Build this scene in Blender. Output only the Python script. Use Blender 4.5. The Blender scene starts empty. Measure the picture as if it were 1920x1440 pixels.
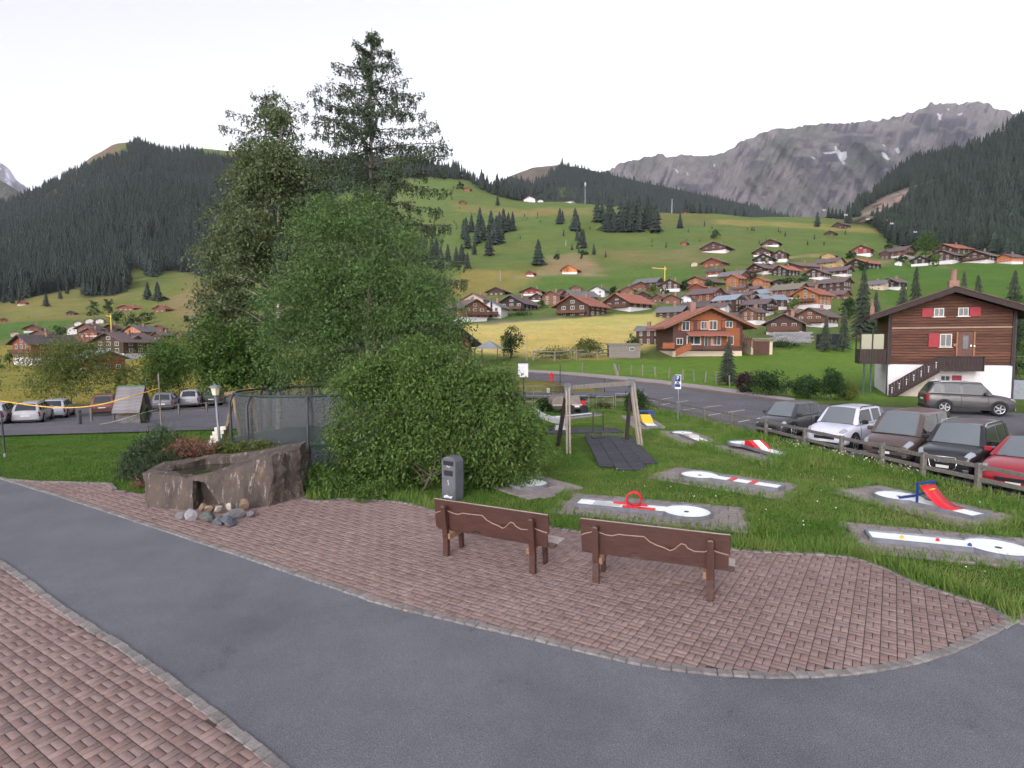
import bpy, bmesh, math, random
import numpy as np
from mathutils import Vector, Matrix, Euler
random.seed(7); rng = np.random.default_rng(11)
scene = bpy.context.scene
C = scene.collection
R = math.radians

# ------------------------------------------------------------------ camera
FPX, CAMH, HORIZON = 1100.0, 3.6, 650.0          # focal length in pixels of a 1920 px wide picture
PITCH = math.atan((720 - HORIZON) / FPX)
cam_d = bpy.data.cameras.new('camera'); cam = bpy.data.objects.new('camera', cam_d); C.objects.link(cam)
cam.location = (0, 0, CAMH); cam.rotation_euler = (math.pi/2 - PITCH, 0, 0)
cam_d.sensor_width = 36; cam_d.lens = 36*FPX/1920; cam_d.clip_start = 0.1; cam_d.clip_end = 40000
scene.camera = cam

# ------------------------------------------------------------------ sky, sun, exposure (bright overcast dawn)
world = bpy.data.worlds.new('World'); scene.world = world; world.use_nodes = True
wn = world.node_tree.nodes; wl = world.node_tree.links
sky = wn.new('ShaderNodeTexSky'); sky.sky_type = 'NISHITA'; sky.sun_disc = False
SUN_EL, SUN_AZ = 24.0, 200.0
sky.sun_elevation = R(SUN_EL); sky.sun_rotation = R(SUN_AZ); sky.dust_density = 4.0; sky.air_density = 1.6; sky.altitude = 1300
hs = wn.new('ShaderNodeHueSaturation'); hs.inputs['Saturation'].default_value = 0.16
tint = wn.new('ShaderNodeMix'); tint.data_type = 'RGBA'; tint.blend_type = 'MULTIPLY'
tint.inputs[0].default_value = 1.0; tint.inputs[7].default_value = (1.0, 0.975, 1.02, 1)
wl.new(sky.outputs[0], hs.inputs['Color']); wl.new(hs.outputs[0], tint.inputs[6])
wl.new(tint.outputs[2], wn['Background'].inputs[0]); wn['Background'].inputs[1].default_value = 0.15
sun_d = bpy.data.lights.new('sun', 'SUN'); sun = bpy.data.objects.new('sun', sun_d); C.objects.link(sun)
sun_d.energy = 0.9; sun_d.angle = R(40); sun_d.color = (1, 0.96, 0.93)
az = R(SUN_AZ); sdir = Vector((math.sin(az)*math.cos(R(SUN_EL)), math.cos(az)*math.cos(R(SUN_EL)), math.sin(R(SUN_EL))))
sun.rotation_euler = sdir.to_track_quat('Z', 'Y').to_euler()
vs = scene.view_settings; vs.view_transform = 'Standard'; vs.look = 'None'; vs.gamma = 1; vs.use_curve_mapping = False
vs.exposure = 1.04
scene.render.engine = 'CYCLES'
cy = scene.cycles; cy.use_denoising = True; cy.max_bounces = 5; cy.diffuse_bounces = 2; cy.glossy_bounces = 2
cy.transmission_bounces = 4; cy.transparent_max_bounces = 8; cy.volume_bounces = 0; cy.use_adaptive_sampling = True; cy.adaptive_threshold = 0.03; cy.adaptive_min_samples = 8

# ------------------------------------------------------------------ picture rays
CT, ST = math.cos(PITCH), math.sin(PITCH)
def ray(u, v):
    x = (u-960)/FPX; y = -(v-720)/FPX
    return x, CT + y*ST, -ST + y*CT
def at(u, v, Y):
    dx, dy, dz = ray(u, v); k = Y/dy
    return Vector((dx*k, Y, CAMH + dz*k))
def G(u, v, z=0.0):
    dx, dy, dz = ray(u, v); k = (z-CAMH)/dz
    return Vector((dx*k, dy*k, z))
def project(X, Y, Z):
    """world arrays -> u, v"""
    dz = Z - CAMH; dep = Y*CT - dz*ST; up = Y*ST + dz*CT
    dep = np.maximum(dep, 0.05)
    return 960 + FPX*X/dep, 720 - FPX*up/dep
def inpoly(px, py, poly):
    px = np.asarray(px); py = np.asarray(py); c = np.zeros(px.shape, bool)
    n = len(poly)
    for i in range(n):
        x1, y1 = poly[i][0], poly[i][1]; x2, y2 = poly[(i+1) % n][0], poly[(i+1) % n][1]
        if y1 == y2: continue
        hit = ((y1 > py) != (y2 > py)) & (px < (x2-x1)*(py-y1)/(y2-y1) + x1)
        c ^= hit
    return c
# ------------------------------------------------------------------ value noise
_P = rng.random((256, 256))
def vnoise(x, y):
    xi = np.floor(x).astype(int); yi = np.floor(y).astype(int); fx = x-xi; fy = y-yi
    fx = fx*fx*(3-2*fx); fy = fy*fy*(3-2*fy)
    a = _P[xi % 256, yi % 256]; b = _P[(xi+1) % 256, yi % 256]; c = _P[xi % 256, (yi+1) % 256]; d = _P[(xi+1) % 256, (yi+1) % 256]
    return (a*(1-fx)+b*fx)*(1-fy) + (c*(1-fx)+d*fx)*fy - 0.5
def fbm(x, y, o=4):
    s = 0; a = 1
    for i in range(o):
        s = s + a*vnoise(x*2**i + 17*i, y*2**i + 31*i); a *= 0.5
    return s
def sm(a, b, x):
    t = np.clip((x-a)/(b-a), 0, 1); return t*t*(3-2*t)

# ------------------------------------------------------------------ terrain: level lines (u, v, distance) joined into one height field
LEVELS = [
 [(-600,690,140),(0,690,140),(250,692,140),(420,690,130),(600,690,110),(850,692,78),(1000,689,72),(1130,684,74),(1300,668,81),(1450,662,85),(1600,655,90),(1750,660,85),(1920,665,85),(2700,665,85)],
 [(-600,640,210),(0,640,210),(250,632,210),(420,622,205),(700,605,175),(880,604,150),(1000,598,158),(1150,590,165),(1240,596,160),(1400,603,155),(1600,610,150),(1750,600,150),(1920,590,150),(2700,590,150)],
 [(-600,600,320),(0,606,320),(250,590,330),(420,572,330),(700,556,300),(850,552,265),(1000,540,280),(1200,530,290),(1350,502,300),(1500,492,310),(1600,500,300),(1700,499,300),(1800,490,300),(1920,488,300),(2700,488,300)],
 [(-600,570,480),(0,576,480),(100,562,480),(250,548,490),(420,522,500),(700,480,480),(850,472,460),(1000,462,450),(1200,456,450),(1350,456,430),(1500,456,420),(1600,446,430),(1700,466,420),(1800,469,420),(1920,470,420),(2700,470,420)],
 [(-600,545,700),(0,540,700),(100,522,720),(250,502,740),(420,502,760),(700,400,760),(850,386,740),(1000,383,780),(1100,385,760),(1200,394,720),(1300,398,680),(1400,405,650),(1530,403,640),(1600,416,600),(1650,438,540),(1750,438,560),(1920,428,580),(2700,420,580)],
 [(-600,520,1900),(-300,480,1900),(-100,408,1900),(0,374,1900),(50,355,1900),(80,343,1900),(130,316,1900),(165,294,1900),(210,264,1900),(250,252,1900),(300,268,1900),(340,277,1900),(430,290,1900),(600,296,1700),(780,300,1200),(850,314,1050),(890,330,1000),(930,352,950),(980,370,920),(1020,379,900),(1100,382,830),(1200,396,760),(1300,401,720),(1400,409,690),(1530,407,680),(1585,418,700),(1600,392,800),(1640,354,950),(1700,302,1050),(1760,283,1100),(1800,275,1100),(1850,256,1100),(1890,228,1100),(1920,214,1100),(2100,150,1100),(2700,60,1100)],
]
NA, NY = 700, 640
AG = np.linspace(-1.6, 1.6, NA); YG = np.geomspace(6, 5200, NY); LY = np.log(YG)
kn = []                                                     # per level: Y(a), z(a)
for lv in LEVELS:
    aa, yy, zz = [], [], []
    for (u, v, Y) in lv:
        p = at(u, v, Y); aa.append(p.x/p.y); yy.append(Y); zz.append(p.z)
    o = np.argsort(aa); aa = np.array(aa)[o]
    kn.append((np.interp(AG, aa, np.array(yy)[o]), np.interp(AG, aa, np.array(zz)[o])))
left = 1 - sm(-0.36, -0.02, AG)                              # the lawn falls away to the left
near = [(12, 0*AG), (16, -0.03*left), (22, -0.38*left), (34, -1.15*left), (42, -1.6*left), (55, -1.9*left + 0.45*(1-left))]
HG = np.zeros((NA, NY))
for i in range(NA):
    ys = [n[0] for n in near] + [k[0][i] for k in kn]; zs = [n[1][i] for n in near] + [k[1][i] for k in kn]
    yc, zc = ys[-1], zs[-1]
    ys += [yc*1.22, yc*1.6, 5600]; zs += [zc - 0.045*yc, zc*0.45, -60]
    HG[i] = np.interp(YG, ys, zs)
def smooth(A, n, axis):
    k = np.array([1, 2, 1])/4.0
    for _ in range(n):
        P = np.pad(A, [(1, 1) if ax == axis else (0, 0) for ax in (0, 1)], mode='edge')
        A = (k[0]*P.take(range(0, A.shape[axis]), axis) + k[1]*P.take(range(1, A.shape[axis]+1), axis) + k[2]*P.take(range(2, A.shape[axis]+2), axis))
    return A
HG = smooth(smooth(HG, 14, 1), 2, 0)
HG = np.where(YG[None, :] < 14, 0, HG)
XX, YY = AG[:, None]*YG[None, :], np.broadcast_to(YG[None, :], HG.shape)
HG = HG + sm(90, 260, YY)*(fbm(XX/70, YY/70, 4)*0.016*np.minimum(YY, 700)**0.9 + 0.6*fbm(XX/14, YY/14, 2))
HG = HG + sm(900, 1500, YY)*fbm(XX/210, YY/260, 4)*46
FENCE = [(7.2, 36.0), (8.1, 33.0), (10.15, 23.3), (10.77, 19.0), (11.3, 16.2), (11.9, 13.6), (12.6, 10.0)]
def hgt(X, Y):
    X = np.asarray(X, float); Y = np.asarray(Y, float); Yc = np.clip(Y, 6.01, 5190)
    ai = np.clip((X/np.maximum(Y, 6.0) - AG[0])/(AG[1]-AG[0]), 0, NA-1.001); yi = np.clip((np.log(Yc)-LY[0])/(LY[1]-LY[0]), 0, NY-1.001)
    i = ai.astype(int); j = yi.astype(int); fa = ai-i; fy = yi-j
    z = (HG[i, j]*(1-fa)+HG[i+1, j]*fa)*(1-fy) + (HG[i, j+1]*(1-fa)+HG[i+1, j+1]*fa)*fy
    fx = np.interp(-Y, [-p[1] for p in FENCE], [p[0] for p in FENCE])           # the car park lies a step lower than the lawn
    z = z - 0.22*sm(0.1, 1.5, X-fx)*(1-sm(24, 34, Y))*sm(8, 11, Y)
    # grassy mound beside the fence
    z = z + 0.14*np.exp(-((X-8.9)**2/1.2 + (Y-17.9)**2/2.2))
    return z
def hz(X, Y): return float(hgt(X, Y))
_YS = np.geomspace(4, 5000, 2600)
def T(u, v, ymin=4.0):
    """where the line of sight through picture point (u, v) meets the ground"""
    dx, dy, dz = ray(u, v); k = _YS/dy
    z = CAMH + dz*k; h = hgt(dx*k, _YS)
    m = np.nonzero((z <= h) & (_YS >= ymin))[0]
    if len(m) == 0:
        j = int(np.argmin(np.where(_YS > 300, z-h, 1e9)))
    else:
        j = m[0]
    Y = _YS[j]
    if j > 0 and len(m):
        a = (z-h)[j-1]; b = (z-h)[j]
        if a > 0 and a-b > 1e-9: Y = _YS[j-1] + (_YS[j]-_YS[j-1])*a/(a-b)
    X = dx*Y/dy
    return Vector((X, Y, hz(X, Y)))

# ------------------------------------------------------------------ helpers for objects
def lin(c):
    c = c/255.0
    return c/12.92 if c <= 0.04045 else ((c+0.055)/1.055)**2.4
def col(r, g, b, k=1.0): return (lin(r)*k, lin(g)*k, lin(b)*k, 1)
def tag(o, label=None, cat=None, group=None, kind=None):
    if label: o['label'] = label
    if cat: o['category'] = cat
    if group: o['group'] = group
    if kind: o['kind'] = kind
    return o
def empty(name, loc, rz=0.0, label=None, cat=None, group=None):
    o = bpy.data.objects.new(name, None); C.objects.link(o); o.empty_display_size = 0.2
    o.location = loc; o.rotation_euler = (0, 0, rz)
    return tag(o, label, cat, group)
def link(name, me, parent=None, loc=None, rot=None):
    o = bpy.data.objects.new(name, me); C.objects.link(o)
    if parent: o.parent = parent
    if loc is not None: o.location = loc
    if rot is not None: o.rotation_euler = rot
    return o
def npmesh(name, V, F, mat=None, smooth=False):
    """V (n,3), F (m,k) constant-size faces"""
    V = np.asarray(V, np.float32); F = np.asarray(F, np.int32)
    me = bpy.data.meshes.new(name)
    me.vertices.add(len(V)); me.vertices.foreach_set('co', V.ravel())
    m, k = F.shape
    me.loops.add(m*k); me.loops.foreach_set('vertex_index', F.ravel())
    me.polygons.add(m); me.polygons.foreach_set('loop_start', np.arange(0, m*k, k, dtype=np.int32))
    if smooth: me.polygons.foreach_set('use_smooth', np.ones(m, bool))
    me.update(calc_edges=True)
    if mat: me.materials.append(mat)
    return me
class MB:
    def __init__(s): s.v = []; s.f = []
    def poly(s, pts):
        n = len(s.v); s.v += [tuple(p) for p in pts]; s.f.append(tuple(range(n, n+len(pts)))); return s
    def box(s, c, sz, rot=None, taper=1.0):
        n = len(s.v); hx, hy, hzz = sz[0]/2, sz[1]/2, sz[2]/2
        M = Euler(rot).to_matrix() if rot else None
        for (x, y, z) in ((-1,-1,-1),(1,-1,-1),(1,1,-1),(-1,1,-1),(-1,-1,1),(1,-1,1),(1,1,1),(-1,1,1)):
            k = taper if z > 0 else 1
            p = Vector((x*hx*k, y*hy*k, z*hzz))
            if M: p = M @ p
            s.v.append((c[0]+p.x, c[1]+p.y, c[2]+p.z))
        s.f += [(n,n+3,n+2,n+1),(n+4,n+5,n+6,n+7),(n,n+1,n+5,n+4),(n+1,n+2,n+6,n+5),(n+2,n+3,n+7,n+6),(n+3,n,n+4,n+7)]
        return s
    def bar(s, p0, p1, w, h=None, up=(0, 0, 1)):
        h = h or w; p0 = Vector(p0); p1 = Vector(p1); d = (p1-p0).normalized(); u = Vector(up)
        if abs(d.dot(u)) > 0.98: u = Vector((1, 0, 0))
        a = d.cross(u).normalized()*w/2; b = a.cross(d).normalized()*h/2; n = len(s.v)
        for p in (p0, p1):
            for k in (-a-b, a-b, a+b, -a+b): s.v.append(tuple(p+k))
        s.f += [(n+3,n+2,n+1,n),(n+4,n+5,n+6,n+7)] + [(n+i, n+(i+1) % 4, n+4+(i+1) % 4, n+4+i) for i in range(4)]
        return s
    def tube(s, pts, r, n=8, cap=True):
        pts = [Vector(p) for p in pts]; rs = r if isinstance(r, (list, tuple)) else [r]*len(pts); base = len(s.v)
        pu = None
        for i, p in enumerate(pts):
            d = (pts[min(i+1, len(pts)-1)]-pts[max(i-1, 0)]).normalized()
            if pu is None:
                u = Vector((0, 0, 1)) if abs(d.z) < 0.9 else Vector((1, 0, 0))
            else: u = pu
            a = d.cross(u).normalized(); b = a.cross(d).normalized(); pu = b
            for k in range(n):
                t = 2*math.pi*k/n; s.v.append(tuple(p + (a*math.cos(t)+b*math.sin(t))*rs[i]))
        for i in range(len(pts)-1):
            for k in range(n):
                q = base+i*n; s.f.append((q+k, q+(k+1) % n, q+n+(k+1) % n, q+n+k))
        if cap:
            s.f.append(tuple(base+k for k in range(n))[::-1]); q = base+(len(pts)-1)*n; s.f.append(tuple(q+k for k in range(n)))
        return s
    def prism(s, poly, d0, d1, axis='y'):
        """poly in the other two axes, pushed from d0 to d1 along axis"""
        n = len(s.v); m = len(poly)
        for d in (d0, d1):
            for (a, b) in poly:
                s.v.append((a, d, b) if axis == 'y' else (d, a, b) if axis == 'x' else (a, b, d))
        s.f.append(tuple(n+i for i in range(m))); s.f.append(tuple(n+m+i for i in range(m))[::-1])
        for i in range(m): s.f.append((n+i, n+m+i, n+m+(i+1) % m, n+(i+1) % m))
        return s
    def lathe(s, prof, n=16, c=(0, 0, 0)):
        b = len(s.v)
        for (r, z) in prof:
            for k in range(n):
                t = 2*math.pi*k/n; s.v.append((c[0]+r*math.cos(t), c[1]+r*math.sin(t), c[2]+z))
        for i in range(len(prof)-1):
            for k in range(n):
                q = b+i*n; s.f.append((q+k, q+(k+1) % n, q+n+(k+1) % n, q+n+k))
        s.f.append(tuple(b+k for k in range(n))[::-1]); q = b+(len(prof)-1)*n; s.f.append(tuple(q+k for k in range(n)))
        return s
    def mesh(s, name, mat=None, smooth=False, fix=True, bevel=0.0):
        me = bpy.data.meshes.new(name); me.from_pydata(s.v, [], s.f)
        if fix or bevel:
            bm = bmesh.new(); bm.from_mesh(me)
            if bevel: bmesh.ops.bevel(bm, geom=bm.edges[:], offset=bevel, segments=1, affect='EDGES', clamp_overlap=True)
            bmesh.ops.recalc_face_normals(bm, faces=bm.faces[:]); bm.to_mesh(me); bm.free()
        if smooth: me.polygons.foreach_set('use_smooth', np.ones(len(me.polygons), bool))
        if mat: me.materials.append(mat)
        me.update(); return me
    def build(s, name, mat, parent=None, smooth=False, loc=None, rot=None, bevel=0.0):
        return link(name, s.mesh(name, mat, smooth, bevel=bevel), parent, loc, rot)

# ------------------------------------------------------------------ materials
def nt(name):
    m = bpy.data.materials.new(name); m.use_nodes = True; n = m.node_tree.nodes; l = m.node_tree.links
    return m, n, l, n['Principled BSDF']
def mixc(n, l, fac, a, b, blend='MIX'):
    x = n.new('ShaderNodeMix'); x.data_type = 'RGBA'; x.blend_type = blend
    for sock, val in ((x.inputs[0], fac), (x.inputs[6], a), (x.inputs[7], b)):
        if hasattr(val, 'links') or hasattr(val, 'is_output'): l.new(val, sock)
        else: sock.default_value = val
    return x.outputs[2]
def noise(n, l, scale, detail=4, coord='Object', rough=0.6, stretch=None):
    tc = n.new('ShaderNodeTexCoord'); t = n.new('ShaderNodeTexNoise'); t.inputs['Scale'].default_value = scale; t.inputs['Detail'].default_value = detail; t.inputs['Roughness'].default_value = rough
    src = tc.outputs['Object' if coord == 'World' else coord]
    if coord == 'World':
        g = n.new('ShaderNodeNewGeometry'); src = g.outputs['Position']
    if stretch:
        mp = n.new('ShaderNodeMapping'); mp.inputs['Scale'].default_value = stretch; l.new(src, mp.inputs[0]); src = mp.outputs[0]
    l.new(src, t.inputs['Vector']); return t.outputs['Fac']
def ramp(n, l, src, p0, p1):
    r = n.new('ShaderNodeMapRange'); r.inputs[1].default_value = p0; r.inputs[2].default_value = p1; l.new(src, r.inputs[0]); return r.outputs[0]
MATS = {}
def M(name, c, c2=None, rough=0.7, scale=6.0, bump=0.0, bscale=None, metal=0.0, stretch=None, rand=0.0, coat=0.0, spec=0.4, coord='Object', dirt=None):
    """plain surface: two tones broken up by noise, optional relief, per-piece variation and dirt"""
    if name in MATS: return MATS[name]
    m, n, l, b = nt(name)
    c2 = c2 or tuple(x*0.72 for x in c[:3])+(1,)
    f = ramp(n, l, noise(n, l, scale, 5, coord, stretch=stretch), 0.3, 0.7)
    out = mixc(n, l, f, c, c2)
    if dirt:
        f2 = ramp(n, l, noise(n, l, dirt[0], 5, coord), dirt[1], dirt[1]+0.12); out = mixc(n, l, f2, out, dirt[2])
    if rand:
        g = n.new('ShaderNodeNewGeometry'); oi = n.new('ShaderNodeObjectInfo'); ad = n.new('ShaderNodeMath'); ad.operation = 'ADD'
        l.new(g.outputs['Random Per Island'], ad.inputs[0]); l.new(oi.outputs['Random'], ad.inputs[1])
        fr = n.new('ShaderNodeMath'); fr.operation = 'FRACT'; l.new(ad.outputs[0], fr.inputs[0])
        mr = n.new('ShaderNodeMapRange'); mr.inputs[3].default_value = 1-rand; mr.inputs[4].default_value = 1+rand; l.new(fr.outputs[0], mr.inputs[0])
        hsv = n.new('ShaderNodeHueSaturation'); l.new(out, hsv.inputs['Color']); l.new(mr.outputs[0], hsv.inputs['Value']); out = hsv.outputs[0]
    l.new(out, b.inputs['Base Color']); b.inputs['Roughness'].default_value = rough; b.inputs['Metallic'].default_value = metal
    b.inputs['Specular IOR Level'].default_value = spec
    if coat: b.inputs['Coat Weight'].default_value = coat; b.inputs['Coat Roughness'].default_value = 0.08
    if bump:
        bp = n.new('ShaderNodeBump'); bp.inputs['Strength'].default_value = bump; bp.inputs['Distance'].default_value = 0.02
        l.new(noise(n, l, bscale or scale*3, 6, coord, stretch=stretch), bp.inputs['Height']); l.new(bp.outputs[0], b.inputs['Normal'])
    MATS[name] = m; return m
def leafmat(name, a, b_, trans=0.35, rough=0.6, extra=None):
    """leaf colour differs from leaf to leaf and from clump to clump"""
    if name in MATS: return MATS[name]
    m, n, l, bs = nt(name)
    g = n.new('ShaderNodeNewGeometry'); oi = n.new('ShaderNodeObjectInfo')
    out = mixc(n, l, g.outputs['Random Per Island'], a, b_)
    f = ramp(n, l, noise(n, l, 0.9, 3), 0.35, 0.68); out = mixc(n, l, f, out, tuple(x*0.62 for x in a[:3])+(1,))
    mr = n.new('ShaderNodeMapRange'); mr.inputs[3].default_value = 0.78; mr.inputs[4].default_value = 1.2; l.new(oi.outputs['Random'], mr.inputs[0])
    hsv = n.new('ShaderNodeHueSaturation'); l.new(out, hsv.inputs['Color']); l.new(mr.outputs[0], hsv.inputs['Value']); out = hsv.outputs[0]
    l.new(out, bs.inputs['Base Color']); bs.inputs['Roughness'].default_value = rough; bs.inputs['Specular IOR Level'].default_value = 0.3
    if trans:
        tr = n.new('ShaderNodeBsdfTranslucent'); l.new(out, tr.inputs[0]); mx = n.new('ShaderNodeMixShader'); mx.inputs[0].default_value = trans
        l.new(bs.outputs[0], mx.inputs[1]); l.new(tr.outputs[0], mx.inputs[2]); l.new(mx.outputs[0], n['Material Output'].inputs[0])
    MATS[name] = m; return m
def glassmat(name, c=(0.02, 0.025, 0.03, 1), rough=0.05):
    if name in MATS: return MATS[name]
    m, n, l, b = nt(name); b.inputs['Base Color'].default_value = c; b.inputs['Roughness'].default_value = rough; b.inputs['Specular IOR Level'].default_value = 0.4
    MATS[name] = m; return m
# ================================================================== terrain sheet
ta = np.linspace(-1.75, 1.75, 460)
ty = np.concatenate([np.arange(-25, 46, 1.5), np.geomspace(47, 4300, 400)])
TX = ta[:, None]*(ty[None, :]+40); TY = np.broadcast_to(ty[None, :], TX.shape)
TZ = hgt(TX, TY)
V = np.stack([TX, TY, TZ], -1).reshape(-1, 3); na, ny = TX.shape
I = np.arange(na*ny).reshape(na, ny)
F = np.stack([I[:-1, :-1], I[1:, :-1], I[1:, 1:], I[:-1, 1:]], -1).reshape(-1, 4)
U_, V_ = project(V[:, 0], V[:, 1], V[:, 2])
jit = 7*fbm(V[:, 0]/np.maximum(V[:, 1], 5)*60, np.log(np.maximum(V[:, 1], 5))*14, 3)
U_ = U_ + jit*1.6; V_ = V_ + jit*0.5
CLIFF = [(1592,412),(1600,402),(1628,387),(1655,371),(1690,358),(1720,346),(1742,338),(1748,341),(1728,348),(1706,352),(1700,372),(1672,392),(1640,402),(1615,415)]
F_LEFT = [(-320,495),(-100,414),(0,380),(50,360),(80,348),(130,322),(150,314),(172,306),(205,298),(226,292),(240,272),(256,262),(275,266),(300,274),(430,296),(660,302),(660,350),(560,420),(430,505),(395,522),(330,508),(285,522),(250,500),(215,498),(185,512),(150,540),(100,548),(40,562),(-320,600)]
F_CLUMP = [(155,558),(158,522),(200,497),(246,500),(242,545),(200,557)]
F_RIDGE = [(640,302),(780,304),(850,318),(890,334),(930,356),(1012,378),(965,377),(930,366),(895,354),(880,338),(840,336),(800,332),(640,345)]
F_RIGHT = [(1586,420),(1597,396),(1640,358),(1700,306),(1760,287),(1800,279),(1850,260),(1890,232),(1920,218),(2400,110),(2400,475),(1920,480),(1800,472),(1720,470),(1672,458),(1650,432),(1622,420)]
F_TOPM = [(1846,250),(1892,238),(1886,254),(1852,260)]
GREEN = (98, 122, 62)
def mute(c): g = .3*c[0]+.6*c[1]+.1*c[2]; c = (c[0]*1.04, c[1]*.985, c[2]*1.02); return tuple(.965*(x*.88+g*.12) for x in c)
PATCH = [
 ([(-900,500),(430,500),(430,650),(-900,650)], (118, 124, 68)),
 ([(-900,640),(0,648),(130,640),(300,640),(520,650),(700,690),(700,800),(-900,830)], (152, 148, 66)),
 ([(-900,600),(0,608),(90,602),(150,598),(110,622),(0,640),(-900,650)], (84, 126, 54)),
 ([(150,575),(250,560),(330,548),(330,600),(240,612),(160,605)], (112, 126, 62)),
 ([(310,560),(430,515),(430,590),(330,598)], (140, 130, 88)),
 ([(0,572),(90,556),(150,560),(150,592),(0,604)], (128, 130, 70)),
 ([(862,615),(900,606),(960,604),(1140,592),(1255,586),(1240,645),(1150,672),(1040,676),(980,668),(870,660)], (200, 192, 112)),
 ([(700,600),(860,610),(870,690),(700,690)], (128, 138, 66)),
 ([(975,697),(1000,684),(1140,675),(1240,674),(1450,657),(1640,640),(1760,650),(1760,752),(1600,752),(1480,748),(1320,726),(1130,706)], (104, 146, 52)),
 ([(975,703),(1080,716),(1190,742),(1000,760),(960,745)], (140, 140, 66)),
 ([(820,568),(840,540),(875,505),(1008,512),(1000,524),(965,548),(900,562)], (136, 132, 70)),
 ([(1008,516),(1030,482),(1075,474),(1110,482),(1132,515),(1090,513)], (142, 134, 100)),
 ([(1110,470),(1250,470),(1330,455),(1390,470),(1330,490),(1180,495)], (120, 124, 76)),
 ([(850,380),(960,392),(1120,388),(1120,402),(1000,405),(860,398)], (126, 128, 72)),
 ([(1340,412),(1480,416),(1660,430),(1660,440),(1480,426),(1340,421)], (142, 138, 76)),
 ([(1180,395),(1340,400),(1340,425),(1180,430)], (108, 120, 66)),
 ([(1420,430),(1660,440),(1650,480),(1450,478)], (96, 122, 58)),
 ([(1600,505),(1700,496),(2600,486),(2600,600),(1700,600)], (80, 122, 46)),
 ([(1010,515),(1300,505),(1320,535),(1000,545)], (88, 122, 52)),
 ([(1000,513),(1060,513),(1140,514),(1140,516),(1060,515.5),(1000,516)], (150,140,116)), ([(960,522),(1002,515),(1004,517),(962,525)], (150,140,110)), ([(905,396),(965,404),(1010,392),(1080,396),(1080,398),(1010,394.5),(965,407),(905,398)], (136,128,96)), ([(1465,482),(1540,478),(1540,480),(1465,484.5)], (168,158,132)), ([(1590,494),(1700,486),(1780,503),(1780,505),(1700,489),(1590,497)], (150,142,118)), ([(1120,560),(1300,566),(1300,570),(1120,564)], (128,122,112)), ([(900,606),(1060,594),(1060,597),(900,610)], (132,128,112)), ([(1250,545),(1420,570),(1560,600),(1560,604),(1420,575),(1250,549)], (120,114,106)),
 (F_LEFT, (60, 70, 48)), (F_CLUMP, (60, 68, 44)), (F_RIDGE, (52, 60, 42)), (F_RIGHT, (48, 56, 40)),
 ([(250,500),(300,478),(330,500),(330,545),(230,550)], (104, 122, 60)),
 ([(140,318),(165,294),(210,262),(232,252),(226,292),(172,306)], (118, 108, 88)),
 ([(226,292),(240,268),(250,246),(270,262),(256,266)], (96, 112, 62)),
 (F_TOPM, (92, 116, 62)), (CLIFF, (150, 142, 138)),
]
CA = np.empty((len(V), 4), np.float32); CA[:] = col(*mute(GREEN))
vis = V[:, 1] > 36
for poly, c in PATCH:
    CA[vis & inpoly(U_, V_, poly)] = col(*mute(c))
nearm = ~vis
CA[nearm] = col(82, 104, 44)
# soften patch borders a little
CG = CA.reshape(na, ny, 4)
for _ in range(2):
    CG[1:-1, 1:-1] = (CG[1:-1, 1:-1]*2 + CG[:-2, 1:-1] + CG[2:, 1:-1] + CG[1:-1, :-2] + CG[1:-1, 2:])/6
# rough rock relief in the cliff, broken by dark seams
cl = inpoly(U_, V_, CLIFF) & vis
CG.reshape(-1, 4)[cl, :3] *= np.clip(.55+1.5*np.abs(fbm(U_[cl]/7+V_[cl]/5, V_[cl]/3.2, 3)), .35, 1.15)[:, None]
V[cl, 1] -= (18 + 34*fbm(U_[cl]/9 + V_[cl]/13, V_[cl]/5, 3))*np.minimum(1, 0.9)
m, n, l, b = nt('terrain_grass'); MATS['terrain'] = m
at_ = n.new('ShaderNodeAttribute'); at_.attribute_name = 'Col'
f0 = ramp(n, l, noise(n, l, 0.014, 5, 'World', 0.65), 0.42, 0.64)
c0 = mixc(n, l, f0, at_.outputs['Color'], mixc(n, l, 1.0, at_.outputs['Color'], (1.18, 0.95, 0.95, 1), 'MULTIPLY'))
f1 = ramp(n, l, noise(n, l, 0.06, 6, 'World', 0.75), 0.36, 0.66)
c1 = mixc(n, l, f1, c0, mixc(n, l, 1.0, c0, (0.70, 0.80, 0.66, 1), 'MULTIPLY'))
f2 = ramp(n, l, noise(n, l, 1.1, 6, 'World', 0.75), 0.34, 0.7)
c2 = mixc(n, l, f2, c1, mixc(n, l, 1.0, c1, (0.62, 0.70, 0.55, 1), 'MULTIPLY'))
f3 = ramp(n, l, noise(n, l, 0.35, 4, 'World', 0.6, (1, 0.18, 1)), 0.5, 0.72)
c3 = mixc(n, l, f3, c2, mixc(n, l, 1.0, c2, (1.14, 1.06, 0.95, 1), 'MULTIPLY'))
l.new(c3, b.inputs['Base Color']); b.inputs['Roughness'].default_value = 0.95; b.inputs['Specular IOR Level'].default_value = 0.1
bp = n.new('ShaderNodeBump'); bp.inputs['Strength'].default_value = 0.7; bp.inputs['Distance'].default_value = 0.35
l.new(noise(n, l, 1.6, 6, 'World', 0.8), bp.inputs['Height']); l.new(bp.outputs[0], b.inputs['Normal'])
me = npmesh('terrain', V, F, MATS['terrain'], True)
ca = me.color_attributes.new('Col', 'FLOAT_COLOR', 'POINT'); ca.data.foreach_set('color', CG.reshape(-1, 4).ravel())
tag(link('terrain', me), 'grassy valley floor and hillside meadows', kind='structure')

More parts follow.
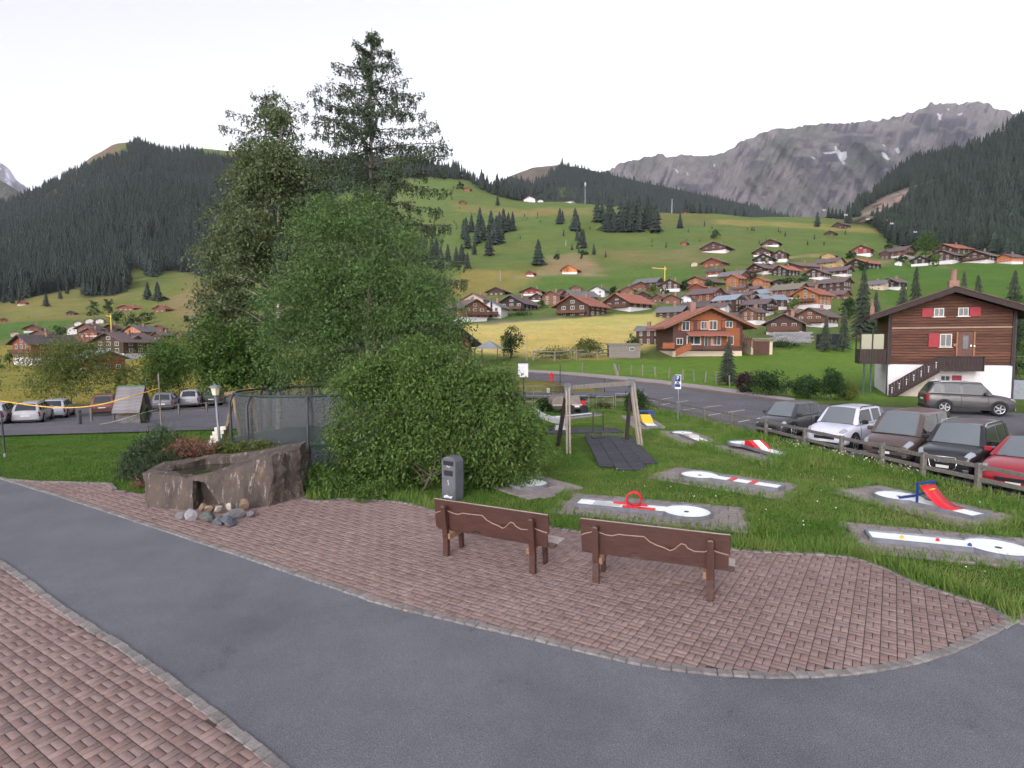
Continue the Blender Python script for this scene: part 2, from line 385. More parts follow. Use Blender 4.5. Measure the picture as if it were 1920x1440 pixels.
# ================================================================== far mountains
def mountain(name, crest, Yc, Yb, vb, nu, nv, amp, colfun, mat, label, su=18.0, jag=0.0):
    cu = np.array([p[0] for p in crest], float); cv = np.array([p[1] for p in crest], float)
    us = np.linspace(cu[0], cu[-1], nu); vc = np.interp(us, cu, cv) + jag*fbm(us/9, us*0, 3)
    rows = []; rr = np.linspace(0, 1, nv)
    UU = np.broadcast_to(us[:, None], (nu, nv)).copy(); VV = vc[:, None] + (vb-vc[:, None])*rr[None, :]
    k1 = fbm(UU/su + VV/(su*2.2), VV/(su*5), 5); k2 = fbm(UU/(su*3.2) - VV/(su*4), VV/(su*7)+9, 3)
    rid = (1-np.abs(k1*2.2)) ; d = amp*(rid*0.6 + k2*1.7)*np.minimum(1, 0.12+rr[None, :]*5)
    Ydep = Yc + (Yb-Yc)*rr[None, :] - d
    x = (UU-960)/FPX; y = -(VV-720)/FPX; dy = CT + y*ST; dz = -ST + y*CT; kk = Ydep/dy
    P = np.stack([x*kk, Ydep, CAMH + dz*kk], -1)
    back = P[:, :1].copy(); back[:, 0, 1] *= 1.25; back[:, 0, 0] *= 1.25; back[:, 0, 2] *= 0.7
    P = np.concatenate([back, P], 1); n2 = nv+1
    Vv = P.reshape(-1, 3); Ii = np.arange(nu*n2).reshape(nu, n2)
    Ff = np.stack([Ii[:-1, :-1], Ii[:-1, 1:], Ii[1:, 1:], Ii[1:, :-1]], -1).reshape(-1, 4)
    me = npmesh(name, Vv, Ff, mat, True)
    cc = colfun(UU, VV, d/amp, rr[None, :]+0*UU); cc = np.concatenate([cc[:, :1], cc], 1)
    ca = me.color_attributes.new('Col', 'FLOAT_COLOR', 'POINT'); ca.data.foreach_set('color', cc.astype(np.float32).reshape(-1, 4).ravel())
    tag(link(name, me), label, kind='structure')
    return lambda u, v: None
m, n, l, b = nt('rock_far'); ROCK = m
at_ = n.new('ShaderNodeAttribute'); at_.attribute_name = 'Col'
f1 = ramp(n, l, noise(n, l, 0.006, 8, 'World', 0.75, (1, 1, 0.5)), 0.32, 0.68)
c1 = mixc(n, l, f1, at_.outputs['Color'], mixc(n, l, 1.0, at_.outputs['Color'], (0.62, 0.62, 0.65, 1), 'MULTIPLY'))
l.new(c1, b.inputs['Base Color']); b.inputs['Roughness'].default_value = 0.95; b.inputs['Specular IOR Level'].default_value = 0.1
bp = n.new('ShaderNodeBump'); bp.inputs['Strength'].default_value = 1.0; bp.inputs['Distance'].default_value = 110
l.new(noise(n, l, 0.012, 8, 'World', 0.7, (1, 1, 0.6)), bp.inputs['Height']); l.new(bp.outputs[0], b.inputs['Normal'])
def blend(A, c, w): return A*(1-w[..., None]) + np.array(col(*c))*w[..., None]
SNOW = [[(1563,270),(1572,280),(1577,286),(1588,283),(1588,292),(1582,301),(1585,309),(1578,307),(1572,295),(1566,284)],[(1544,286),(1567,283),(1566,287),(1546,289)],[(1520,293),(1530,297),(1526,299)],
        [(1653,285),(1660,287),(1668,298),(1663,300),(1654,292)],[(1678,279),(1685,276),(1688,287),(1682,288)],[(1654,270),(1660,272),(1658,276)],[(1758,212),(1764,216),(1768,213),(1764,225),(1761,225)],
        [(1793,215),(1806,210),(1800,217)],[(1774,204),(1780,203),(1778,208)],[(1811,196),(1830,185),(1848,192),(1830,191)],[(1262,314),(1272,321),(1270,324)],[(1286,320),(1292,327),(1289,330)],[(1337,307),(1341,308),(1338,315)]]
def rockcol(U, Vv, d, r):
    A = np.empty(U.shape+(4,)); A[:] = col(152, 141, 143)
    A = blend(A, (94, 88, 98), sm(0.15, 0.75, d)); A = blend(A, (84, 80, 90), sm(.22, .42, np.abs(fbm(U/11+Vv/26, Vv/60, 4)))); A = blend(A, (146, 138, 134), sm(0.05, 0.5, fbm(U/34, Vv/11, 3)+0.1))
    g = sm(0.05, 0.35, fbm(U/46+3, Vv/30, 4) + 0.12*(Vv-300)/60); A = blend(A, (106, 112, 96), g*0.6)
    j = 2.2*fbm(U/5, Vv/5, 2)
    for p in SNOW: A = blend(A, (238, 240, 246), inpoly(U+j, Vv+j*0.6, p).astype(float))
    return A
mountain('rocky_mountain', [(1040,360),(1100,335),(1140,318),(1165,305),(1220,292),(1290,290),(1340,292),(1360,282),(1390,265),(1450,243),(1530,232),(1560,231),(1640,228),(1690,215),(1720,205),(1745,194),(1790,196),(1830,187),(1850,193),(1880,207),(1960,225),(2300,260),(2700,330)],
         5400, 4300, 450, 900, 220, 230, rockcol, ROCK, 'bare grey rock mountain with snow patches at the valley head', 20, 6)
def farcol(U, Vv, d, r):
    A = np.empty(U.shape+(4,)); A[:] = col(134, 126, 138)
    return blend(A, (232, 236, 244), sm(-0.08, 0.14, fbm(U/10+Vv/7, Vv/6, 3)))
mountain('snowy_mountain', [(-700,60),(-300,160),(-60,262),(0,306),(15,316),(30,336),(46,350),(90,385),(160,420)], 7600, 6500, 450, 260, 80, 150, farcol, ROCK, 'distant snow streaked peak at the left edge', 14, 4)
def greencol(U, Vv, d, r):
    A = np.empty(U.shape+(4,)); A[:] = col(92, 110, 82); return blend(A, (112, 112, 96), sm(0, .4, d))
mountain('green_shoulder', [(-700,300),(-200,316),(0,338),(14,345),(30,356),(60,374),(160,420)], 3300, 2700, 460, 160, 50, 60, greencol, ROCK, 'distant green mountain shoulder at the left edge', 16)
MIDCREST = [(880,360),(930,344),(962,328),(1000,314),(1050,309),(1085,314),(1130,324),(1200,341),(1300,362),(1400,384),(1445,399),(1500,412),(1600,430)]
BARE = [(958,331),(985,319),(1012,311),(1052,307),(1040,322),(1018,334),(1005,345),(985,340)]
def midcol(U, Vv, d, r):
    A = np.empty(U.shape+(4,)); A[:] = col(58, 66, 52)
    A = blend(A, (150, 138, 124), inpoly(U+3*fbm(U/7, Vv/7, 2), Vv, BARE).astype(float))
    return blend(A, (98, 116, 66), inpoly(U+4*fbm(U/7, Vv/7, 2), Vv, [(1040,352),(1075,350),(1110,360),(1100,372),(1050,370)]).astype(float))
mountain('forested_mountain', MIDCREST, 2300, 1700, 440, 360, 70, 50, midcol, ROCK, 'dark forested ridge with a bare tan scree in front of the rock mountain', 24)

# ================================================================== sheets laid on the ground
def drape(name, pts, off, mat, step=1.6, kind='structure', label=None):
    bm = bmesh.new(); vs = [bm.verts.new((p[0], p[1], 0)) for p in pts]; bm.faces.new(vs)
    bmesh.ops.triangulate(bm, faces=bm.faces[:])
    for _ in range(9):
        e = [x for x in bm.edges if x.calc_length() > step*(1 + max(0, (x.verts[0].co.y-30)/30))]
        if not e: break
        bmesh.ops.subdivide_edges(bm, edges=e, cuts=1); bmesh.ops.triangulate(bm, faces=[f for f in bm.faces if len(f.verts) > 3])
    X = np.array([v.co.x for v in bm.verts]); Y = np.array([v.co.y for v in bm.verts]); Z = hgt(X, Y)+off
    for v, z in zip(bm.verts, Z): v.co.z = z
    bmesh.ops.recalc_face_normals(bm, faces=bm.faces[:])
    if sum(f.normal.z for f in bm.faces) < 0: bmesh.ops.reverse_faces(bm, faces=bm.faces[:])
    me = bpy.data.meshes.new(name); bm.to_mesh(me); bm.free(); me.materials.append(mat)
    o = link(name, me); tag(o, label, kind=kind); return o
def wl_(px, z=0.05): return [tuple(G(u, v, z))[:2] for u, v in px]
def wt_(px): return [tuple(T(u, v))[:2] for u, v in px]
def asphalt(name, c, c2, crack=False):
    m, n, l, b = nt(name)
    f = ramp(n, l, noise(n, l, 0.5, 6, 'World', 0.7), 0.3, 0.72); a = mixc(n, l, f, c, c2)
    g = ramp(n, l, noise(n, l, 90, 3, 'World', 0.6), 0.42, 0.62); a = mixc(n, l, g, mixc(n, l, 1.0, a, (0.62, 0.62, 0.66, 1), 'MULTIPLY'), mixc(n, l, 1.0, a, (1.25, 1.25, 1.25, 1), 'MULTIPLY'))
    w = n.new('ShaderNodeTexVoronoi'); w.feature = 'F1'; w.inputs['Scale'].default_value = 34
    gp = n.new('ShaderNodeNewGeometry'); l.new(gp.outputs['Position'], w.inputs['Vector'])
    sp = ramp(n, l, w.outputs['Distance'], 0.16, 0.08); a = mixc(n, l, sp, a, mixc(n, l, 1.0, a, (1.9, 1.9, 1.9, 1), 'MULTIPLY'))
    pt_ = ramp(n, l, noise(n, l, 0.16, 5, 'World', 0.6), 0.50, 0.56); a = mixc(n, l, pt_, a, mixc(n, l, 1.0, a, (0.86, 0.86, 0.88, 1), 'MULTIPLY'))
    st_ = ramp(n, l, noise(n, l, 1.3, 6, 'World', 0.8), 0.62, 0.70); a = mixc(n, l, st_, a, mixc(n, l, 1.0, a, (0.70, 0.69, 0.70, 1), 'MULTIPLY'))
    if crack:
        vo = n.new('ShaderNodeTexVoronoi'); vo.feature = 'DISTANCE_TO_EDGE'; vo.inputs['Scale'].default_value = 0.22; ge = n.new('ShaderNodeNewGeometry'); ds = n.new('ShaderNodeVectorMath'); ds.operation = 'ADD'; nz = n.new('ShaderNodeTexNoise'); nz.inputs['Scale'].default_value = 1.1; nz.inputs['Detail'].default_value = 5
        l.new(ge.outputs['Position'], nz.inputs['Vector']); sc2 = n.new('ShaderNodeVectorMath'); sc2.operation = 'SCALE'; sc2.inputs[3].default_value = 1.6; l.new(nz.outputs['Color'], sc2.inputs[0]); l.new(ge.outputs['Position'], ds.inputs[0]); l.new(sc2.outputs[0], ds.inputs[1]); l.new(ds.outputs[0], vo.inputs['Vector'])
        cr_ = ramp(n, l, vo.outputs['Distance'], 0.006, 0.002); a = mixc(n, l, cr_, a, col(46, 46, 48))
    l.new(a, b.inputs['Base Color']); b.inputs['Roughness'].default_value = 0.86; b.inputs['Specular IOR Level'].default_value = 0.3
    bp = n.new('ShaderNodeBump'); bp.inputs['Strength'].default_value = 0.5; bp.inputs['Distance'].default_value = 0.006
    l.new(noise(n, l, 120, 3, 'World', 0.7), bp.inputs['Height']); l.new(bp.outputs[0], b.inputs['Normal'])
    return m
ASPH = asphalt('asphalt_path', col(114, 114, 120), col(96, 96, 102)); ASPH2 = asphalt('asphalt_park', col(106, 103, 108), col(84, 82, 88))
# the path in front of the house
PATH_R = wl_([(-520,722+0), ]) if False else None
edgeR = [(-40.0, 33.0), (-27.0, 24.6)] + wl_([(0,893),(140,938),(300,990),(440,1036),(580,1083),(660,1110),(735,1134)]) + [(0.2, 7.0), (1.6, 6.35), (3.0, 6.15), (4.6, 6.45), (6.5, 7.42), (9.0, 9.0), (14, 11.2)]
edgeL = [(-40.0, 29.5), (-27.0, 21.6), (-14.5, 13.6)] + wl_([(0,1055),(105,1134)]) + [(-4.0, 6.3), (-1.0, 4.0), (2.0, 1.6), (4.0, 0.0)]
drape('asphalt_path', edgeR + [(14, -2)] + edgeL[::-1], 0.035, ASPH, 1.2, label='grey asphalt path curving past the house')
# car park and village road on the right, parking strip on the left
PARK_R = [(975,700),(1060,706),(1130,713),(1230,723),(1320,735),(1400,746),(1480,757),(1560,760),(1620,762),(1760,768),(1920,776),(2300,792)]
fence_edge = [(14.6, 4.5), (13.4, 9.5), (12.35, 13.6), (11.72, 16.2), (11.2, 19.0), (10.6, 23.3), (9.5, 28.5), (8.4, 33.0)]
verge = [(1222,755),(1190,744),(1120,730),(1060,720),(1000,713),(975,710)]
drape('road', wt_(PARK_R) + [(40, 16), (30, 4.5)] + fence_edge + wt_(verge), 0.03, ASPH2, 1.6, label='asphalt car park and village road')
drape('car_park', wt_([(-200,826),(0,808),(130,797),(240,788),(400,771),(600,758),(1000,749),(1185,745),(1185,735),(1000,739),(600,739),(400,742),(240,752),(120,771),(0,776),(-200,786)]), 0.09, ASPH2, 1.2, label='asphalt parking strip beyond the left lawn')
# pavement strip on the far side of the road, with a kerb step
SIDE = M('sidewalk', col(150, 140, 140), col(132, 124, 124), 0.9, 1.5, coord='World')
pw = wt_([(980,695),(1060,699),(1130,704.5),(1230,714),(1320,725),(1400,736),(1490,750)]); pn = wt_([(980,699.5),(1060,705),(1130,711.5),(1230,721.5),(1320,733),(1400,744.5),(1490,757)])
drape('sidewalk', pw + pn[::-1], 0.12, SIDE, 2.0, label='pale pavement strip along the village road')
mb = MB()
for a, b2 in zip(pn[:-1], pn[1:]):
    mb.bar((a[0], a[1], hz(*a)+0.07), (b2[0], b2[1], hz(*b2)+0.07), 0.18, 0.16)
o = mb.build('road_kerb', M('kerb_dark', col(112, 98, 100), rough=0.9)); tag(o, kind='structure')
# painted bay lines
PAINT = M('road_paint', col(206, 206, 206), col(160, 160, 160), 0.8, 9, coord='World')
def stripe(a, b2, w=0.1):
    a = Vector(a); b2 = Vector(b2); n_ = 8; mb = MB(); d = (b2-a).normalized(); s = Vector((-d.y, d.x))*w/2
    for i in range(n_):
        p = a.lerp(b2, i/n_); q = a.lerp(b2, (i+1)/n_)
        mb.poly([(p.x-s.x, p.y-s.y, hz(p.x-s.x, p.y-s.y)+0.036), (q.x-s.x, q.y-s.y, hz(q.x-s.x, q.y-s.y)+0.036), (q.x+s.x, q.y+s.y, hz(q.x+s.x, q.y+s.y)+0.036), (p.x+s.x, p.y+s.y, hz(p.x+s.x, p.y+s.y)+0.036)])
    tag(mb.build('bay_line', PAINT), kind='structure')
for (x, y) in [(11.75, 17.6), (11.2, 20.2), (10.75, 22.8), (10.3, 25.3), (9.8, 27.8), (9.3, 30.2), (8.8, 32.6)]:
    stripe((x+0.3, y), (x+0.3+3.6, y+2.9))
for (u0, v0, u1, v1) in [(1225,752,1262,746),(1235,761,1290,752),(1175,744.5,1205,740)]:
    a = T(u0, v0); b2 = T(u1, v1); stripe((a.x, a.y), (b2.x, b2.y))

# ================================================================== brick paving
PAV = [(20,897),(60,901),(120,902),(205,905),(215,916),(270,926),(330,905),(420,895),(560,905),(575,938),(640,935),(700,937),(760,943),(815,958),(930,972),(1040,990),(1100,998),(1230,1010),(1380,1031),(1450,1036),(1540,1040),(1600,1046),(1650,1062),(1720,1094),(1790,1117),(1850,1136),(1915,1166)]
lawn_edge = wl_(PAV) + [(8.0, 8.1)]
er = [p for p in edgeR if -14.5 < p[0] < 9.5]
POLY_A = lawn_edge + er[::-1]
POLY_B = [p for p in edgeL if p[0] > -15] + [(4, -2), (-15, -2)]
SAND = M('joint_sand', col(80, 70, 66), col(62, 56, 52), 0.95, 8, coord='World')
pav_a = drape('brick_pavement', POLY_A, 0.0405, SAND, 1.2, label='red brick paving with benches')
pav_b = drape('brick_pavement', POLY_B, 0.0405, SAND, 1.2, label='red brick paving in the lower left corner')
def brickmat():
    m, n, l, b = nt('red_brick')
    g = n.new('ShaderNodeNewGeometry'); oi = n.new('ShaderNodeObjectInfo'); ad = n.new('ShaderNodeMath'); ad.operation = 'ADD'
    l.new(g.outputs['Random Per Island'], ad.inputs[0]); l.new(oi.outputs['Random'], ad.inputs[1])
    fr = n.new('ShaderNodeMath'); fr.operation = 'FRACT'; l.new(ad.outputs[0], fr.inputs[0])
    rp = n.new('ShaderNodeValToRGB'); l.new(fr.outputs[0], rp.inputs[0])
    e = rp.color_ramp.elements; e[0].color = col(134, 112, 106); e[1].color = col(154, 132, 126)
    for p, c in ((0.3, col(141, 119, 113)), (0.55, col(146, 126, 121)), (0.8, col(138, 118, 116))):
        x = e.new(p); x.color = c
    big = ramp(n, l, noise(n, l, 0.55, 5, 'World', 0.7), 0.36, 0.7); a = mixc(n, l, big, rp.outputs[0], mixc(n, l, 1.0, rp.outputs[0], (0.80, 0.79, 0.82, 1), 'MULTIPLY'))
    fine = ramp(n, l, noise(n, l, 38, 4, 'World', 0.7), 0.34, 0.7); a = mixc(n, l, fine, a, mixc(n, l, 1.0, a, (0.80, 0.78, 0.78, 1), 'MULTIPLY'))
    st = ramp(n, l, noise(n, l, 1.7, 6, 'World', 0.75), 0.60, 0.72); a = mixc(n, l, st, a, mixc(n, l, 0.45, a, col(92, 86, 80)))
    l.new(a, b.inputs['Base Color']); b.inputs['Roughness'].default_value = 0.88; b.inputs['Specular IOR Level'].default_value = 0.25
    bp = n.new('ShaderNodeBump'); bp.inputs['Strength'].default_value = 0.4; bp.inputs['Distance'].default_value = 0.004
    l.new(noise(n, l, 70, 4, 'World', 0.7), bp.inputs['Height']); l.new(bp.outputs[0], b.inputs['Normal'])
    return m
BRICK = brickmat()
BL, BW, BJ = 0.170, 0.085, 0.009
def brick_shape(Lx, Wy):
    hx, hy = Lx/2, Wy/2; c = 0.0035
    return np.array([(-hx,-hy,-0.03),(hx,-hy,-0.03),(hx,hy,-0.03),(-hx,hy,-0.03),(-hx,-hy,-c),(hx,-hy,-c),(hx,hy,-c),(-hx,hy,-c),(-hx+c,-hy+c,0),(hx-c,-hy+c,0),(hx-c,hy-c,0),(-hx+c,hy-c,0)]), \
        np.array([(0,1,5,4),(1,2,6,5),(2,3,7,6),(3,0,4,7),(4,5,9,8),(5,6,10,9),(6,7,11,10),(7,4,8,11),(8,9,10,11)])
bv, bf = brick_shape(BL-BJ, BW-BJ)
brick_me = npmesh('brick', bv, bf, BRICK)
ang = -math.atan2(0.544, 0.839)
ca_, sa_ = math.cos(ang), math.sin(ang)
def lay(poly, parent, singles):
    xs = [p[0] for p in poly]; ys = [p[1] for p in poly]; c0 = np.array([min(xs), min(ys)]); rad = math.hypot(max(xs)-c0[0], max(ys)-c0[1])
    out = []
    nmod = int(rad/BL)+2
    for i in range(-nmod, nmod):
        for j in range(-nmod, nmod):
            for k in (0, 1):
                if (i+j) % 2 == 0: lx, ly, rot = (i+0.5)*BL, (j+0.25+0.5*k)*BL, 0.0
                else: lx, ly, rot = (i+0.25+0.5*k)*BL, (j+0.5)*BL, math.pi/2
                out.append((c0[0]+lx*ca_-ly*sa_, c0[1]+lx*sa_+ly*ca_, ang+rot))
    A = np.array(out)
    A = A[inpoly(A[:, 0], A[:, 1], poly)]
    A = A[(A[:, 1] > 2.5) & (A[:, 1] < 18)]
    Z = hgt(A[:, 0], A[:, 1]) + 0.05 + rng.normal(0, 0.0012, len(A)) + 0.004*fbm(A[:, 0]/1.6, A[:, 1]/1.6, 2)
    u, v = project(A[:, 0], A[:, 1], Z)
    size = np.where((v < 1130) & (u > 0) & (u < 1915), 1/A[:, 1], 0)
    order = np.argsort(-size); pick = set(order[:singles].tolist()) if singles else set()
    for i in pick:
        o = link('brick', brick_me, parent, (A[i, 0], A[i, 1], Z[i]), (rng.normal(0, 0.004), rng.normal(0, 0.004), A[i, 2]+rng.normal(0, 0.008)))
    rest = np.array([i for i in range(len(A)) if i not in pick]); A = A[rest]; Z = Z[rest]
    a = A[:, 2]+rng.normal(0, 0.008, len(A)); c, s = np.cos(a)[:, None], np.sin(a)[:, None]
    tx = rng.normal(0, 0.004, len(A))[:, None]; tyy = rng.normal(0, 0.004, len(A))[:, None]
    X = bv[None, :, 0]*c - bv[None, :, 1]*s + A[:, 0:1]; Y = bv[None, :, 0]*s + bv[None, :, 1]*c + A[:, 1:2]; Zz = bv[None, :, 2] + Z[:, None] + tx*bv[None, :, 0] + tyy*bv[None, :, 1]
    VV = np.stack([X, Y, Zz], -1).reshape(-1, 3); FF = (bf[None] + 12*np.arange(len(A))[:, None, None]).reshape(-1, 4)
    o = link('brick_field', npmesh('brick_field', VV, FF, BRICK), parent); o['kind'] = 'stuff'
lay(POLY_A, pav_a, 300); lay(POLY_B, pav_b, 0)
# granite sett rows along the edges
SETT = M('granite_sett', col(136, 130, 128), col(104, 100, 98), 0.9, 14, 0.5, rand=0.2)
def sett_mesh(k, L_, W_):
    b_ = MB().box((0, 0, 0), (L_, W_, 0.09)); r = random.Random(k); b_.v = [(x+r.uniform(-.008, .008), y+r.uniform(-.008, .008), z+r.uniform(-.004, .004)) for x, y, z in b_.v]
    return b_.mesh('sett', SETT, bevel=0.01)
setts = [sett_mesh(k, 0.155, 0.115) for k in range(4)]
def row(pts, step, name, label, off=0.0, z=0.02, ymax=30):
    p_ = empty(name, (0, 0, 0)); tag(p_, label, kind='structure')
    d = 0.0; cnt = 0
    for a, b2 in zip(pts[:-1], pts[1:]):
        a = Vector(a); b2 = Vector(b2); L_ = (b2-a).length; dr = (b2-a)/L_; nrm = Vector((-dr.y, dr.x))
        while d < L_:
            q = a + dr*d + nrm*off
            if 3 < q.y < ymax and cnt < 299:
                link('sett', random.choice(setts), p_, (q.x, q.y, hz(q.x, q.y)+z+random.uniform(-.004, .004)), (0, 0, math.atan2(dr.y, dr.x)+random.uniform(-.05, .05))); cnt += 1
            d += step
        d -= L_
def dense(pts, n=6):
    out = []
    for i in range(len(pts)-1):
        p0 = Vector(pts[max(i-1, 0)]); p1 = Vector(pts[i]); p2 = Vector(pts[i+1]); p3 = Vector(pts[min(i+2, len(pts)-1)])
        for k in range(n):
            t = k/n; out.append(tuple(0.5*((2*p1)+(p2-p0)*t+(2*p0-5*p1+4*p2-p3)*t*t+(3*p1-p0-3*p2+p3)*t**3)))
    return out + [tuple(pts[-1])]
row(dense(er, 4), 0.162, 'path_kerb', 'granite setts between path and brick paving', z=0.012)
row(dense([p for p in edgeL if p[0] > -15], 4), 0.162, 'path_kerb', 'granite setts along the near side of the path', z=0.012)
row(dense(wl_(PAV[7:8]+PAV[9:]) + [(8.0, 8.1)], 4)[4:], 0.172, 'lawn_kerb', 'granite setts between brick paving and lawn', z=0.022)
row(wl_(PAV[:5]), 0.172, 'lawn_kerb', 'granite setts at the edge of the left lawn', z=0.022)
# ================================================================== vegetation
def unit(A): return A/np.maximum(np.linalg.norm(A, axis=-1, keepdims=True), 1e-6)
def leafverts(P, D, L_, W_, N=None):
    n_ = len(P); D = unit(D)
    if N is None: N = rng.normal(size=(n_, 3))
    S = unit(np.cross(D, N)); L_ = np.broadcast_to(np.asarray(L_, float), (n_,))[:, None]; W_ = np.broadcast_to(np.asarray(W_, float), (n_,))[:, None]
    return np.stack([P, P+D*L_*0.45+S*W_/2, P+D*L_, P+D*L_*0.45-S*W_/2], 1).reshape(-1, 3)
def leafmesh(name, P, D, L_, W_, mat, N=None):
    Vv = leafverts(P, D, L_, W_, N); return npmesh(name, Vv, np.arange(len(Vv)).reshape(-1, 4), mat)
BARK = M('bark', col(92, 82, 74), col(62, 54, 48), 0.95, 7, 0.8, stretch=(1, 1, .25))
BARK_G = M('bark_grey', col(130, 122, 114), col(84, 76, 70), 0.95, 6, 0.6, stretch=(1, 1, .3))
BIRCHB = M('bark_birch', col(196, 186, 178), col(112, 100, 94), 0.9, 5, 0.4, stretch=(.6, .6, 2.2))
# ---- spruce (whole tree is 1 m tall, scaled by its root)
SPRUCE = leafmat('spruce_needles', col(62, 70, 54), col(44, 54, 44), 0.0, 0.9)
SPRUCE_FAR = leafmat('spruce_needles_far', col(52, 62, 54), col(34, 44, 42), 0.0, 0.95)
def spruce_crown(name, tiers, sides, seed, rad, mat, low=0.06):
    r_ = random.Random(seed); v = []; f = []
    for i in range(tiers):
        t = i/tiers; zt = low + (1-low)*min(1, (t + 1.9/tiers)); zb = low + (1-low)*t
        rr = rad*(1-t)**0.85*(0.9+0.2*r_.random()) + 0.012; b = len(v); v.append((r_.uniform(-.004, .004), r_.uniform(-.004, .004), zt))
        ph = r_.random()*6.28
        for k in range(sides*2):
            a = ph + math.pi*k/sides; q = rr*(r_.uniform(0.85, 1.12) if k % 2 == 0 else r_.uniform(0.42, 0.6)); v.append((q*math.cos(a), q*math.sin(a), zb + (r_.uniform(-.03, .0) if k % 2 == 0 else r_.uniform(.0, .03))))
        for k in range(sides*2): f.append((b, b+1+k, b+1+(k+1) % (sides*2)))
    me = bpy.data.meshes.new(name); me.from_pydata(v, [], f); me.materials.append(mat); me.update(); return me
sp_far = [spruce_crown('spruce_crown', 8, 5, k, 0.17+0.02*(k % 3), SPRUCE_FAR) for k in range(4)]
sp_mid = [spruce_crown('spruce_crown', 15, 8, 40+k, 0.17+0.03*k, SPRUCE) for k in range(3)]
trunk_me = MB().tube([(0, 0, -0.06), (0, 0, .3), (0, 0, .92)], [.018, .014, .003], 6).mesh('trunk', BARK)
def spruce(base, h, label, group=None, mid=False, wide=1.0):
    r_ = empty('spruce_tree', base, random.random()*6, label, 'tree', group); r_.scale = (h*wide, h*wide, h)
    link('trunk', trunk_me, r_); link('crown', random.choice(sp_mid if mid else sp_far), r_)
    return r_
def spruces(lst, label, group, mid=False):
    out = None
    for (u, vb, vt) in lst:
        p = T(u, vb); h = (vb-vt)*p.y/FPX*1.02; out = spruce(p, h, label, group, mid, 1.45)
    return out
# crop coordinates -> picture
def cr(lst, ox, oy, k): return [(ox+a/k, oy+b/k, oy+c/k) for a, b, c in lst]
spruces(cr([(360,600,490),(400,600,470),(460,590,420),(525,770,590),(540,600,440),(580,640,480),(600,610,450),(630,600,430),(665,590,455),(695,590,450),(370,720,560),(420,760,660),(560,690,520),(345,650,500),(610,680,520),(440,680,520),(485,660,500)], 780, 280, 3.84), 'dark spruce in the dense clump on the hillside right of the larch', 'hillside spruce clump by the larch')
spruces(cr([(60,790,660),(120,800,650),(180,870,700),(230,810,680),(290,830,700),(330,830,680),(370,860,740),(150,800,640),(20,800,650)], 780, 280, 3.84), 'dark spruce half hidden behind the lower larch branches', 'spruces behind the larch')
spruces(cr([(1305,530,345),(1340,530,370),(1395,590,330),(1380,600,440),(1420,600,460),(1480,590,350),(1490,600,440),(1530,580,360),(1540,600,460),(1560,590,370),(1600,580,330),(1610,600,440),(1650,570,400),(1665,560,335),(1690,580,400),(1725,605,385)], 780, 280, 3.84), 'tall dark spruce in the long clump near the hilltop', 'hilltop spruce clump')
for p, lab in (((1035,540,425), 'spruce pair left of the hilltop clump, the larger one'), ((1055,520,440), 'spruce pair left of the hilltop clump, the smaller one'), ((1145,590,425), 'broad spruce standing just left of the long hilltop clump'), ((1165,595,470), 'smaller spruce leaning against the broad one beside the hilltop clump'),
               ((1160,660,570), 'short spruce by the little ski lift mast on the hillside'), ((1205,715,580), 'taller spruce by the little ski lift mast on the hillside'), ((1190,690,580), 'middle spruce by the little ski lift mast'), ((880,840,650), 'lone full spruce on the meadow above the red hut'),
               ((1280,760,680), 'small spruce right of the ski lift mast'), ((1122,725,680), 'tiny spruce below the ski lift mast'), ((588,405,330), 'single spruce on the skyline meadow left of the hilltop hotel'), ((1900,570,460), 'lone spruce right of the long hilltop clump')):
    spruces(cr([p], 780, 280, 3.84), lab, None)
spruces(cr([(130,650,575),(150,655,590),(170,655,600),(205,658,600),(240,660,615),(265,660,620),(290,662,625)], 1240, 160, 2.8235), 'dark spruce in the row on the ridge left of the rock wall', 'ridge spruce row')
spruces(cr([(395,675,632),(440,682,640)], 1240, 160, 2.8235), 'small spruce of the pair on the bare ridge', 'ridge spruce pair')
spruces(cr([(825,750,670)], 1240, 160, 2.8235), 'lone slim spruce on the meadow below the cable car line', None)
spruces(cr([(885,672,615),(905,676,620),(925,680,625),(945,686,630),(960,690,640),(1005,698,645),(1025,700,640),(1045,708,640)], 1240, 160, 2.8235), 'dark spruce at the foot of the pale cliff', 'cliff foot spruces')
spruces([(87,575,550),(113,561,542),(126,552,532),(277,562,528),(296,566,528),(8,568,545),(24,570,548),(38,566,540)], 'dark young spruce on the open left slope', 'left slope spruces')
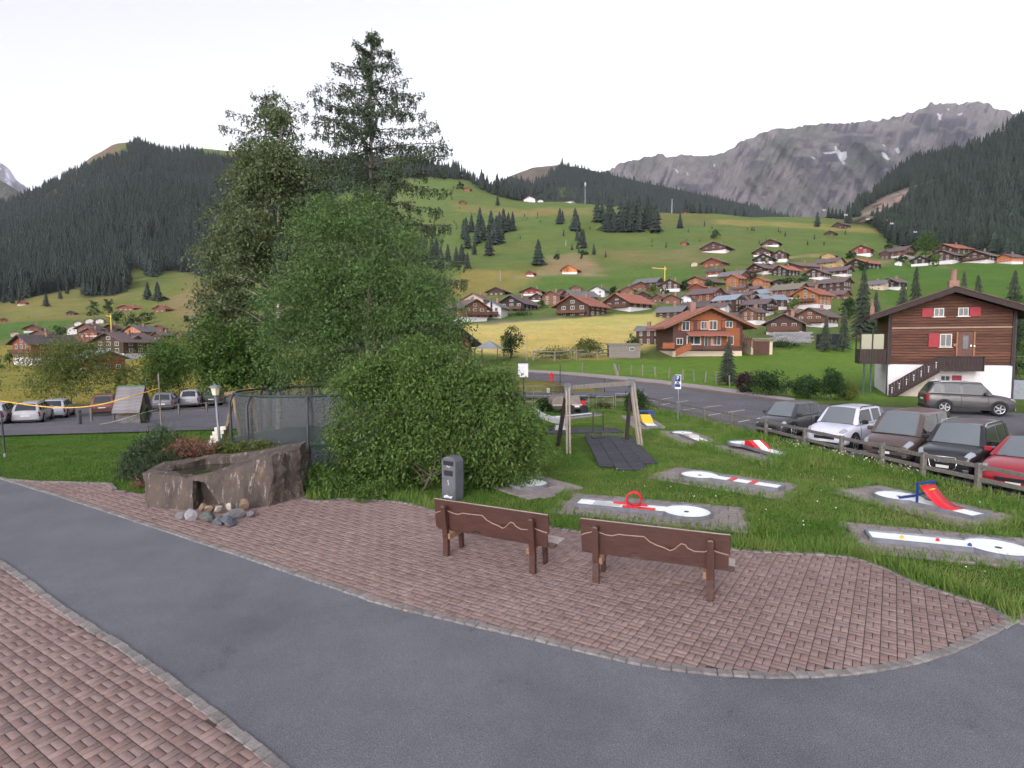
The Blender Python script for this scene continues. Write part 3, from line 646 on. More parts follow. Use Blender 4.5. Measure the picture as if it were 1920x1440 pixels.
# ---- forest masses
def forest(name, poly, step, hm, label, hole=(), depth=None, seed=1):
    r_ = np.random.default_rng(seed); us = [p[0] for p in poly]; vs_ = [p[1] for p in poly]
    n_ = int((max(us)-min(us))*(max(vs_)-min(vs_))/step)
    u = r_.uniform(min(us), max(us), n_); v = r_.uniform(min(vs_), max(vs_), n_); k = inpoly(u, v, poly)
    for h in hole: k &= ~inpoly(u, v, h)
    k &= fbm(u/13, v/13, 3) < 0.40
    u, v = u[k], v[k]; P = np.array([T(a, b, 200) for a, b in zip(u, v)]) if depth is None else np.array([depth(a, b) for a, b in zip(u, v)])
    me = bpy.data.meshes.new(name); me.vertices.add(len(P)); me.vertices.foreach_set('co', P.astype(np.float32).ravel()); me.update()
    s = hm*r_.uniform(0.5, 1.0, len(P))*(1+.55*fbm(u/22, v/22, 2))*np.where(r_.random(len(P)) < .08, 1.35, 1); at2 = me.attributes.new('sc', 'FLOAT', 'POINT'); at2.data.foreach_set('value', s.astype(np.float32))
    o = link(name, me); tag(o, label, kind='stuff')
    ng = bpy.data.node_groups.new(name, 'GeometryNodeTree'); ng.interface.new_socket('Geometry', in_out='INPUT', socket_type='NodeSocketGeometry'); ng.interface.new_socket('Geometry', in_out='OUTPUT', socket_type='NodeSocketGeometry')
    N_ = ng.nodes; Lk = ng.links; gi = N_.new('NodeGroupInput'); go = N_.new('NodeGroupOutput'); ip = N_.new('GeometryNodeInstanceOnPoints'); jn = N_.new('GeometryNodeJoinGeometry')
    for src in FOREST_SRC:
        oi = N_.new('GeometryNodeObjectInfo'); oi.inputs[0].default_value = src; oi.inputs['As Instance'].default_value = True; g2 = N_.new('GeometryNodeGeometryToInstance'); Lk.new(oi.outputs['Geometry'], g2.inputs[0]); Lk.new(g2.outputs[0], jn.inputs[0])
    Lk.new(gi.outputs[0], ip.inputs['Points']); Lk.new(jn.outputs[0], ip.inputs['Instance']); ip.inputs['Pick Instance'].default_value = True
    na_ = N_.new('GeometryNodeInputNamedAttribute'); na_.data_type = 'FLOAT'; na_.inputs[0].default_value = 'sc'; cx = N_.new('ShaderNodeCombineXYZ')
    for i_ in range(3): Lk.new(na_.outputs[0], cx.inputs[i_])
    Lk.new(cx.outputs[0], ip.inputs['Scale'])
    rv = N_.new('FunctionNodeRandomValue'); rv.data_type = 'FLOAT_VECTOR'; rv.inputs[0].default_value = (0, 0, 0); rv.inputs[1].default_value = (0.05, 0.05, 6.28); Lk.new(rv.outputs[0], ip.inputs['Rotation'])
    Lk.new(ip.outputs[0], go.inputs[0]); md = o.modifiers.new('trees', 'NODES'); md.node_group = ng
FOREST_SRC = []
for me_ in sp_far:
    for o in C.objects:
        if o.data is me_ and o.parent: FOREST_SRC.append(o); break
forest('left_forest', F_LEFT, 8, 20, 'dark spruce forest covering the left mountain', seed=2)
forest('lower_forest', F_CLUMP, 14, 23, 'spruce wood running down the left slope', seed=3)
forest('ridge_forest', F_RIDGE, 9, 21, 'spruce forest along the ridge behind the hotel', seed=4)
forest('right_forest', F_RIGHT, 10, 18, 'dark spruce forest on the right mountain', hole=(CLIFF, [(a, b+12) for a, b in CLIFF], F_TOPM), seed=5)
forest('hillside_scrub', [(830,370),(960,400),(1120,405),(1300,420),(1640,440),(1640,470),(1300,460),(1040,500),(860,470)], 900, 5, 'small scattered scrub on the hillside meadows', seed=9)
_cu = [p[0] for p in MIDCREST]; _cv = [p[1] for p in MIDCREST]
def middepth(u, v):
    vc = np.interp(u, _cu, _cv); r = np.clip((v-vc)/(440-vc), 0, 1); return at(u, v, 2300-600*r-14)
forest('mid_forest', [(880,362),(930,347),(1012,318),(1050,312),(1085,316),(1130,327),(1200,343),(1300,364),(1400,386),(1500,414),(1400,415),(1280,408),(1180,396),(1100,388),(1020,384),(960,372)], 7, 24, 'distant spruce forest on the middle ridge', hole=(BARE,), depth=middepth, seed=6)

# ---- leafy trees
def crown_cloud(blobs, n_, clump=0.35, shell=0.55, per=45, flat=.32):
    """leaves gathered in flat drooping sprays through the crown's volume; smaller lobes break the outline"""
    bl = []
    for b in blobs:
        bl.append(b)
        for _ in range(5):
            d = unit(rng.normal(size=3)); k = rng.uniform(.28, .48); e = np.array(b[:3])+d*np.array(b[3:6])*rng.uniform(.75, 1.05); bl.append((e[0], e[1], e[2], b[3]*k, b[4]*k, b[5]*k*.8))
    vol = np.array([b[3]*b[4]*b[5] for b in bl])**0.72; cnt = rng.multinomial(max(1, n_//per), vol/vol.sum()); P = []; O = []
    for b, k in zip(bl, cnt):
        if not k: continue
        d = unit(rng.normal(size=(k, 3))); r = (shell + (1-shell)*rng.random(k))*rng.uniform(0.8, 1.1, k)
        c = np.array(b[:3]) + d*r[:, None]*np.array(b[3:6]); sz = rng.uniform(.55, 1.35, k)
        g = rng.normal(size=(k, per, 3))*clump*sz[:, None, None]*np.array([1, 1, flat])
        slope = d[:, None, :2]*-.55 + rng.normal(0, .3, (k, 1, 2)); g[..., 2] += (g[..., :2]*slope).sum(-1)
        P.append((c[:, None]+g).reshape(-1, 3)); O.append(np.repeat(d, per, 0))
    return np.concatenate(P), np.concatenate(O)
def px_blobs(lst):
    out = []
    for b in lst:
        u, v, ru, rv, Y = b[:5]; c = at(u, v, Y); k = Y/FPX
        out.append((c.x, c.y, c.z, ru*k, (b[5] if len(b) > 5 else ru*k), rv*k))
    return out
def leafy_tree(name, base, blobs, n_, leaf, mat, bark, label, cat='tree', clump=0.35, trunk_r=0.12, group=None, droop=0.35, limbs=14, per=45, trunk_to=None, shell=0.55, part='crown'):
    base = Vector(base); root = empty(name, base, 0, label, cat, group)
    B = [(b[0]-base.x, b[1]-base.y, b[2]-base.z)+tuple(b[3:]) for b in blobs]
    P, O = crown_cloud(B, n_, clump, shell, per)
    k = P[:, 2] > 0.05; P, O = P[k], O[k]
    D = O*0.5 + rng.normal(size=P.shape)*0.6 + np.array([0, 0, -droop])
    s = rng.uniform(0.5, 1.4, len(P)); Nn = rng.normal(size=P.shape)*0.7 + np.array([0, 0, 1.0])
    link(part, leafmesh(part, P, D, leaf[0]*s, leaf[1]*s, mat, Nn), root)
    if trunk_r:
        mb = MB(); top = max(b[2]+b[5]*0.6 for b in B); tc = max(B, key=lambda b: b[3]*b[5])
        tx, ty_ = (trunk_to[0]-base.x, trunk_to[1]-base.y) if trunk_to else (tc[0], tc[1]); zt = top*(.92 if cat == 'tree' else .6)
        pts = [(tx*t**1.3+0.06*math.sin(7*t), ty_*t**1.3, zt*t-0.1*(1-t)) for t in np.linspace(0, 1, 8)]
        mb.tube(pts, [trunk_r*(1-0.85*t)+0.008 for t in np.linspace(0, 1, 8)], 8)
        for j in range(limbs):
            b = B[j % len(B)]; t = min(0.85, max(0.12, (b[2]-0.4*b[5])/zt)); s0 = Vector(pts[0]).lerp(Vector(pts[-1]), t); s0 = Vector((tx*t**1.3, ty_*t**1.3, zt*t))
            e = Vector(b[:3]) + Vector((random.uniform(-.6, .6)*b[3], random.uniform(-.6, .6)*b[4], random.uniform(-.2, .7)*b[5])); mid_ = s0.lerp(e, .5)+Vector((0, 0, .08*(e-s0).length))
            mb.tube([s0, mid_, e], [trunk_r*.34*(1-t)+.012, trunk_r*.2*(1-t)+.008, .005], 5)
        mb.build('trunk', bark, root, True)
    return root
BUSHL = leafmat('bush_leaves', col(100, 126, 60), col(54, 80, 42)); ROWANL = leafmat('rowan_leaves', col(106, 134, 76), col(70, 100, 56))
BIRCHL = leafmat('birch_leaves', col(102, 114, 76), col(70, 86, 58)); HAZELL = leafmat('hazel_leaves', col(92, 122, 54), col(62, 92, 44))
LARCHL = leafmat('larch_needles', col(76, 90, 64), col(50, 64, 50), 0.12); WILLOWL = leafmat('willow_leaves', col(112, 124, 60), col(74, 92, 46))
DARKL = leafmat('dark_leaves', col(62, 88, 46), col(40, 64, 36)); PURPL = leafmat('purple_leaves', col(72, 48, 52), col(48, 36, 42)); OLIVEL = leafmat('olive_leaves', col(112, 122, 58), col(78, 92, 46))
JUNIL = leafmat('juniper_needles', col(66, 82, 52), col(46, 60, 44), 0.0); DEADL = leafmat('dead_twigs', col(124, 84, 68), col(92, 64, 56), 0.0)

# the big larch and its neighbour behind the birch
def larch(base, top, prof, n_br, label, tw=(0.3, 0.85), lo=0.0, seed=1, r0=0.24, dens=1.0, wind=0.0):
    r_ = np.random.default_rng(seed); base = Vector(base); root = empty('larch_tree', base, 0, label, 'tree'); Ht = top.z-base.z; off = Vector((top.x-base.x, top.y-base.y))
    cx = lambda t: np.array([off.x*t, off.y*t, Ht*t])
    mb = MB().tube([cx(t) + np.array([0, 0, -0.1*(1-t)]) for t in np.linspace(0, 1, 10)], [r0*(1-t)**.9+.01 for t in np.linspace(0, 1, 10)], 9); P = []; D = []
    zs = [p[0] for p in prof]; rs = [p[1] for p in prof]; a = 0; t = lo
    tiers = []
    while t < .985: tiers.append(t); t += .036+.016*(1-t)
    per_ = max(3, n_br//len(tiers))
    lv = [q + r_.normal(0, .005) for q in tiers for _ in range(per_ if q < .9 else max(3, per_-2))]
    for t in lv:
        t = min(t, .99); Rr = np.interp(t, zs, rs)*(r_.uniform(0.92, 1.16) if r_.random() < .7 else r_.uniform(.55, .9)); a += 2.4 + r_.normal(0, .3); c = cx(t); d = np.array([math.cos(a), math.sin(a), 0]); m_ = 8
        up = 0.16*t+.02; s = np.linspace(0, 1, m_)[:, None]; dr = .30-.20*t
        path = c + d*Rr*s + np.array([0, 0, 1])*Rr*(up*s - dr*s**2 + 0.10*s**5) + np.cumsum(r_.normal(0, .012*Rr, (m_, 3)), 0)*np.array([1, 1, .6])
        mb.tube(path, [0.05*(1-t)+.016]+[(0.045*(1-t)+.014)*(1-i/m_) for i in range(1, m_)], 4, False)
        k = int((7+30*Rr/3)*dens); q = r_.random(k)**.62; i_ = np.minimum((q*(m_-1)).astype(int), m_-2); f_ = (q*(m_-1)-i_)[:, None]; pt = path[i_]*(1-f_)+path[i_+1]*f_
        side = np.cross(d, [0, 0, 1]); pt = pt + side*r_.normal(0, .07*Rr+.02, k)[:, None]*(0.3+q[:, None])
        for p_ in pt:
            ln = r_.uniform(*tw)*(0.36+0.64*(1-t)); nn = int(7+17*ln); ss = r_.random(nn)[:, None]
            sw = r_.normal(0, .14, 2); line = p_ + ss*np.array([sw[0]*ln, sw[1]*ln, -ln]); P.append(line + r_.normal(0, .016, (nn, 3)))
            D.append(np.concatenate([r_.normal(0, .5, (nn, 2)), -np.abs(r_.normal(.7, .5, (nn, 1)))], 1))
        nn = int(20+30*Rr); q = r_.random(nn); i_ = np.minimum((q*(m_-1)).astype(int), m_-2); f_ = (q*(m_-1)-i_)[:, None]; P.append(path[i_]*(1-f_)+path[i_+1]*f_ + r_.normal(0, .035, (nn, 3))); D.append(r_.normal(0, 1, (nn, 3))*np.array([1, 1, .5]))
    P = np.concatenate(P); D = np.concatenate(D); s = r_.uniform(.7, 1.3, len(P))
    link('crown', leafmesh('crown', P, D, .14*s, .043*s, LARCHL), root); mb.build('trunk', BARK_G, root, True)
    return root
b_ = Vector((at(690, 700, 30).x, 30, hz(at(690, 700, 30).x, 30))); larch(b_, at(697, 52, 30), [(0, 4.4), (.25, 5.0), (.4, 4.8), (.5, 4.4), (.62, 3.7), (.70, 3.6), (.74, 3.2), (.81, 2.55), (.88, 1.75), (.94, 1.0), (.975, .45), (1, .08)], 200, 'tall open larch with tiered drooping branches rising above all other trees', lo=.16, seed=3)
b_ = Vector((at(500, 700, 34).x, 34, hz(at(500, 700, 34).x, 34))); larch(b_, at(497, 168, 34), [(0, 4.0), (.4, 4.0), (.6, 3.2), (.75, 2.4), (.86, 2.2), (.94, 1.8), (1, .4)], 80, 'ragged larch top rising out of the birch foliage', lo=.4, seed=8, dens=.8)
b_ = T(520, 790, 20); b_ = Vector((at(520, 700, 31).x, 31, hz(at(520, 700, 31).x, 31)))
leafy_tree('birch_tree', b_, px_blobs([(500,400,88,105,31),(450,520,66,90,31),(530,325,58,62,31),(518,252,44,48,31),(560,460,70,80,31),(432,600,55,60,31),(585,350,36,60,31),(440,440,46,66,31),(520,205,26,30,31),(408,560,38,52,31),(470,330,40,60,31),(480,640,60,50,31)]), 62000, (.14, .085), BIRCHL, BIRCHB, 'tall birch with grey green drooping foliage left of the larch', clump=.30, trunk_r=.17, droop=.8, limbs=20, trunk_to=tuple(at(528, 300, 31))[:2])
b_ = Vector((at(680, 700, 22).x, 22, hz(at(680, 700, 22).x, 22)))
leafy_tree('rowan_tree', b_, px_blobs([(640,475,105,85,22),(600,560,100,85,22),(705,560,120,95,22),(570,640,85,75,22),(680,655,125,85,22),(785,600,85,78,22),(620,415,60,45,22),(690,415,62,48,22),(810,670,56,50,22),(520,590,40,58,22),(530,690,56,36,22),(750,480,60,60,22),(840,610,40,45,22)]), 92000, (.105, .045), ROWANL, BARK_G, 'broad bright green rowan in front of the larch and birch', clump=.27, trunk_r=.14, droop=.3, limbs=22)
leafy_tree('hazel_bush', T(455, 790, 20) if False else (at(455, 700, 27).x, 27, hz(at(455, 700, 27).x, 27)), px_blobs([(430,680,58,46,27),(392,640,36,46,27),(480,700,56,36,27),(455,640,50,40,27),(410,710,40,30,27)]), 15000, (.13, .09), HAZELL, BARK, 'leafy hazel bush below the birch beside the trampoline', 'bush', clump=.25, trunk_r=.06)
leafy_tree('broad_bush', G(790, 922), px_blobs([(700,795,84,112,15.6,1.1),(790,790,110,90,15.4,1.1),(880,800,104,100,15.2,1.0),(940,830,66,80,15.0,.8),(760,868,110,58,15.1,.9),(935,728,44,46,15.6,.6),(690,715,48,56,16.2,.8),(845,690,60,50,16,.8),(640,850,36,62,15.4,.6),(938,880,46,40,14.9,.6),(880,880,76,46,15.0,.7),(770,690,56,56,16.2,.8),(985,822,36,52,15,.5),(965,870,40,36,14.9,.5),(905,770,40,60,15.2,.6),(800,720,50,30,15.6,.7)]), 98000, (.095, .042), BUSHL, BARK, 'dense broad green bush behind the waste bin', 'bush', clump=.16, trunk_r=.03, droop=.55, limbs=24, per=26, shell=.55)
# middle distance shrubs and trees
def shrub(u, vb, w, h, n_, mat, label, name='bush', cat='bush', leaf=None, group=None, Y=None, trunk=.04, k=3, asp=1.0, clump=None):
    p = T(u, vb) if Y is None else Vector((at(u, 650, Y).x, Y, hz(at(u, 650, Y).x, Y))); s = p.y/FPX; W_ = w*s/2; H_ = h*s; r_ = random.Random(int(u*7+vb)); bl = []
    for i in range(k+2):
        bl.append((p.x+r_.uniform(-.5, .5)*W_, p.y+r_.uniform(-.4, .4)*W_, p.z+H_*r_.uniform(.35, .68), W_*r_.uniform(.42, .62), W_*r_.uniform(.42, .6), H_*r_.uniform(.26, .36)))
    bl.append((p.x, p.y, p.z+H_*.42, W_*.86, W_*.8, H_*.36)); bl.append((p.x+.1*W_, p.y, p.z+H_*.72, W_*.5, W_*.5, H_*.26))
    lf = leaf or (max(.10, 2.6*s), max(.05, 1.6*s))
    return leafy_tree(name, p, bl, n_, lf, mat, BARK, label, cat, clump=clump or max(.12, W_*.16), trunk_r=trunk, group=group, limbs=8, per=30)
shrub(128, 780, 175, 130, 17000, WILLOWL, 'large olive green willow bush behind the silver hatchback', leaf=(.2, .085), Y=54, k=8)
shrub(-20, 790, 60, 150, 2500, HAZELL, 'bush cut off by the left edge of the picture', Y=44)
shrub(332, 765, 140, 130, 16000, HAZELL, 'dark green bush with many stems behind the silver SUV', leaf=(.23, .12), Y=64, k=8)
shrub(232, 745, 70, 80, 3000, WILLOWL, 'low bush behind the reddish brown car', Y=56)
shrub(390, 760, 50, 90, 3000, OLIVEL, 'yellow green bush at the end of the left car row', Y=58)
shrub(958, 672, 50, 60, 3800, DARKL, 'round dark green tree on the yellow meadow', 'round_tree', 'tree', trunk=.18)
shrub(1098, 671, 64, 38, 3600, OLIVEL, 'low spreading bush at the edge of the yellow meadow')
shrub(1040, 673, 90, 20, 2400, OLIVEL, 'low scrub between the round tree and the wooden shed')
shrub(1185, 660, 34, 34, 1600, DARKL, 'small tree beside the grey wooden shed', trunk=.08)
shrub(1735, 488, 46, 58, 2600, HAZELL, 'large bright green broadleaf tree among the upper right chalets', 'broadleaf_tree', 'tree', trunk=.3)
for (u, vb, w, h, mt, lab) in ((1397,738,34,42,PURPL,'dark purple leaved shrub beside the small spruce'), (1440,743,80,48,DARKL,'wide dark green hedge bush behind the roadside wire fence'), (1512,747,50,46,DARKL,'round hedge bush left of the tallest roadside shrub'), (1556,752,46,64,DARKL,'tallest shrub of the roadside hedge'), (1590,750,34,36,OLIVEL,'loose brownish shrub at the hedge end by the chalet')):
    shrub(u, vb, w, h, 5200, mt, lab, leaf=(.13, .07))
p = T(1364, 722); spruce(p, 84*p.y/FPX, 'young bushy spruce at the roadside fence in front of the brown chalet', None, True, 1.45)
for (u, vb, vt, wd, lab) in ((1616,640,500,1.0,'tall dark spruce behind the right end of the village'), (1640,640,545,1.3,'broad dark spruce just left of the log chalet'), (1582,652,572,1.15,'mid green spruce at the edge of the lawn by the far trampoline'), (1548,655,590,1.1,'small brownish spruce beside the far trampoline'), (1713,560,498,.9,'slim spruce rising above the log chalet roof'), (1690,600,530,1.1,'short spruce tucked behind the log chalet roof'), (1802,570,508,.9,'slim spruce behind the chimney of the log chalet'), (1829,580,514,1.1,'second spruce right of the log chalet chimney'), (1897,590,505,1.2,'tall spruce at the right edge behind the log chalet')):
    p = T(u, 660 if vb > 640 else vb); Y = p.y
    if vb < 640 and u > 1680: Y = 95.0
    if u in (1616, 1640): Y = 105.0
    q = Vector((at(u, 640, Y).x, Y, 0)); q.z = hz(q.x, q.y); tz = at(u, vt, Y).z; spruce(q, tz-q.z, lab, None, True, wd*.9)
shrub(1905, 760, 70, 190, 9000, DARKL, 'dark broadleaf tree beside the right wall of the log chalet', 'broadleaf_tree', 'tree', Y=44, trunk=.12)
shrub(1860, 600, 70, 60, 3000, DARKL, 'leafy tree crown behind the right roof slope of the log chalet', 'broadleaf_tree', 'tree', Y=80, trunk=.15)
shrub(1590, 600, 40, 45, 2200, DARKL, 'dark green tree beside the orange chalet in the village', 'broadleaf_tree', 'tree', trunk=.15)
for (u, vb, w, h, mt, lab) in ((1328,545,22,22,DARKL,'small tree between the upper village roofs above the crane'), (1411,540,26,34,PURPL,'copper leaved tree between two orange chalets'), (1437,512,22,24,DARKL,'small round tree beside the orange roofed dark chalet'), (1508,540,28,26,DARKL,'round tree on the green slope inside the village'), (1480,535,40,16,DARKL,'low hedge on the green slope inside the village'), (1488,585,30,34,HAZELL,'leafy tree in front of the large barn'), (1390,585,16,16,HAZELL,'small tree by the blue roofed barn'), (1283,545,18,20,DARKL,'tree beside the left village chalet'), (1247,560,22,18,DARKL,'low trees at the left end of the village'), (1225,552,16,18,OLIVEL,'yellowish tree by the grey roofed houses'), (1014,577,18,16,HAZELL,'small bush right of the black chalet'), (1150,552,16,18,DARKL,'tree between the red roofed chalets'),
                               (112,635,28,30,DARKL,'dark round tree left of the farm barns'), (176,598,26,40,DARKL,'tall round tree on the left slope'), (203,590,22,34,DARKL,'round tree beside the tall one on the left slope'), (222,606,26,26,DARKL,'left tree of the low grove above the orange house'), (246,612,30,26,DARKL,'middle tree of the low grove above the orange house'), (272,608,34,24,DARKL,'right tree of the low grove above the orange house'), (350,606,10,16,DARKL,'small tree by the hut at the right end of the left slope'), (18,680,18,22,DARKL,'tree at the left end of the grey roofed chalet'),
                               (1595,485,16,14,DARKL,'bluish tree left of the big red brown chalet'), (1667,480,16,30,DARKL,'conifer shaped tree right of the big red brown chalet'), (1620,508,18,18,DARKL,'round tree below the red brown chalet'), (1690,492,24,14,DARKL,'low tree beside the upper right chalets'), (1755,500,20,26,HAZELL,'tree left of the dark chalet row'), (1815,492,18,18,HAZELL,'tree between the two dark chalets')):
    shrub(u, vb, w, h, 700, mt, lab, 'broadleaf_tree', 'tree', trunk=.12, k=2)
shrub(1095, 478, 18, 8, 400, DARKL, 'low bushes below the hilltop clump')
shrub(1062, 513, 14, 16, 500, HAZELL, 'round tree behind the orange hillside house', 'broadleaf_tree', 'tree')
shrub(1044, 487, 14, 12, 400, DARKL, 'round bush above the orange hillside house')
shrub(1340, 447, 20, 16, 500, DARKL, 'dark bush alone on the hillside above the village')
shrub(862, 354, 16, 12, 400, DARKL, 'dark bush on the meadow below the ridge forest')
# ================================================================== benches
WOOD_D = M('bench_wood', col(78, 49, 42), col(58, 37, 32), 0.42, 5, 0.3, stretch=(1, 8, 8), spec=.5)
WOOD_P = M('bench_pale_wood', col(150, 116, 90), col(112, 84, 66), 0.7, 6, 0.3)
WOOD_S = M('bench_seat_wood', col(176, 160, 160), col(140, 122, 120), 0.5, 5, 0.3, stretch=(1, 8, 8))
WOOD_G = M('weathered_wood', col(138, 130, 124), col(98, 92, 86), 0.9, 6, 0.5, stretch=(4, 4, .6))
METAL_G = M('grey_metal', col(124, 128, 136), col(104, 108, 116), 0.5, 5, metal=.3)
METAL_D = M('dark_metal', col(62, 64, 70), col(48, 50, 56), 0.5, 5)
WAVE = [(80,.52),(130,.45),(200,.39),(270,.35),(370,.42),(450,.43),(530,.355),(600,.36),(820,.336),(880,.47),(960,.557),(1040,.60),(1110,.67),(1160,.60),(1200,.49),(1230,.417),(1270,.43),(1300,.53),(1370,.60),(1480,.58),(1540,.484),(1640,.55),(1730,.583)]
def bench(base, rz, label):
    t = empty('park_bench', base, rz, label, 'bench', 'benches on the brick paving'); Lb = 2.1; hx = 0.815
    lean = lambda z: -0.14*max(0, z-0.3)
    for s in (-1, 1):
        mb = MB(); w, d = .095, .075
        pr = [(0, .0), (.3, 0.0), (.62, lean(.62)), (.86, lean(.86)), (.885, lean(.885))]
        for (z0, y0), (z1, y1) in zip(pr[:-1], pr[1:]):
            k0 = 1.0 if z0 < .7 else .92; k1 = .55 if z1 > .87 else (1.0 if z1 < .7 else .92)
            n_ = len(mb.v)
            for z, y, k in ((z0, y0, k0), (z1, y1, k1)):
                for (a, b) in ((-1, -1), (1, -1), (1, 1), (-1, 1)): mb.v.append((s*hx+a*w/2*k, y-.05+b*d/2*k, z))
            mb.f += [(n_, n_+1, n_+5, n_+4), (n_+1, n_+2, n_+6, n_+5), (n_+2, n_+3, n_+7, n_+6), (n_+3, n_, n_+4, n_+7)]
            if z0 == 0: mb.f.append((n_, n_+3, n_+2, n_+1))
            if z1 > .87: mb.f.append((n_+4, n_+5, n_+6, n_+7))
        mb.build('leg', WOOD_D, t)
        MB().bar((s*hx, .43, 0), (s*hx, .40, .385), .085, .07).build('leg', WOOD_D, t, bevel=.006)
        MB().bar((s*(hx-.075), -.085, .35), (s*(hx-.075), .46, .372), .05, .10).build('support', WOOD_P, t, bevel=.004)
    for i in range(3): MB().box((.03, .06+.152*i+.07, .421+.006*i), (Lb+.1, .138, .036)).build('slat', WOOD_S if i else WOOD_D, t, bevel=.006)
    zt, zb = .95, .455; yb = lambda z: lean(z)+.012
    # upper board
    mb = MB(); n_ = 0
    for z in (.652, zt):
        for dy in (.034, .064): mb.v += [(-Lb/2-.02, yb(z)+dy, z), (Lb/2+.02, yb(z)+dy, z)]
    mb.f = [(0, 1, 3, 2), (4, 6, 7, 5), (0, 4, 5, 1), (2, 3, 7, 6), (0, 2, 6, 4), (1, 5, 7, 3)]
    mb.build('upper_board', WOOD_D, t, bevel=.005)
    MB().box((0, yb(zt)+.049, zt+.004), (Lb+.03, .03, .006)).build('top_edge', WOOD_S, t)
    # lower board with the mountain skyline cut into it
    xs = [(-Lb/2 + (x-80)/1650*Lb, zt-(zt-zb)*f) for x, f in WAVE]
    bot = [(Lb/2, zb)] + [(-Lb/2+Lb*f, zb+h) for f, h in ((.45, 0), (.43, .02), (.41, .052), (.385, .058), (.36, .052), (.345, .02), (.335, 0))] + [(-Lb/2, zb)]
    P2 = xs + bot; mb = MB(); m_ = len(P2)
    for dy in (0, .03):
        for (x, z) in P2: mb.v.append((x, yb(z)+dy, z))
    for i in range(m_): mb.f.append((i, (i+1) % m_, m_+(i+1) % m_, m_+i))
    bm = bmesh.new(); vsb = [bm.verts.new(p) for p in mb.v]
    for f in mb.f: bm.faces.new([vsb[i] for i in f])
    for off, flip in ((0, 0), (m_, 1)):
        fc = bm.faces.new([vsb[off+i] for i in (range(m_) if flip else reversed(range(m_)))]); bmesh.ops.triangulate(bm, faces=[fc])
    bmesh.ops.recalc_face_normals(bm, faces=bm.faces[:]); me = bpy.data.meshes.new('lower_board'); bm.to_mesh(me); bm.free(); me.materials.append(WOOD_D); lb = link('lower_board', me, t)
    mb = MB().tube([(x, yb(z)+.012, z+.004) for x, z in xs], .0105, 5); mb.build('edge_trim', M('trim_wood', col(150, 128, 116)), lb)
    return t
def two(u0, v0, u1, v1):
    a = G(u0, v0, .05); b = G(u1, v1, .05); c = (a+b)/2; return c, math.atan2(b.y-a.y, b.x-a.x)
c, a = two(840, 1040, 1002, 1072); bench(c, a, 'dark brown wooden bench with carved backrest, nearer the waste bin')
c, a = two(1120, 1090, 1330, 1122); bench(c, a, 'dark brown wooden bench with carved backrest, nearer the camera on the right')

# ================================================================== waste bin
BIN = M('bin_metal', col(98, 99, 106), col(80, 81, 88), .55, 4, .1, dirt=(5, .62, col(84, 84, 88)))
BIN_D = M('bin_dark', col(36, 36, 42)); WHITE = M('white_paint', col(226, 226, 228), col(204, 204, 208), .6)
p = G(849, 934, .02); t = empty('waste_bin', p, R(-32), 'grey metal waste bin with scribbles in front of the broad bush', 'bin'); t.scale = (.80, .85, 1.0)
prof = [(-.25, 0), (.25, 0), (.25, .90)] + [(.25*math.cos(x), .90+.12*math.sin(x)) for x in np.linspace(0, math.pi, 9)[1:-1]] + [(-.25, .90)]
MB().prism(prof, -.19, .19).build('body', BIN, t, bevel=.008)
MB().box((0, -.193, .86), (.36, .02, .10)).build('opening', BIN_D, t)
MB().box((0, -.197, .63), (.30, .03, .12)).build('ash_slot', BIN_D, t)
MB().box((0, -.192, .30), (.42, .012, .5)).build('door', BIN, t, bevel=.004)
MB().box((0, -.215, .93), (.42, .06, .02)).build('hood', BIN, t)
mb = MB().tube([(-.06, -.2, .77), (-.02, -.2, .8), (0, -.2, .76), (.04, -.2, .79), (.07, -.2, .77)], .008, 4); mb.build('scribble', WHITE, t)
mb = MB().tube([(-.03, -.201, .45), (.03, -.201, .47), (-.02, -.201, .42), (.03, -.201, .40), (-.01, -.201, .36), (.03, -.201, .35)], .007, 4); mb.build('scribble', WHITE, t)
MB().poly([(-.16, -.202, .03), (-.02, -.202, .05), (.1, -.202, .03), (.16, -.202, .10), (.04, -.202, .08), (-.05, -.202, .115), (-.17, -.202, .08)]).build('torn_sticker', WHITE, t)

# ================================================================== stone trough
STONE = M('trough_stone', col(88, 76, 68), col(54, 49, 48), .85, 2.2, .9, 9, stretch=(1.3, 1.3, .8), dirt=(3.2, .60, col(104, 84, 66)))
m_ = STONE; n = m_.node_tree.nodes; l = m_.node_tree.links; bs = n['Principled BSDF']; src = bs.inputs['Base Color'].links[0].from_socket
streak = ramp(n, l, noise(n, l, 2.4, 7, 'Object', .75, (5, 1.4, 1.0)), .56, .64); l.new(mixc(n, l, streak, src, col(138, 130, 128)), bs.inputs['Base Color'])
top = [(-8.15,13.10,.74),(-7.5,12.88,.75),(-6.8,12.72,.74),(-6.25,12.85,.80),(-5.75,12.95,.98),(-5.2,13.15,1.13),(-4.85,13.75,1.20),(-4.95,14.6,1.22),(-5.5,15.0,1.10),(-6.6,15.15,.86),(-7.6,14.95,.82),(-8.3,14.2,.78)]
botm = [(-7.8,12.75),(-7.3,12.65),(-6.75,12.55),(-6.2,12.55),(-5.7,12.6),(-5.2,12.85),(-4.72,13.75),(-4.8,14.8),(-5.4,15.2),(-6.6,15.3),(-7.6,15.0),(-8.1,14.0)]
inn = [(-7.85,13.4,.72),(-7.4,13.2,.73),(-6.9,13.05,.73),(-6.55,13.2,.77),(-6.3,13.4,.84),(-6.15,13.65,.90),(-6.1,13.95,.92),(-6.15,14.3,.92),(-6.4,14.6,.86),(-6.9,14.75,.80),(-7.5,14.6,.77),(-7.9,14.0,.74)]
org = Vector((-6.5, 13.8, .03)); t = empty('stone_trough', org, 0, 'massive rough stone water trough with raised right end', 'fountain')
bm = bmesh.new(); rings = []
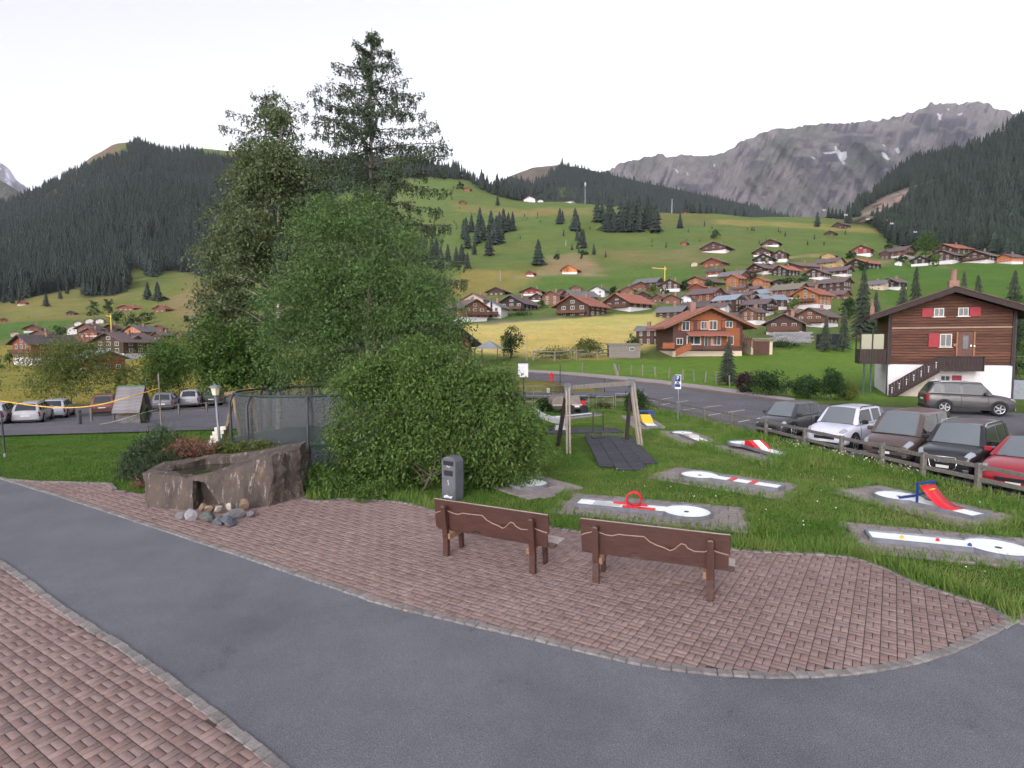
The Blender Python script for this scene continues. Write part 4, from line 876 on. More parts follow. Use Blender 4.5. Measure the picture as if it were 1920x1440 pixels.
mid = [((a[0]*.45+b[0]*.55), (a[1]*.45+b[1]*.55), b[2]*.5) for a, b in zip(botm, top)]
for rg in ([(x, y, -.05) for x, y in botm], mid, top, [(x*.5+u[0]*.5, y*.5+u[1]*.5, z*.5+u[2]*.5+.03) for (x, y, z), u in zip(inn, top)], inn, [(x*.96-6.98*-.0+(-6.98)*.04, y*.96+13.9*.04, .3) for x, y, z in inn]):
    rings.append([bm.verts.new(Vector(q)-Vector((org.x, org.y, 0))) for q in rg])
for a, b in zip(rings[:-1], rings[1:]):
    for i in range(12): bm.faces.new((a[i], a[(i+1) % 12], b[(i+1) % 12], b[i]))
bm.faces.new(rings[-1]); bm.faces.new(rings[0][::-1])
bmesh.ops.recalc_face_normals(bm, faces=bm.faces[:])
me = bpy.data.meshes.new('basin'); bm.to_mesh(me); bm.free(); ob = link('basin', me, t)
cut = MB().prism([(-.25, -.1), (-.27, .66), (-.06, .60), (.16, .34), (.46, .12), (.5, -.1)], -1.7, -.78); co = cut.build('cutter', None)
md = ob.modifiers.new('b', 'BOOLEAN'); md.object = co; md.solver = 'EXACT'; co.location = (org.x-.22, org.y, 0); ob.location = (0, 0, 0)
t.location = (org.x-.22, org.y, 0); bpy.context.view_layer.update()
dg = bpy.context.evaluated_depsgraph_get(); nm = bpy.data.meshes.new_from_object(ob.evaluated_get(dg)); ob.modifiers.clear(); ob.data = nm; bpy.data.objects.remove(co)
bm = bmesh.new(); bm.from_mesh(nm); bmesh.ops.triangulate(bm, faces=bm.faces[:])
for _ in range(5):
    e = [x for x in bm.edges if x.calc_length() > .11]
    if not e: break
    bmesh.ops.subdivide_edges(bm, edges=e, cuts=1); bmesh.ops.triangulate(bm, faces=[f for f in bm.faces if len(f.verts) > 3])
from mathutils import noise as mn
for v in bm.verts:
    q = v.co; d = mn.fractal(q*1.9, 1, 2, 4)*.075 + mn.fractal(q*6.5, 1, 2, 3)*.028; v.co = q + Vector((d, mn.noise(q*2.3+Vector((5, 1, 2)))*.05, (mn.noise(q*2.7)*.05 + d*.5) if q.z > .1 else 0))
bm.to_mesh(nm); bm.free(); nm.materials.clear(); nm.materials.append(STONE)
m, n, l, b = nt('trough_water'); b.inputs['Base Color'].default_value = col(52, 52, 40); b.inputs['Roughness'].default_value = .06; b.inputs['Specular IOR Level'].default_value = .6
bp = n.new('ShaderNodeBump'); bp.inputs['Strength'].default_value = .12; l.new(noise(n, l, 7, 3), bp.inputs['Height']); l.new(bp.outputs[0], b.inputs['Normal'])
MB().poly([(x-org.x, y-org.y, .645) for x, y, z in inn]).build('water', m, t)
# stones at its foot
def rock_mesh(k, mat):
    bm = bmesh.new(); bmesh.ops.create_icosphere(bm, subdivisions=3, radius=.5); r_ = random.Random(k); o_ = Vector((r_.random()*50, r_.random()*50, 0))
    pl = [(Vector((r_.uniform(-1, 1), r_.uniform(-1, 1), r_.uniform(-.6, 1))).normalized(), r_.uniform(.22, .38)) for _ in range(9)]
    for v in bm.verts:
        for nn, d in pl:
            e = v.co.dot(nn)-d
            if e > 0: v.co -= nn*e*.9
        v.co += v.normal*mn.fractal(v.co*4+o_, 1, 2, 3)*.03
    me = bpy.data.meshes.new('stone'); bm.to_mesh(me); bm.free(); me.materials.append(mat); return me
RK = [M('stone_%d' % i, col(*c), None, .9, 5, .6) for i, c in enumerate([(112,108,110), (150,147,152), (88,90,88), (142,120,100), (94,98,106), (182,174,162)])]
for i, (u, v, s, h, mt, lab) in enumerate([(341,974,.26,.2,0,'leftmost grey stone at the foot of the trough'), (362,976,.34,.3,1,'pale whitish stone left in the heap by the trough'), (390,979,.40,.26,2,'mossy grey stone in the middle of the heap by the trough'), (412,984,.34,.2,4,'flat dark stone at the front of the heap by the trough'), (428,986,.42,.24,4,'bluish grey stone at the front right of the heap by the trough'), (440,972,.5,.24,0,'long flat grey stone behind the bluish one by the trough'), (381,963,.24,.2,3,'small tan stone under the trough opening'), (395,965,.26,.2,3,'tan stone beside the small one under the trough opening'), (410,965,.22,.16,5,'cream stone under the trough opening'), (431,962,.22,.18,5,'cream stone leaning on the trough right of its opening'), (458,960,.28,.3,3,'round tan stone propped against the trough front'), (472,970,.26,.18,0,'rightmost small grey stone by the trough')]):
    q = G(u, v-4, .08); o = link('stone', rock_mesh(i, RK[mt]), None, (q.x, q.y, .05+h*.36 + (.06 if v < 966 else 0)), (0, 0, i*1.3)); o.scale = (s, s*.8, h); tag(o, lab, 'stone', 'stones at the foot of the trough')
# junipers and dead branches behind it
leafy_tree('juniper_shrub', T(262, 905), px_blobs([(252,872,32,32,16.2),(285,880,30,26,15.8),(240,895,24,18,15.8),(268,845,22,22,16.6)]), 9000, (.08, .02), JUNIL, BARK, 'spiky dark juniper at the left end of the trough', 'shrub', clump=.09, trunk_r=.03, droop=-.6, per=24)
leafy_tree('juniper_shrub', T(318, 880), px_blobs([(312,832,30,26,17.2),(340,848,30,22,17),(295,820,16,22,17.4),(372,862,34,16,16.8),(330,862,40,18,16.6)]), 8000, (.09, .022), JUNIL, BARK, 'spreading juniper behind the trough', 'shrub', clump=.10, trunk_r=.03, droop=-.5, per=24)
leafy_tree('dead_juniper', T(360, 880), px_blobs([(362,842,30,16,16.7),(338,838,22,12,16.8),(386,836,22,14,16.8)]), 2600, (.10, .018), DEADL, M('dead_wood', col(172, 154, 148), col(128, 108, 100), .9), 'dead reddish brown juniper branches behind the trough', 'shrub', clump=.10, trunk_r=.035, limbs=22, droop=-.2, per=20)
leafy_tree('dead_juniper', T(274, 915), px_blobs([(266,912,12,9,14.9)]), 700, (.08, .02), DEADL, BARK, 'small orange brown dead twig at the left foot of the trough', 'shrub', clump=.07, trunk_r=.0, per=20)
leafy_tree('garden_plant', T(440, 880), px_blobs([(430,850,30,22,17.2),(470,848,30,22,17.2),(500,850,24,24,17)]), 4200, (.08, .045), OLIVEL, BARK, 'pale leafy plants behind the trough below the lamp', 'plant', clump=.11, trunk_r=.015, per=24)
leafy_tree('nettle_patch', G(600, 930), px_blobs([(592,900,26,34,14.3),(612,910,24,28,14.1),(640,915,40,20,13.9),(700,925,40,14,13.7)]), 6000, (.10, .035), HAZELL, BARK, 'tall green nettles between trough and bush', 'plant', clump=.10, trunk_r=.01, per=24)

# ================================================================== lamp, poles, slackline
p = Vector((at(416, 860, 17.6).x, 17.6, 0)); p.z = hz(p.x, p.y); tp = at(404, 741, 17.6); t = empty('lamp_post', p, 0, 'grey lamp post with a lantern head behind the trough', 'lamp'); q = tp-p
MB().tube([(0, 0, -.05), q*.5, q], [.045, .04, .035], 10).build('post', METAL_G, t, True)
MB().lathe([(.09, 0), (.14, .22), (.145, .24)], 6, q).build('lantern', M('lantern_glass', col(214, 206, 186), rough=.3), t)
MB().lathe([(.19, .24), (.17, .27), (.05, .31), (.02, .34)], 8, q).build('lamp_cap', METAL_G, t)
WEBB = M('yellow_webbing', col(222, 176, 84), col(196, 150, 66), .7); ROPE = M('pale_rope', col(176, 172, 150))
pp = T(303, 808); top_p = at(297, 700, pp.y); t = empty('slackline_pole', pp, 0, 'thin weathered pole holding the yellow band', 'pole'); MB().tube([(0, 0, -.1), top_p-pp], [.045, .035], 8).build('pole', WOOD_G, t)
pl = Vector((at(-150, 740, 31).x, 31, 0)); pl.z = hz(pl.x, pl.y); t = empty('slackline_pole', pl, 0, 'pole holding the other end of the yellow band beyond the left edge', 'pole'); MB().tube([(0, 0, -.1), (0, 0, 3.0)], [.05, .04], 8).build('pole', WOOD_G, t)
pts = [at(u, v, Y) for u, v, Y in ((-150,738,31),(0,752,30.4),(60,760,30.2),(120,764.5,30),(180,760,30.2),(240,745,30.5),(297,728,pp.y))]
o = link('slackline', MB().tube([tuple(x) for x in dense(pts, 5)], .032, 6).mesh('slackline', WEBB)); tag(o, 'yellow band sagging across the left lawn from pole to pole', 'slackline')
pts = [at(299, 766, pp.y), at(262, 776, 30.3), at(215, 790, 30.6), T(180, 797)+Vector((0, 0, .03)), T(85, 804)+Vector((0, 0, .03))]
o = link('rope', MB().tube([tuple(x) for x in dense(pts, 5)], .014, 5).mesh('rope', ROPE)); tag(o, 'thin pale rope running down from the pole onto the lawn', 'rope')
pb = T(10, 858); t = empty('thin_post', pb, 0, 'thin grey post at the left edge of the lawn', 'post'); MB().tube([(0, 0, -.05), at(1, 770, pb.y)-pb], [.035, .03], 8).build('post', METAL_D, t); MB().lathe([(.06, 0), (.05, .12), (.03, .16)], 8).build('foot', METAL_G, t)
# ================================================================== play hut
pb = T(250, 795); t = empty('play_hut', pb, R(12), 'small play hut with a plank roof and a tyre entrance on the left lawn', 'play hut')
SHING = M('roof_plank', col(134, 130, 132), col(106, 102, 106), .85, 5, .4, stretch=(.6, 4, 4), rand=.12)
t.scale = (1.15, 1.15, 1.18); MB().box((0, 0, .28), (1.15, 1.2, .6)).build('base', M('hut_stone', col(116, 112, 112), col(82, 80, 82), .9, 6, .8), t)
MB().prism([(-.62, .55), (.62, .55), (0, 1.95)], -.52, .52, 'x').build('gable', M('hut_wood', col(128, 110, 88), col(92, 78, 62), .9, 6, .3), t)
pm = MB().box((0, 0, 0), (1.35, .235, .03)).mesh('plank', SHING)
for s in (-1, 1):
    for k in range(8):
        f = (k+.5)/8; link('plank', pm, t, (0, s*(.06+.86*f), 2.02-1.32*f), (-s*(math.atan2(1.32, .86))+ (0.06 if s > 0 else -.06), 0, 0))
MB().box((0, 0, 2.06), (1.38, .16, .05)).build('ridge_cap', M('green_ridge', col(72, 120, 92)), t)
bm = bmesh.new(); mb = MB(); ring = [(math.cos(x)*.42, math.sin(x)*.42) for x in np.linspace(0, 2*math.pi, 21)]
mb.tube([(.62, a, .52+b) for a, b in ring], .13, 8, False); mb.build('tyre', M('tyre_green', col(84, 92, 72), col(60, 66, 54), .9, 5), t, True)
MB().lathe([(.34, 0), (.34, .02)], 20).build('opening', BIN_D, t, loc=(.545, 0, .52), rot=(0, R(90), 0))
# ================================================================== left rail fence with posts
RAILW = M('rail_wood', col(126, 112, 96), col(94, 84, 74), .9, 6, .4, stretch=(3, 3, 3))
FWOOD = M('fence_wood', col(118, 113, 107), col(86, 82, 79), .9, 5, .4, stretch=(3, 3, 3)); FNEW = M('fence_new_wood', col(204, 150, 100), col(178, 124, 78), .7, 5, .2)
def rail_fence(name, pts, h, label, rails=(.9, .5), pw_=.13, new=()):
    t = empty(name, (pts[0][0], pts[0][1], hz(*pts[0])), 0, label, 'fence'); o = Vector(t.location)
    P = [Vector((x, y, hz(x, y)))-o for x, y in pts]; r_ = random.Random(3)
    for q in P: MB().bar(q+Vector((0, 0, -.15)), q+Vector((r_.uniform(-.02, .02), r_.uniform(-.02, .02), h)), pw_, pw_).build('post', FWOOD, t, bevel=.012)
    for i in range(len(P)-1):
        for f in rails: MB().bar(P[i]+Vector((0, 0, h*f)), P[i+1]+Vector((0, 0, h*f+r_.uniform(-.02, .02))), .05, .105).build('rail', FNEW if i in new else FWOOD, t, bevel=.006)
    return t
lf = [T(u, v)[:2] for u, v in ((172,792),(213,789),(283,784),(336,780),(388,776),(440,771),(500,768))]
rail_fence('rail_fence', [tuple(x) for x in lf], .95, 'weathered low rail fence between left lawn and car row')
pb = T(149, 798); t = empty('wooden_bollard', pb, 0, 'thick dark wooden bollard at the left end of the rail fence', 'bollard'); MB().tube([(0, 0, -.1), (0, 0, .92), (0, 0, .97)], [.13, .13, .1], 10).build('post', M('bollard_wood', col(82, 82, 86), col(60, 60, 64), .9, 6), t)
fx = [(7.25, 36.0), (7.75, 34.4), (8.25, 32.5), (8.75, 30.3), (9.25, 28), (9.7, 25.7), (10.15, 23.3), (10.5, 20.9), (10.77, 19.0), (11.08, 17.4), (11.33, 16.0), (11.66, 14.5), (12.0, 12.9), (12.4, 11.0)]
rail_fence('rail_fence', fx, .70, 'long weathered rail fence in front of the parked cars', (.88, .42), .12)
pa = T(1192, 773); pbb = Vector((7.25, 36.0, 0)); rail_fence('rail_fence', [(pa.x, pa.y), ((pa.x+7.25)/2, (pa.y+36)/2), (7.25, 36.0)], .85, 'short stretch of new orange planks at the fence corner by the swing', (.88, .3), .1, new=(0, 1))
# ================================================================== trampolines
def netmat(name, c, a):
    m, n, l, b = nt(name); b.inputs['Base Color'].default_value = c; b.inputs['Roughness'].default_value = .9; tr = n.new('ShaderNodeBsdfTransparent'); mx = n.new('ShaderNodeMixShader'); mx.inputs[0].default_value = a
    l.new(tr.outputs[0], mx.inputs[1]); l.new(b.outputs[0], mx.inputs[2]); l.new(mx.outputs[0], n['Material Output'].inputs[0]); return m
NET = netmat('safety_net', col(80, 84, 86), .5); GREENP = M('green_pad', col(40, 66, 60), col(32, 54, 50), .6)
def trampoline(c, r, zmat, ztop, label, net, padm, posts=8, ph=.3):
    t = empty('trampoline', c, 0, label, 'trampoline'); n_ = 36; ang_ = np.linspace(0, 2*math.pi, n_, endpoint=False)
    mb = MB()
    for a in ang_: mb.v += [(r*math.cos(a), r*math.sin(a), zmat+.03), (r*math.cos(a), r*math.sin(a), ztop)]
    for i in range(n_): mb.f.append((2*i, 2*((i+1) % n_), 2*((i+1) % n_)+1, 2*i+1))
    mb.build('net', net, t, True)
    MB().lathe([(r*.92, zmat), (r*1.06, zmat), (r*1.06, zmat-.04), (r*.92, zmat-.04)], 36).build('edge_pad', padm, t)
    MB().lathe([(.02, zmat-.02), (r*.93, zmat-.02)], 36).build('mat', M('jump_mat', col(48, 50, 58)), t)
    mb = MB()
    for a in ang_: mb.v += [((r*1.05)*math.cos(a), (r*1.05)*math.sin(a), .12), ((r*1.05)*math.cos(a), (r*1.05)*math.sin(a), zmat-.03)]
    for i in range(n_): mb.f.append((2*i, 2*((i+1) % n_), 2*((i+1) % n_)+1, 2*i+1))
    mb.build('skirt', netmat('lower_skirt', col(70, 74, 84), .7), t)
    MB().tube([(r*math.cos(a), r*math.sin(a), ztop) for a in np.linspace(0, 2*math.pi, 37)], .035, 6, False).build('top_ring', padm, t, True)
    for k in range(posts):
        a = ph+2*math.pi*k/posts; x, y = 1.05*r*math.cos(a), 1.05*r*math.sin(a)
        MB().tube([(x, y, .0), (x*1.02, y*1.02, zmat), (x*1.03, y*1.03, zmat+.8*(ztop-zmat)), (x*.97, y*.97, ztop)], .045, 7).build('pole', METAL_D, t, True)
    return t
cc = at(580, 700, 20.3); cc.z = hz(cc.x, cc.y); trampoline(cc, 2.35, .78-0, 2.35, 'round trampoline with a grey safety net beside the rowan', NET, GREENP)
cc = T(1552, 655); trampoline(cc, 1.75*cc.y/100, .7, 2.3, 'far dark netted trampoline on the lawn below the village', netmat('dark_net', col(40, 42, 48), .88), METAL_D, 6)
# climbing frame left of the trampoline
LOG = M('log_wood', col(140, 120, 98), col(104, 88, 72), .9, 5, .4); pb = at(425, 700, 23.5); pb.z = hz(pb.x, pb.y); t = empty('climbing_frame', pb, 0, 'wooden climbing frame with leaning logs and a white ladder board', 'climbing frame'); sc_ = 23.5/FPX
MB().tube([(-.1, 0, 2.15), (.95, .3, 2.32)], .09, 8).build('beam', LOG, t); 
for (a, b, r_) in (((.12, 0, 0), (-.35, .1, 2.1)), ((.35, -.1, 0), (.02, 0, 2.2)), ((.75, .2, 0), (.2, .1, 2.2)), ((1.1, .3, 0), (.75, .3, 2.3))) and [((-.32, .2, 0), (.18, .1, 2.1), .07), ((.6, -.1, 0), (.18, .1, 2.2), .075), ((1.15, .4, 0), (.8, .3, 2.3), .075), ((.5, .9, 0), (.8, .4, 2.3), .07)]: MB().tube([a, b], r_, 8).build('log', LOG, t)
for k in range(5): MB().box((-.62-.0+.085*k, -.1, .12+.17*k), (.46, .04, .15), (R(0), R(-8), 0)).build('ladder_board', M('white_board', col(206, 200, 190), col(178, 170, 160), .7), t)
for k in range(4): MB().tube([(.2+.04*k, .12, .45+.38*k), (1.0-.04*k, .33, .45+.38*k)], .035, 6).build('rung', LOG, t)
# ================================================================== swing
PALEW = M('swing_pale_wood', col(158, 148, 136), col(126, 116, 104), .85, 5, .4, stretch=(3, 3, .6)); SWD = M('swing_dark', col(62, 52, 50), col(46, 40, 40), .8)
o = Vector((3.1, 20.9, 0)); t = empty('swing_frame', o, 0, 'wooden swing frame with one seat over black rubber mats', 'swing')
aL = Vector((1.93, 20.3, 2.27)); aR = Vector((4.42, 21.6, 2.36))
for b, a, mt in (((1.64, 21.06), aL, SWD), ((1.9, 19.5), aL, PALEW), ((4.35, 22.2), aR, SWD), ((4.66, 21.06), aR, PALEW)):
    for s in ((-.05, .05) if mt is PALEW else (0,)):
        MB().bar(Vector((b[0]+s, b[1], -.1))-o, a+Vector((s, 0, 0))-o, .07 if s else .12, .12).build('leg', mt, t, bevel=.008)
MB().bar(aL-o+Vector((-.1, -.05, -.1)), aR-o+Vector((.1, .05, -.1)), .12, .16).build('beam', WOOD_G, t, bevel=.01)
for a in (aL, aR): MB().box(a-o+Vector((0, 0, -.2)), (.18, .2, .5), (0, 0, R(25))).build('corner_plate', METAL_G, t)
d = (aR-aL).normalized(); cs = aL.lerp(aR, .46)
for s in (-.22, .22):
    p0 = cs+d*s; MB().tube([p0-o+Vector((0, 0, -.15)), p0-o+Vector((0, -.05, -1.05))], .006, 4).build('chain', METAL_G, t); MB().tube([p0-o+Vector((0, -.05, -1.02)), p0-o+Vector((0, -.1, -1.75))], .022, 6).build('rope_sleeve', SWD, t); MB().tube([p0-o+Vector((0, -.1, -1.75)), p0-o+Vector((0, -.1, -1.93))], .006, 4).build('chain', METAL_G, t)
MB().box(cs-o+Vector((0, -.1, -1.95)), (.5, .2, .04), (0, 0, math.atan2(d.y, d.x))).build('seat', SWD, t, bevel=.01)
# rubber mats under swing and slide: one tile each
RUB = M('rubber_tile', col(66, 66, 74), col(52, 52, 60), .9, 8, .5, rand=.12)
def tiles(name, o, ang_, nx, ny, s, label, skip=()):
    t = empty(name, (o[0], o[1], hz(o[0], o[1])), ang_); tag(t, label, kind='structure'); me = MB().box((0, 0, 0), (s-.012, s-.012, .05)).mesh('tile', RUB, bevel=.006)
    for i in range(nx):
        for j in range(ny):
            if (i, j) not in skip: link('tile', me, t, ((i+.5)*s, (j+.5)*s, .045+random.uniform(-.004, .004)))
a = G(1130, 880); b = G(1100, 819); tiles('rubber_mat', (a.x-.1, a.y-.2), math.atan2(b.y-a.y, b.x-a.x)-math.pi/2, 4, 14, .46, 'black rubber tiles under the swing', [(3, 0), (3, 1), (3, 13), (0, 0)])
a = G(1035, 815); tiles('rubber_mat', (a.x-.2, a.y), R(4), 7, 3, .46, 'black rubber tiles under the grey slide')
# grey slide end
pb = G(1040, 808); t = empty('slide_chute', pb, 0, 'grey plastic slide chute end beside the swing', 'slide'); GREYP = M('slide_grey', col(168, 170, 172), col(150, 152, 154), .5)
mb = MB(); path = [(-.9, .6, .75), (-.5, .35, .5), (-.1, .15, .36), (.3, .0, .32), (.52, -.05, .3)]
for (x, y, z) in path: mb.v += [(x, y-.3, z+.22), (x, y-.26, z), (x, y+.26, z), (x, y+.3, z+.22)]
for i in range(4):
    for k in range(3): q = 4*i+k; mb.f.append((q, q+1, q+5, q+4))
mb.build('chute', GREYP, t); MB().box((.25, 0, .14), (.5, .45, .28), taper=.85).build('foot', GREYP, t)
# ================================================================== miniature golf
LANE = M('lane_white', col(238, 242, 236), col(224, 230, 222), .55, 3, dirt=(3, .7, col(190, 188, 172))); RIM = M('lane_rim', col(122, 124, 134), col(96, 98, 108), .6, 6)
REDP = M('red_paint', col(206, 34, 48), col(186, 26, 40), .4); BLUEP = M('blue_paint', col(34, 62, 128), rough=.4); YELP = M('yellow_paint', col(238, 196, 40), rough=.5)
SLAB = M('golf_slab', col(140, 130, 128), col(116, 108, 106), .92, 6, .4, rand=.12)
slab_me = MB().box((0, 0, 0), (.358, .358, .05)).mesh('slab', SLAB, bevel=.008)
PADS = []
def lane(u0, v0, u1, v1, label, circle='end', w=.52, rad=.5, pad=(.45, .36), extra=0.0):
    """u0,v0 the straight end, u1,v1 the middle of the round end"""
    a = G(u0, v0, .06); b = G(u1, v1, .06); L_ = (b-a).length; rz = math.atan2(b.y-a.y, b.x-a.x); t = empty('minigolf_lane', (a.x, a.y, hz(a.x, a.y)+.045), rz, label, 'golf lane', 'miniature golf lanes'); h = w/2
    out = [(0, -h), (0, h)]
    if circle:
        th = math.asin(h/rad); xs_ = L_-rad*math.cos(th)
        out = [(0, -h)] + [(L_+rad*math.cos(x), rad*math.sin(x)) for x in np.linspace(-math.pi+th, math.pi-th, 29)] + [(0, h)]
    else: out = [(0, -h), (L_, -h), (L_, h), (0, h)]
    MB().poly([(x, y, .045) for x, y in out]).build('surface', LANE, t)
    mb = MB(); n_ = len(out); pts = [Vector((x, y, 0)) for x, y in out]
    for i in range(n_):
        p, q = pts[i], pts[(i+1) % n_]; dn = (q-p).normalized(); nr = Vector((dn.y, -dn.x, 0)); mb.bar(p+nr*.02+Vector((0, 0, .035))-dn*.01, q+nr*.02+Vector((0, 0, .035))+dn*.01, .045, .09)
    mb.build('border', RIM, t)
    if circle: MB().lathe([(.055, 0), (.055, .004)], 14, (L_, 0, .046)).build('hole', BIN_D, t)
    pt = empty('golf_pad', (a.x, a.y, hz(a.x, a.y)), rz); tag(pt, 'concrete slab bed of a golf lane', kind='structure')
    x0, x1 = -pad[0], L_+(rad if circle else 0)+pad[0]; y0, y1 = -max(h, rad if circle else 0)-pad[1], max(h, rad if circle else 0)+pad[1]; nx = int((x1-x0)/.365)+1; nyy = int((y1-y0)/.365)+1
    c_, s_ = math.cos(rz), math.sin(rz)
    for i in range(nx):
        for j in range(nyy):
            x = x0+(i+.5)*.365 + (.18 if j % 2 else 0); y = y0+(j+.5)*.365; wx, wy = a.x+x*c_-y*s_, a.y+x*s_+y*c_
            link('slab', slab_me, pt, (x, y, hz(wx, wy)-hz(a.x, a.y)+.022+random.uniform(-.004, .004)), (random.uniform(-.01, .01), random.uniform(-.01, .01), random.uniform(-.01, .01)))
    cor = [(x0, y0), (x0+nx*.365+.1, y0), (x0+nx*.365+.1, y0+nyy*.365), (x0, y0+nyy*.365)]; PADS.append([(a.x+x*c_-y*s_, a.y+x*s_+y*c_) for x, y in cor])
    return t, L_
t, L_ = lane(1084, 943, 1287, 962, 'golf lane with a red loop nearest the benches')
xl = L_*.53
ring = [(xl+.0+.17*math.sin(x), .10-.20*x/(2*math.pi), .22-.17*math.cos(x)) for x in np.linspace(0, 2*math.pi, 25)]
mb = MB()
for (x, y, z) in ring: mb.v += [(x, y-.095, z), (x, y+.095, z)]
for i in range(24): mb.f.append((2*i, 2*i+1, 2*i+3, 2*i+2))
lp = mb.build('loop', REDP, t, True); md = lp.modifiers.new('s', 'SOLIDIFY'); md.thickness = .025
MB().box((xl-.1, .16, .06), (.75, .1, .03)).box((xl+.12, -.1, .06), (.7, .1, .03)).build('loop_base', REDP, t)
mb = MB().poly([(xl-.9, h_, .05) for h_ in (-.26, .26)] + [(xl-.3, .12, .05), (xl-.3, -.05, .05)]); mb.build('guide', M('lane_grey', col(196, 198, 198)), t)
t, L_ = lane(1630, 1006, 1872, 1030, 'long golf lane with small coloured pegs nearest the camera on the right')
for x, y, mt in ((.28, 0, YELP), (.58, .05, REDP), (.82, -.06, BLUEP)): MB().lathe([(.035, 0), (.03, .03), (.015, .05)], 8, (L_*x*.95, y, .046)).build('peg', mt, t)
t, L_ = lane(1838, 970, 1686, 933, 'golf lane with a red curved jump ramp and blue frame'); xr = L_*.42
mb = MB()
for k in range(9):
    a_ = k/8; x = xr-.25+.62*a_; z = .05+.40*a_**2.2; mb.v += [(x, -.24, z), (x, .24, z)]
for k in range(8): mb.f.append((2*k, 2*k+1, 2*k+3, 2*k+2))
rp_ = mb.build('ramp', REDP, t, True); md = rp_.modifiers.new('s', 'SOLIDIFY'); md.thickness = .02
for s in (-.28, .28): MB().bar((xr+.4, s, .02), (xr+.4, s, .52), .04).build('frame_post', BLUEP, t)
MB().bar((xr+.4, -.3, .51), (xr+.4, .3, .51), .045).build('frame_top', BLUEP, t); MB().bar((xr+.4, -.28, .3), (xr+.85, -.28, .06), .04).build('brace', BLUEP, t); MB().bar((xr+.85, -.28, .07), (xr+.85, .2, .07), .05).build('foot_bar', BLUEP, t)
MB().lathe([(.07, 0), (.07, .012)], 12).build('ramp_hole', BIN_D, t, loc=(xr+.28, 0, .345), rot=(0, R(-50), 0)); MB().box((xr+.275, 0, .37), (.02, .16, .07), (0, R(-50), 0)).build('ramp_mark', YELP, t)
t, L_ = lane(1463, 916, 1312, 893, 'golf lane with two red bars behind the loop lane')
for f in (.32, .58): MB().box((L_*f, 0, .06), (.12, .5, .03)).build('bar', REDP, t)
t, L_ = lane(1476, 864, 1392, 839, 'golf lane with a red and white wedge near the fence', w=.5, rad=.46); xr = L_*.62
MB().prism([(xr-.35, .047), (xr+.15, .26), (xr+.38, .24), (xr+.42, .047)], -.26, .26).build('wedge', REDP, t); MB().prism([(xr-.36, .05), (xr+.13, .268), (xr+.13, .27), (xr-.38, .06)], -.12, .12).build('wedge_stripe', LANE, t)
t, L_ = lane(1322, 830, 1280, 813, 'golf lane with a low hump near the fence corner', w=.5, rad=.44); MB().prism([(L_*.4, .047), (L_*.5, .12), (L_*.7, .12), (L_*.8, .047)], -.2, .2).build('hump', M('lane_beige', col(206, 196, 186)), t)
t, L_ = lane(1224, 801, 1200, 783, 'golf lane with a yellow ramp and blue frame by the orange planks', None, w=.5); MB().prism([(L_*.3, .05), (L_*.55, .34), (L_*.6, .34), (L_*.62, .05)], -.24, .24).build('ramp', YELP, t)
MB().box((L_*.68, 0, .36), (.12, .95, .30)).build('frame', BLUEP, t); MB().box((L_*.68, 0, .36), (.14, .4, .16)).build('frame_opening', BIN_D, t)
t, L_ = lane(915, 886, 990, 908, 'golf lane half hidden by the bush with colourful pegs', w=.5)
for k in range(7): MB().box((L_*.45+.09*k-.25, .12*math.sin(k*2.1), .12), (.05, .05, .14), (0, 0, k)).build('peg', (YELP, REDP, LANE, M('pink_paint', col(226, 160, 160)))[k % 4], t)
t, L_ = lane(1112, 776, 1036, 784, 'far white golf lane behind the grey slide', None, w=.45, pad=(.3, .25))
# ================================================================== signs, posts, railings
pb = T(1271, 787); t = empty('parking_sign', pb, R(-50), 'parking sign with blue P panel on a thin post by the fence', 'sign'); zt = at(1270, 703, pb.y).z-pb.z
MB().tube([(0, 0, -.1), (0, 0, zt)], .03, 8).build('post', METAL_G, t); MB().box((0, -.045, zt-.34), (.34, .03, .70)).build('panel', WHITE, t, bevel=.006); MB().box((0, -.064, zt-.17), (.30, .008, .31)).build('blue_field', BLUEP, t); MB().box((0, -.064, zt-.52), (.30, .008, .14)).build('blue_field', BLUEP, t)
def text_part(s, size, loc, rot, mat, parent, name='lettering'):
    cu = bpy.data.curves.new(name, 'FONT'); cu.body = s; cu.size = size; cu.align_x = 'CENTER'; cu.align_y = 'CENTER'; cu.extrude = .001; to = bpy.data.objects.new('tmp', cu); C.objects.link(to)
    bpy.context.view_layer.update(); me = bpy.data.meshes.new_from_object(to.evaluated_get(bpy.context.evaluated_depsgraph_get())); bpy.data.objects.remove(to); me.materials.append(mat); return link(name, me, parent, loc, rot)
text_part('P', .30, (0, -.071, zt-.17), (R(90), 0, 0), WHITE, t)
MB().box((0, -.064, zt-.40), (.2, .006, .05)).box((0, -.064, zt-.365), (.1, .006, .04)).build('car_symbol', M('sign_black', col(20, 20, 24)), t)
MB().box((-.30, .06, zt-.36), (.26, .05, .62)).build('side_board', METAL_G, t)
pb = Vector((at(982, 660, 27).x, 27, 0)); pb.z = hz(pb.x, pb.y); zt = at(981, 681, 27).z-pb.z; t = empty('notice_board', pb, 0, 'white notice board above the bush at the road', 'sign')
MB().tube([(0, .04, 0), (0, .04, zt-.1)], .03, 8).build('post', METAL_D, t); MB().box((-.03, 0, zt-.32), (.46, .04, .64)).build('board', WHITE, t); MB().box((-.03, .005, zt+.02), (.50, .09, .06)).build('board_cap', METAL_D, t); MB().lathe([(.03, 0), (.03, .005)], 8).build('round_mark', YELP, t, loc=(.14, -.024, zt-.58), rot=(R(90), 0, 0))
